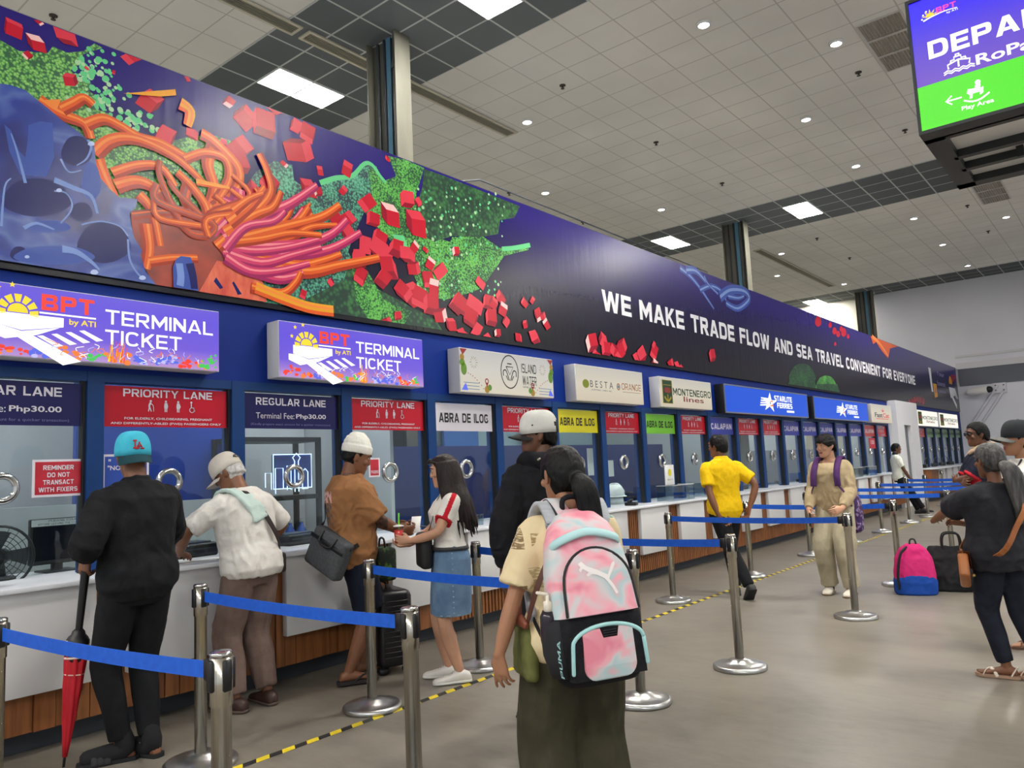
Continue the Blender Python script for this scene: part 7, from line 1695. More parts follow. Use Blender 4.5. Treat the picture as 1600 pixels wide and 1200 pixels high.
bp = thing('backpack', 'pink and mint tie-dye backpack with black base and white leaping-cat print', 'backpack', (0, 0, 0))
PM = Matrix.Translation(G((.015, -.165, 0))*1.0) @ Matrix.Rotation(t6.rotation_euler.z+.02, 4, 'Z') @ Matrix.Rotation(-.05, 4, 'Y') @ Matrix.Rotation(-.10, 4, 'X')
PM.translation.z = .66; PM = PM @ Matrix.Scale(.95, 4); Q = lambda x, y, z: PM @ Vector((x, y, z))
def prof(z): # half width, depth
    zz = [0, .03, .1, .25, .4, .5, .56, .6, .62]; return np.interp(z, zz, [.13, .155, .165, .168, .158, .14, .115, .075, .03]), np.interp(z, zz, [.14, .17, .185, .185, .165, .14, .11, .08, .04])
def brings(zs, out=0.0, n=32):
    R = []
    for z in zs:
        w_, d = prof(z); w_ += out; d += out; R.append([Q(w_*math.copysign(abs(math.cos(2*PI*i/n))**.6, math.cos(2*PI*i/n)), -d/2+(d/2)*math.copysign(abs(math.sin(2*PI*i/n))**.6, math.sin(2*PI*i/n)), z) for i in range(n)])
    return R
b = MB().use(PINK); vs, fs = loft(brings(np.linspace(.20, .62, 22))); b.add(vs, fs, True); b.build('main_compartment', bp)
b = MB().use(BKF); vs, fs = loft(brings(np.concatenate([np.linspace(0, .24, 12)]), .003)); b.add(vs, fs, True)
b.build('base', bp)
fy = lambda z: -prof(z)[1]                       # the outward face
def arch(w0, z0, z1, r, n=10): # arch outline, anticlockwise from lower left
    pts = [(-w0, z0), (w0, z0), (w0*.96, z1-r)]
    for i in range(n+1): a = PI*i/n; pts.append((w0*.96*math.cos(a), z1-r+r*math.sin(a)))
    return pts
def panel(name, pts, m, y0, y1, par=bp):
    b = MB().use(m); n = len(pts); vs = [Q(x, fy(z)-y0, z) for x, z in pts]+[Q(x*.95, fy(z)-y1, z) for x, z in pts]
    fs = [(i, (i+1) % n, n+(i+1) % n, n+i) for i in range(n)]; tri = tessellate_polygon([[Vector((x, z, 0)) for x, z in pts]])
    for t_ in tri: fs.append(tuple(n+i for i in t_))
    b.add(vs, fs, False); return b.build(name, par)
pk = panel('front_pocket', arch(.135, .245, .47, .13), PINK, -.01, .022)
b = MB().use(PIPE); b.tube([Q(x, fy(z)-.02, z) for x, z in arch(.136, .25, .472, .13)[2:]], .0045, 8, 1); b.tube([Q(-.136, fy(.25)-.02, .25), Q(-.131, fy(.34)-.02, .342)], .0045, 8); b.tube([Q(.136, fy(.25)-.02, .25), Q(.131, fy(.34)-.02, .342)], .0045, 8); b.build('piping', bp)
cat_ = [(895, 722), (915, 712), (938, 737), (985, 758), (1040, 790), (1072, 737), (1088, 728), (1088, 745), (1056, 790), (1044, 810), (1062, 840), (1078, 880), (1066, 886), (1048, 848), (1020, 806), (985, 784), (960, 778), (935, 787), (928, 778), (942, 766), (915, 748), (902, 764), (893, 752), (905, 738)]
b = MB().use(PWH); b.flat = True; pts = [((x-985)*.00072, .365-(y-800)*.00072) for x, y in cat_]; b.add([Q(x, fy(z)-.0245, z) for x, z in pts], [tuple(t_) for t_ in tessellate_polygon([[Vector((x, z, 0)) for x, z in pts]])]); b.build('cat_print', bp)
lp = panel('lower_pocket', arch(.142, .03, .215, .06), BKF, -.01, .03)
b = MB().use(MINT); a_ = arch(.138, .05, .208, .06)[2:]; b.tube([Q(.139, fy(.06)-.028, .06)]+[Q(x, fy(z)-.03, z) for x, z in a_]+[Q(-.139, fy(.06)-.028, .06)], .007, 8, 1); b.build('zip_piping', lp)
pp = panel('pink_panel', [(-.098, .195), (-.1, .07)]+[(-.1+.045*(1-math.cos(a)), .07-.045*math.sin(a)) for a in np.linspace(.2, 1.4, 5)]+[(.1-.045*(1-math.cos(a)), .07-.045*math.sin(a)) for a in np.linspace(1.4, .2, 5)]+[(.1, .07), (.098, .195), (.045, .197), (.035, .165), (-.02, .165), (-.03, .197)], PINK, .02, .034, lp)
b = MB().use(PIPE)
for i in range(3): b.tube([Q(-.015, fy(.18)-.035, .172+.008*i), Q(.03, fy(.18)-.035, .172+.008*i)], .0022, 6)
b.build('patch_bars', lp)
b = MB().use(mat('fabric_mint_top', (176, 214, 216), .7)); b.tube([Q(-.135, fy(.46)*.55, .475), Q(-.11, fy(.5)-.0, .505), Q(0, fy(.5)-.006, .53), Q(.11, fy(.5)-.0, .5), Q(.135, fy(.46)*.55, .47)], .016, 8, 3, .5); b.use(PIPE).tube([Q(-.09, fy(.51)-.012, .515), Q(-.04, fy(.51)-.018, .52)], .004, 6); b.build('top_zip', bp)
b = MB().use(BKF); b.tube([Q(-.035, -.01, .6), Q(-.03, -.02, .66), Q(.03, -.02, .66), Q(.035, -.01, .6)], .01, 8, 3); b.build('grab_loop', bp)
# side pocket and word
b = MB().use(mat('mesh_black', (30, 29, 34), .8)); vs, fs = loft([[Q(-.158-.045*abs(math.sin(PI*i/19))*q, -.02-.14*i/19, z) for i in range(20)]+[Q(-.13, -.02-.14*(19-i)/19, z) for i in range(20)] for z, q in ((.04, .5), (.12, 1), (.2, 1), (.235, .9))]); b.add(vs, fs, True); b.build('side_pocket', bp)
v, fc, _ = block_text('PUMA', .2)
b = MB().use(MINT); b.flat = True; b.add([Q(-.1725-.004*math.sin(PI*x), -.168+.035*(1-y)*-1+.0, .05+.125*x) for x, y in v], fc); b.build('side_word', bp)
# straps over both shoulders
for sg in (-1, 1):
    b = MB().use(GRY)
    vs, fs = ribbon([Q(sg*.075, -.01, .57), G((sg*.10, -.13, 1.405)), G((sg*.108, -.04, 1.478)), G((sg*.115, .075, 1.425)), G((sg*.13, .155, 1.27)), G((sg*.18, .09, 1.10)), G((sg*.195, -.06, 1.0))], .07, .018, [o_((0, -1, .6)), o_((0, -.8, 1)), o_((0, 0, 1)), o_((0, .8, 1)), o_((0, 1, 0)), o_((sg, .5, 0)), o_((sg, 0, 0))], 5); b.add(vs, fs, True); st = b.build('shoulder_strap', bp)
    b = MB().use(PINK if sg < 0 else PINK); vs, fs = ribbon([Q(sg*.05, -.015, .6), G((sg*.055, -.15, 1.41)), G((sg*.075, -.06, 1.487)), G((sg*.085, .03, 1.475))], .05, .016, [o_((0, -1, .6)), o_((0, -.8, 1)), o_((0, 0, 1)), o_((0, .8, 1))], 4); b.add(vs, fs, True); b.build('yoke', bp)
    b = MB().use(BKF); vs, fs = ribbon([G((sg*.195, -.05, 1.01)), G((sg*.19, -.13, .96)), Q(sg*.14, -.005, .07)], .022, .004, [o_((sg, 0, 0))]*3, 3); b.add(vs, fs); b.build('webbing', bp)
    b = MB().use(PIPE); b.tube([Q(sg*.05, -.028, .6), G((sg*.085, -.15, 1.41)), G((sg*.1, -.05, 1.492)), G((sg*.11, .03, 1.472))], .006, 6, 3); b.build('strap_piping', bp)
t = thing('pump_bottle', 'clear pump bottle of dark liquid in the pink backpack\'s side pocket', 'bottle', Q(-.175, -.085, .16)); t.rotation_euler = (0.1, -.12, 0)
b = MB().use(mat('dark_liquid', (46, 40, 48), .15)); b.lathe([(.001, 0), (.027, 0), (.029, .01), (.029, .09), (.02, .11), (.001, .11)], n=20); b.build('bottle_body', t)
b = MB().use(mat('pump_cream', (234, 222, 206), .4)); b.lathe([(.014, .11), (.016, .112), (.016, .14), (.006, .145), (.006, .165), (.001, .165)], n=16); b.tube([(0, 0, .165), (-.01, .035, .168)], .006, 8); b.build('pump', t)
# olive shoulder bag hanging at her side
t = thing('shoulder_bag', 'olive shoulder bag with brown flap hanging beside the pink backpack', 'bag', (0, 0, 0))
C_BAG = cloth('bag_olive', (92, 94, 52), (104, 106, 60)); BRL = noisy('bag_brown', (104, 50, 34), (128, 66, 46), freq=8, rough=.5)
P = [loft([[G((-.215+.018*math.copysign(abs(math.cos(2*PI*i/20))**.7, math.cos(2*PI*i/20))*w_, .02+dy+.12*h_*math.copysign(abs(math.sin(2*PI*i/20))**.7, math.sin(2*PI*i/20)), z)) for i in range(20)] for z, w_, h_, dy in ((.755, 1.2, .85, .0), (.77, 1.8, 1.05, 0), (.85, 2, 1.0, 0), (.93, 1.6, .8, 0), (.985, .8, .55, 0))])]
me = remesh(P, .006, 3); folds(me, .006, 14, seed=20); me.materials.append(C_BAG); part('bag_body', me, t)
b = MB().use(BRL); b.tube([G((-.235, -.08, .985)), G((-.245, -.03, 1.0)), G((-.245, .04, .99)), G((-.235, .10, .965))], [.016, .024, .022, .014], 10, 2, .6); b.tube([G((-.245, -.02, 1.0)), G((-.25, -.03, 1.05)), G((-.235, 0, 1.09))], .012, 8, 2); b.build('flap', t)
vs, fs = ribbon([G((-.225, -.07, .99)), G((-.2, -.16, 1.15)), G((-.11, -.165, 1.33)), G((-.03, -.1, 1.45)), G((.02, .08, 1.42))], .02, .004, [o_((-1, 0, 0)), o_((-1, -1, 0)), o_((0, -1, .2)), o_((0, -.5, 1)), o_((0, 1, 1))], 4); b = MB().use(mat('strap_brown', (84, 48, 36), .6)); b.add(vs, fs); b.build('strap', t)

# 7. man in the yellow polo
t7 = person('person in a yellow polo shirt and black trousers with hands behind the back', 7.66, 3.46, 52)
f = Fig(1.65, .98, 'm', head=(32, 2, 0), twist=-4, arms={'L': dict(w=(-.12, -.10, .86), hint=(-1, -.3, .1), hd=(.65, -.1, -.75), pn=(.2, -1, .2), curl=.5), 'R': dict(w=(.235, -.12, .93), hint=(1, -.7, .2), hd=(-.25, .25, -1), pn=(-1, 0, 0), curl=.8)}, legs={'L': dict(a=(.06, -.30, .135), toe=-10, pitch=38, hint=(0, 1, 0)), 'R': dict(a=(.10, .06, .085), toe=-20)})
k = f.k; f.body(t7, SK2)
C_YE = cloth('yellow_polo', (226, 182, 8), (236, 194, 16), freq=40, bump=.2)
f.top(t7, 'polo_shirt', [C_YE], hem=.80, ease=.03, sleeve=.74, cuff=.07, sl_ease=.026, fold=.009, seed=22, collar=lambda s: [tube([s.M @ Vector((0, -.016, 1.425)), s.M @ Vector((0, -.012, 1.475))], [.085, .07], 18, round_ends=False)])
f.bottoms(t7, 'trousers', [cloth('black_slacks', (20, 20, 23), (27, 27, 31))], 1.96, (.098, .09, .072, .064, .056), fold=.007, seed=23)
for sd in 'LR': f.shoe(t7, sd, mat('shoe_dark'), M_SOLEB)
f.hair(t7, M_HAIR, None, 1.03, top=1.03, seed=3)
# 8. student with the purple backpack
t8 = person('young person in a beige sweatshirt and cargo trousers with purple backpack straps', 8.24, 2.53, 176)
f = Fig(1.60, .95, 'm', head=(-24, 6, 0), lean=2, shoulder=.94, arms={'R': dict(w=(.20, .2, .9), hint=(.35, -1, -.3), hd=(-.35, .75, -.5), pn=(-.8, 0, -.3), curl=.8), 'L': dict(w=(-.17, .22, .92), hint=(-.35, -1, -.3), hd=(.6, .7, -.3), pn=(.8, 0, -.3), curl=.8)}, legs={'L': dict(a=(-.13, .06, .085), toe=4), 'R': dict(a=(.12, .0, .085), toe=8)})
k = f.k; f.body(t8, SK3)
C_BE = cloth('beige_sweat', (176, 156, 122), (188, 168, 134), bump=.3)
f.top(t8, 'sweatshirt', [C_BE], hem=.80, ease=.042, sleeve=1.88, cuff=.042, sl_ease=.026, fold=.012, seed=24, taper=.2, neck_hi=1.44)
f.bottoms(t8, 'cargo_trousers', [cloth('khaki', (176, 166, 140), (186, 176, 150))], 1.97, (.112, .112, .1, .092, .086), fold=.012, seed=25, hem_extra=lambda s: [ellipsoid(s.legs[sd]['H'].lerp(s.legs[sd]['K'], .85)+Vector((sg*.09, -.01, 0)), (.026, .07, .09)) for sd, sg in (('L', -1), ('R', 1))])
for sd in 'LR': f.shoe(t8, sd, mat('shoe_cream', (216, 208, 194), .6), mat('gum_sole', (122, 104, 86), .7), stripes=mat('shoe_stripe', (40, 36, 36), .6), name='sneaker')
f.hair(t8, M_HAIR, [(0, 20), (30, 17), (52, 6), (66, -4), (80, -2), (94, 4), (112, -22), (140, -40), (180, -44)], 1.10, top=1.04, rough=.008, seed=9)
G = lambda p: outof(t8, k, f.M @ Vector(p)); o_ = lambda p: G(p)-G((0, 0, 0))
PUR = cloth('purple_strap', (74, 42, 92), (86, 50, 104)); PURF = noisy('purple_floral', (60, 34, 88), (176, 150, 190), freq=22, rough=.8, lo=.52, hi=.66)
t = thing('backpack', 'purple flower-print backpack hanging low behind the student in beige', 'backpack', (0, 0, 0))
BM = Matrix.Translation(G((-.02, -.24, .62))) @ Matrix.Rotation(t8.rotation_euler.z-.06, 4, 'Z'); me = remesh([loft([[BM @ Vector((w_*math.copysign(abs(math.cos(2*PI*i/24))**.65, math.cos(2*PI*i/24)), d*math.copysign(abs(math.sin(2*PI*i/24))**.65, math.sin(2*PI*i/24)), z)) for i in range(24)] for z, w_, d in ((0, .13, .07), (.03, .16, .1), (.2, .17, .12), (.34, .155, .105), (.43, .11, .07), (.46, .05, .03))])], .008, 3); folds(me, .006, 10, seed=31); me.materials.append(PURF); part('bag_body', me, t)
b = MB().use(PUR); b.bbox(-.12, .12, -.165, -.09, .03, .22, .03, 3, BM); b.build('front_pocket', t)
for sg in (-1, 1):
    b = MB().use(PUR); vs, fs = ribbon([BM @ Vector((sg*.07, .06, .42)), G((sg*.1, -.14, 1.36)), G((sg*.115, -.03, 1.462)), G((sg*.118, .09, 1.40)), G((sg*.125, .168, 1.28)), G((sg*.13, .175, 1.16))], .06, .014, [o_((0, -1, 0)), o_((0, -1, .5)), o_((0, 0, 1)), o_((0, .7, .8)), o_((0, 1, .2)), o_((0, 1, 0))], 4); b.add(vs, fs, True); b.build('shoulder_strap', t)
    b = MB().use(PUR); vs, fs = ribbon([G((sg*.13, .172, 1.17)), G((sg*.2, .08, 1.0)), BM @ Vector((sg*.14, .06, .05))], .018, .004, [o_((sg*.5, 1, 0)), o_((sg, .3, 0)), o_((sg, 0, 0))], 3); b.add(vs, fs); b.build('webbing', t)
RW = outof(t8, k, f.arms['R']['W']+Vector(f.arms['R']['hd']).normalized()*.1); t = thing('mobile_phone', 'dark phone hanging in the hand of the student in beige', 'phone', RW-Vector((0, 0, .03)), .5); b = MB().use(M_BLACK); b.bbox(-.036, .036, -.005, .005, -.08, .06, .004, 2); b.build('body', t)
# 9. attendant leaning on the counter
t9 = person('person in a white shirt and dark trousers leaning back against the counter', 18.75, 4.12, -74)
f = Fig(1.60, 1.0, 'm', lean=-2, hipz=.90, hipxy=(0, -.2), head=(4, 4, 0), voxel=.007, arms={'L': dict(w=(-.08, .22-.2, .86), hint=(-1, -.6, 0), hd=(.4, .6, -.4), pn=(.5, -.4, -.5)), 'R': dict(w=(.1, .22-.2, .86), hint=(1, -.6, 0), hd=(-.4, .6, -.4), pn=(-.5, -.4, -.5))}, legs={'L': dict(a=(-.1, .16, .085)), 'R': dict(a=(.1, .28, .085))})
k = f.k; f.body(t9, SK4); f.top(t9, 'shirt', [cloth('pale_shirt', (224, 226, 214), (232, 234, 222))], hem=.84, ease=.025, sleeve=.8, cuff=.066, sl_ease=.024, seed=26, voxel=.01)
f.bottoms(t9, 'trousers', [cloth('black_slacks')], 1.95, (.096, .09, .074, .066, .058), voxel=.01)
for sd in 'LR': f.shoe(t9, sd, mat('shoe_dark'), M_SOLEB)
f.hair(t9, M_HAIR, None, 1.02); b = MB().use(mat('lanyard', (120, 160, 60), .7)); Q9 = lambda p: (f.M @ Vector(p))*k; b.tube([Q9((-.06, -.03, 1.45)), Q9((-.08, .1, 1.36)), Q9((0, .16, 1.1)), Q9((.08, .1, 1.36)), Q9((.06, -.03, 1.45))], .006, 6, 3); b.build('lanyard', t9)
b = MB().use(M_BLACK); b.tube([f.HM @ Vector((0, -.03, -.11))*k, (f.M @ Vector((0, -.02, 1.44)))*k], .062*k, 14); b.build('neckerchief', t9)
# 10. man in navy with crossed arms
t10 = person('person in a navy tee with red cuffs and dark glasses, arms crossed', 8.78, 1.28, 112)
f = Fig(1.64, 1.1, 'm', head=(10, 6, 0), lean=-3, arms={'L': dict(w=(.09, .2, 1.13), hint=(-1, .05, -.25), hd=(1, .2, .1), pn=(.1, -1, 0), curl=.5), 'R': dict(w=(-.09, .18, 1.10), hint=(1, .05, -.25), hd=(-1, .15, .1), pn=(-.1, -1, 0), curl=.5)})
k = f.k; f.body(t10, SK4); C_NV = cloth('navy_tee', (22, 26, 42), (28, 32, 50)); C_RC = cloth('red_cuff', (196, 40, 56))
def pn(c, s):
    i = np.zeros(len(c), int)
    for sd in 'LR':
        a = s.arms[sd]; S, E = np.array(a['S']), np.array(a['E']); L = np.linalg.norm(E-S); d = (E-S)/L; q = (c-S)@d; off = np.linalg.norm(c-S-np.outer(q, d), axis=1); i[(off < .1) & (q > L*.80) & (q < L*1.1)] = 1
    return i
f.top(t10, 'tee_shirt', [C_NV, C_RC], hem=.82, ease=.03, sleeve=.9, cuff=.074, sl_ease=.03, fold=.01, seed=27, paintf=pn)
f.bottoms(t10, 'shorts', [cloth('black_shorts', (24, 24, 30))], .95, (.11, .105, .1), seed=28)
for sd in 'LR': f.sandal(t10, sd, mat('sandal_brown', (96, 66, 54), .6), mat('sandal_sole', (120, 92, 78), .7))
f.hair(t10, M_HAIR, None, 1.04, top=1.03, seed=12)
H = Matrix.Scale(k, 4) @ f.HM; b = MB().use(mat('lens_dark', (30, 28, 28), .1)); Q3 = f.HM.to_3x3()
for sx in (-1, 1): b.ellipsoid(H @ Vector((sx*.033, .1, .01)), (.026, .005, .02), Q3, 14, 8); b.tube([H @ Vector((sx*.058, .095, .016)), H @ Vector((sx*.08, .0, .014))], .0025, 6)
b.tube([H @ Vector((-.01, .105, .014)), H @ Vector((.01, .105, .014))], .003, 6); t = thing('sunglasses', 'dark sunglasses worn by the man in navy', 'sunglasses', t10.location, t10.rotation_euler.z); b.build('frame', t)
t = thing('neck_towel', 'pale towel round the neck of the man in navy', 'towel', t10.location, t10.rotation_euler.z); me = remesh([(lambda q: ([Vector(v)*k for v in q[0]], q[1]))(tube([f.M @ Vector(p) for p in ((-.06, .11, 1.40), (-.095, .03, 1.45), (-.08, -.06, 1.47), (0, -.1, 1.48), (.08, -.06, 1.47), (.095, .03, 1.44), (.07, .1, 1.37))], [.024, .03, .034, .036, .034, .03, .024], 12, 3))], .007, 2); folds(me, .006, 16, seed=2); me.materials.append(cloth('peach_towel', (206, 172, 152), (188, 160, 130), freq=5)); part('cloth', me, t)
# 11. woman with grey ponytail
t11 = person('older person with a long grey ponytail, black tee and dark jeans, seen from behind', 5.62, .88, 44)
f = Fig(1.40, 1.12, 'f', head=(2, 4, 0), lean=-3, hipxy=(.08, -.12), arms={'L': dict(w=(-.12, .34, 1.13), hint=(-1, -.1, -.25), hd=(.7, .6, .2), pn=(.3, -.5, -.5), curl=.7), 'R': dict(w=(.12, .30, 1.1), hint=(1, -.4, -.6), hd=(-.7, .6, .2), pn=(-.3, -.5, -.5), curl=.7)}, legs={'L': dict(a=(.08, -.06, .09), toe=46), 'R': dict(a=(.27, -.2, .09), toe=34)})
k = f.k; f.body(t11, SK2, bare_feet=True); f.top(t11, 'tee_shirt', [cloth('washed_black', (36, 36, 41), (44, 44, 50), bump=.3)], hem=.80, ease=.055, sleeve=1.0, cuff=.094, sl_ease=.05, fold=.013, seed=29, flare=.006)
f.bottoms(t11, 'jeans', [cloth('dark_jeans', (26, 29, 40), (34, 38, 50), bump=.3)], 1.93, (.104, .098, .078, .066, .054), fold=.008, seed=30)
for sd in 'LR': f.sandal(t11, sd, mat('sandal_white', (226, 212, 196), .5), mat('sandal_tan', (170, 136, 112), .7))
def gpony(H, s):
    P = [ellipsoid(H @ Vector((0, -.105, -.03)), (.034, .034, .034))]; rr = random.Random(8)
    for i in range(14):
        a = 2*PI*i/14; q = Vector((math.cos(a)*.022, 0, math.sin(a)*.016)); o = H @ (Vector((0, -.118, -.03))+q); P.append(tube([o, o+Vector((.02, -.045, -.05))+q, o+Vector((.05, -.06, -.2))+q*1.3, o+Vector((.075+math.cos(a)*.03, -.06+math.sin(a)*.02, -.45*rr.uniform(.85, 1)))], [.018, .026, .026, .006], 8, 2))
    return P
f.hair(t11, M_HAIRG, [(0, 36), (40, 32), (60, 20), (74, -4), (92, 10), (112, -18), (140, -34), (180, -36)], 1.04, extra=gpony, seed=14, voxel=.005)
b = MB().use(mat('elastic')); b.torus((f.HM @ Vector((0, -.117, -.03)))*k, .033*k, .01*k, 'y'); b.build('hair_tie', t11)
G = lambda p: outof(t11, k, f.M @ Vector(p)); o_ = lambda p: G(p)-G((0, 0, 0))
TAN = noisy('tan_leather', (150, 88, 44), (172, 106, 58), freq=6, rough=.45)
t = thing('sling_bag', 'tan leather sling bag with flap at the hip of the grey-haired woman', 'bag', (0, 0, 0))
BM = Matrix.Translation(G((-.27, .02, .80))) @ Matrix.Rotation(t11.rotation_euler.z+PI/2-.6, 4, 'Z') @ Matrix.Rotation(.5, 4, 'Y') @ Matrix.Scale(.82, 4); b = MB().use(TAN); b.bbox(-.13, .13, -.035, .035, -.09, .09, .02, 3, BM); b.build('bag_body', t)
b = MB().use(TAN); b.add([BM @ Vector(p) for p in ((-.135, -.04, .095), (.135, -.04, .095), (.125, -.048, .03), (0, -.052, -.06), (-.125, -.048, .03), (-.135, .03, .1), (.135, .03, .1))], [(0, 2, 1), (0, 4, 3, 2), (0, 1, 6, 5)]); b.build('flap', t)
MB().use(mat('brass', (206, 180, 110), .3, 1)).ellipsoid(BM @ Vector((0, -.055, -.035)), (.012, .012, .012)).build('clasp', t)
vs, fs = ribbon([BM @ Vector((.12, 0, .09)), G((-.14, -.205, .95)), G((-.02, -.225, 1.14)), G((.08, -.2, 1.3)), G((.125, -.06, 1.465)), G((.12, .1, 1.42)), G((0, .18, 1.15)), G((-.2, .14, .95)), BM @ Vector((-.12, 0, .09))], .034, .005, [o_((0, -1, 0)), o_((0, -1, 0)), o_((0, -1, 0)), o_((0, -1, .3)), o_((0, 0, 1)), o_((0, 1, .6)), o_((0, 1, 0)), o_((-1, 1, 0)), o_((-1, 0, 0))], 4); b = MB().use(TAN); b.add(vs, fs); b.build('strap', t)
# 12. man at the edge in a dark cap
t12 = person('person in a dark grey cap and white tee, partly cut off at the edge', 6.45, .68, 124)
f = Fig(1.54, 1.05, 'm', head=(-10, -2, 0), arms={})
k = f.k; f.body(t12, SK1, bare_feet=True); f.top(t12, 'tee_shirt', [C_WT], hem=.83, ease=.03, sleeve=.8, cuff=.07, sl_ease=.026, seed=33)
f.bottoms(t12, 'shorts', [cloth('black_shorts')], .9, (.11, .105, .1), seed=34)
for sd in 'LR': f.sandal(t12, sd, MATS['sandal_brown'], MATS['sandal_sole'])
f.hair(t12, M_HAIR, [(0, 40), (60, 24), (74, 0), (92, 8), (112, -16), (140, -28), (180, -32)], .985)
f.cap(t12, cloth('dark_cap', (48, 50, 54), bump=.1), cloth('grey_brim', (110, 108, 106), bump=.1), under=cloth('dark_cap'), tilt=2, z0=.03, vol=1.05, brimlen=.08)
b = MB().use(M_BLACK); G = lambda p: (f.M @ Vector(p))*k; b.tube([G((-.1, .06, 1.44)), G((-.04, .165, 1.2)), G((.06, .18, 1.0))], .007, 6, 3); b.build('neck_cord', t12)
# 13. clerk bent over behind the acrylic box
t13 = person('person in a white top sitting bent over behind the first acrylic box', 9.6, 6.08, -100)
f = Fig(1.5, 1.0, 'f', lean=34, hipz=.52, head=(0, 24, 0), voxel=.008, arms={'L': dict(w=(-.1, .42, .96), hint=(-1, 0, -.5)), 'R': dict(w=(.12, .42, .96), hint=(1, 0, -.5))}, legs={'L': dict(a=(-.1, .40, .085)), 'R': dict(a=(.1, .40, .085))})
f.body(t13, SK3); f.top(t13, 'blouse', [C_WT], hem=.9, sleeve=1.6, cuff=.045, seed=35, voxel=.01); f.bottoms(t13, 'trousers', [cloth('black_slacks')], 1.9, voxel=.01, hi=.98); f.hair(t13, M_HAIR, [(0, 36), (58, 20), (74, -10), (92, -14), (140, -40), (180, -44)], 1.04)
for sd in 'LR': f.shoe(t13, sd, mat('shoe_dark'), M_SOLEB)
t = thing('office_stool', 'black stool under the clerk behind the counter', 'stool', (9.61, 6.12, 0)); b = MB().use(M_BLACK); b.lathe([(.001, .36), (.17, .36), (.18, .40), (.16, .42), (.001, .42)], n=24); b.build('seat', t); b = MB().use(M_DGREY); b.tube([(0, 0, .0), (0, 0, .37)], .03, 10); b.lathe([(.001, 0), (.2, 0), (.19, .03), (.001, .05)], n=24); b.build('base', t)

# ------------------------------------------------------------------ luggage on the floor
t = thing('suitcase', 'black ribbed trolley suitcase standing beside the beanie man', 'suitcase', (3.87, 4.44, 0), -.35)
b = MB().use(mat('suitcase_black', (22, 21, 24), .35)); b.bbox(-.13, .13, -.21, .21, .05, .58, .05, 4)
for i in range(9): y = -.16+.04*i; b.tube([(-.131, y, .1), (-.131, y, .53)], .006, 6); b.tube([(.131, y, .1), (.131, y, .53)], .006, 6)
for i in range(6): z = .15+.07*i
b.build('shell', t)
b = MB().use(MATS['suitcase_black'])
for i in range(12): b.tube([(-.09, -.212, .12+.035*i), (.09, -.212, .12+.035*i)], .005, 6)
b.build('side_ribs', t)
for x in (-.09, .09):
    for y in (-.16, .16): q = MB().use(M_BLACK); q.tube([(x-.012, y, .026), (x+.012, y, .026)], .026, 14); q.tube([(x, y, .03), (x, y, .06)], .012, 8); q.build('wheel', t)
b = MB().use(M_BLACK); b.tube([(-.02, -.07, .57), (-.02, -.07, .62), (-.02, .07, .62), (-.02, .07, .57)], .009, 8, 2); b.build('carry_handle', t)
t = thing('lunch_bag', 'small dark green leaf-print bag on top of the black suitcase', 'bag', (3.87, 4.46, .632), -.35)
b = MB().use(noisy('leaf_print', (22, 36, 26), (84, 122, 40), freq=16, rough=.7, lo=.5, hi=.6)); b.bbox(-.08, .08, -.1, .1, 0, .24, .03, 3); b.build('bag_body', t); b = MB().use(M_BLACK); b.tube([(0, -.06, .23), (0, -.04, .3), (0, .04, .3), (0, .06, .23)], .008, 6, 2); b.build('handle', t)
t = thing('backpack', 'pink backpack with a blue base standing on the floor beside the black tote', 'backpack', (8.50, 1.90, 0), 1.95)
FP = cloth('magenta', (206, 40, 112), (216, 52, 122)); FB = cloth('royal_blue', (22, 66, 150), (30, 76, 164))
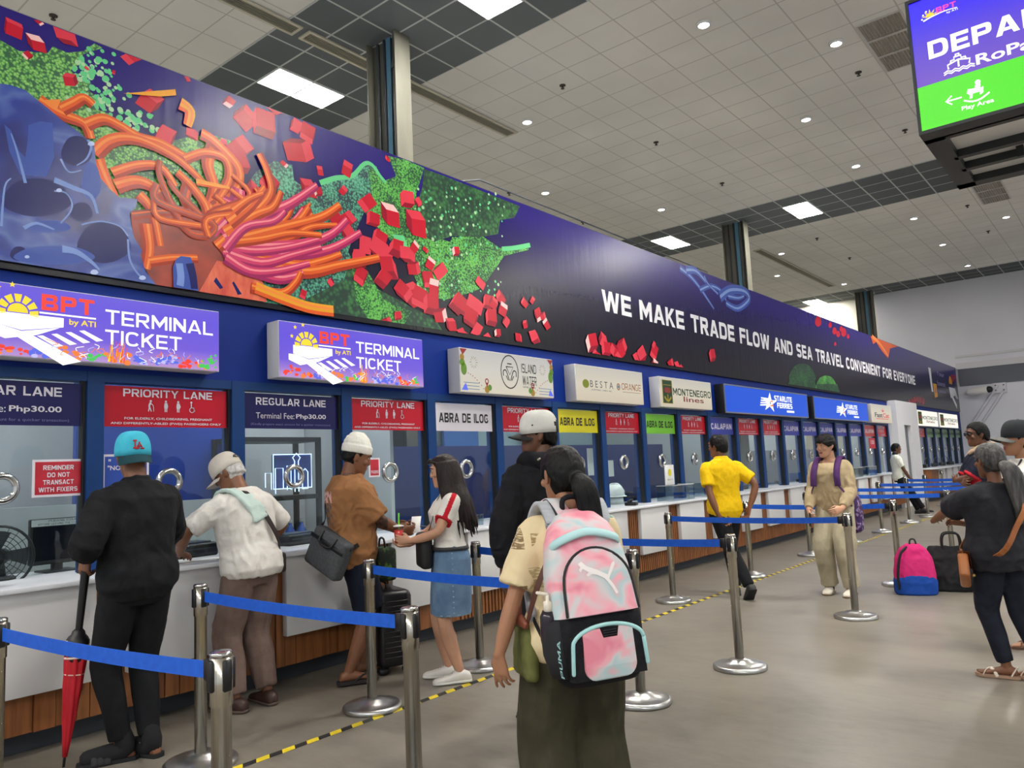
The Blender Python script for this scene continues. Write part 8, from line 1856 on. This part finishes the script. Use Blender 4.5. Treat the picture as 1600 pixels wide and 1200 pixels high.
def bag(zs, m, name, par, out=0, fold=.006, seed=40):
    me = remesh([loft([[Vector(((w_+out)*math.copysign(abs(math.cos(2*PI*i/28))**.62, math.cos(2*PI*i/28)), yo+(d+out)*math.copysign(abs(math.sin(2*PI*i/28))**.62, math.sin(2*PI*i/28)), z)) for i in range(28)] for z, w_, d, yo in zs])], .008, 3); folds(me, fold, 9, seed=seed); me.materials.append(m); return part(name, me, par)
bag([(.14, .185, .115, 0), (.2, .185, .115, 0), (.35, .165, .105, .005), (.44, .12, .08, .015), (.49, .06, .04, .03)], FP, 'main_compartment', t)
bag([(.0, .17, .11, 0), (.012, .19, .125, 0), (.12, .195, .125, 0), (.2, .17, .11, 0)], FB, 'base', t, seed=41)
bag([(.13, .12, .03, -.11), (.15, .135, .045, -.11), (.25, .13, .045, -.105), (.29, .09, .03, -.1)], FP, 'front_pocket', t, seed=42)
b = MB().use(M_BLACK); b.box(-.045, .045, -.118, -.112, .335, .355); b.build('label_patch', t); b = MB().use(M_BLACK); b.tube([(-.03, .06, .47), (-.02, .05, .53), (.02, .05, .53), (.03, .06, .47)], .009, 6, 2); b.tube([(.06, .08, .46), (.13, .13, .4), (.17, .13, .2), (.16, .1, .06)], .016, 8, 3, .4); b.build('straps', t)
t = thing('tote_bag', 'black tote bag with a green patch standing behind the pink backpack', 'bag', (8.86, 1.62, 0), 1.85)
TB = cloth('tote_black', (30, 30, 32), (40, 40, 43), freq=8); bag([(.0, .2, .11, 0), (.012, .22, .125, 0), (.15, .23, .13, 0), (.32, .22, .08, 0), (.41, .215, .03, 0), (.43, .2, .018, 0)], TB, 'bag_body', t, fold=.016, seed=43)
for y in (-.03, .03): b = MB().use(M_BLACK); b.tube([(-.08, y, .4), (-.08, y*1.5, .5), (-.05, y*1.5, .56), (.05, y*1.5, .56), (.08, y*1.5, .5), (.08, y, .4)], .011, 8, 3, .5); b.build('handle', t)
b = MB(); b.flat = True; d = Draw(b, (0, -.138, 0), (1, 0, 0), (0, .12, 1), (0, -1, 0)); d.rect(-.02, .11, .09, .17, mat('patch_green', (92, 160, 62), .6), 6); d.rect(.03, .05, .24, .32, PWH, 8); d.rect(-.01, .1, .21, .22, PWH, 8); d.rect(.01, .09, .225, .232, PWH, 8); b.build('printed_patch', t)
bpy.context.view_layer.update()
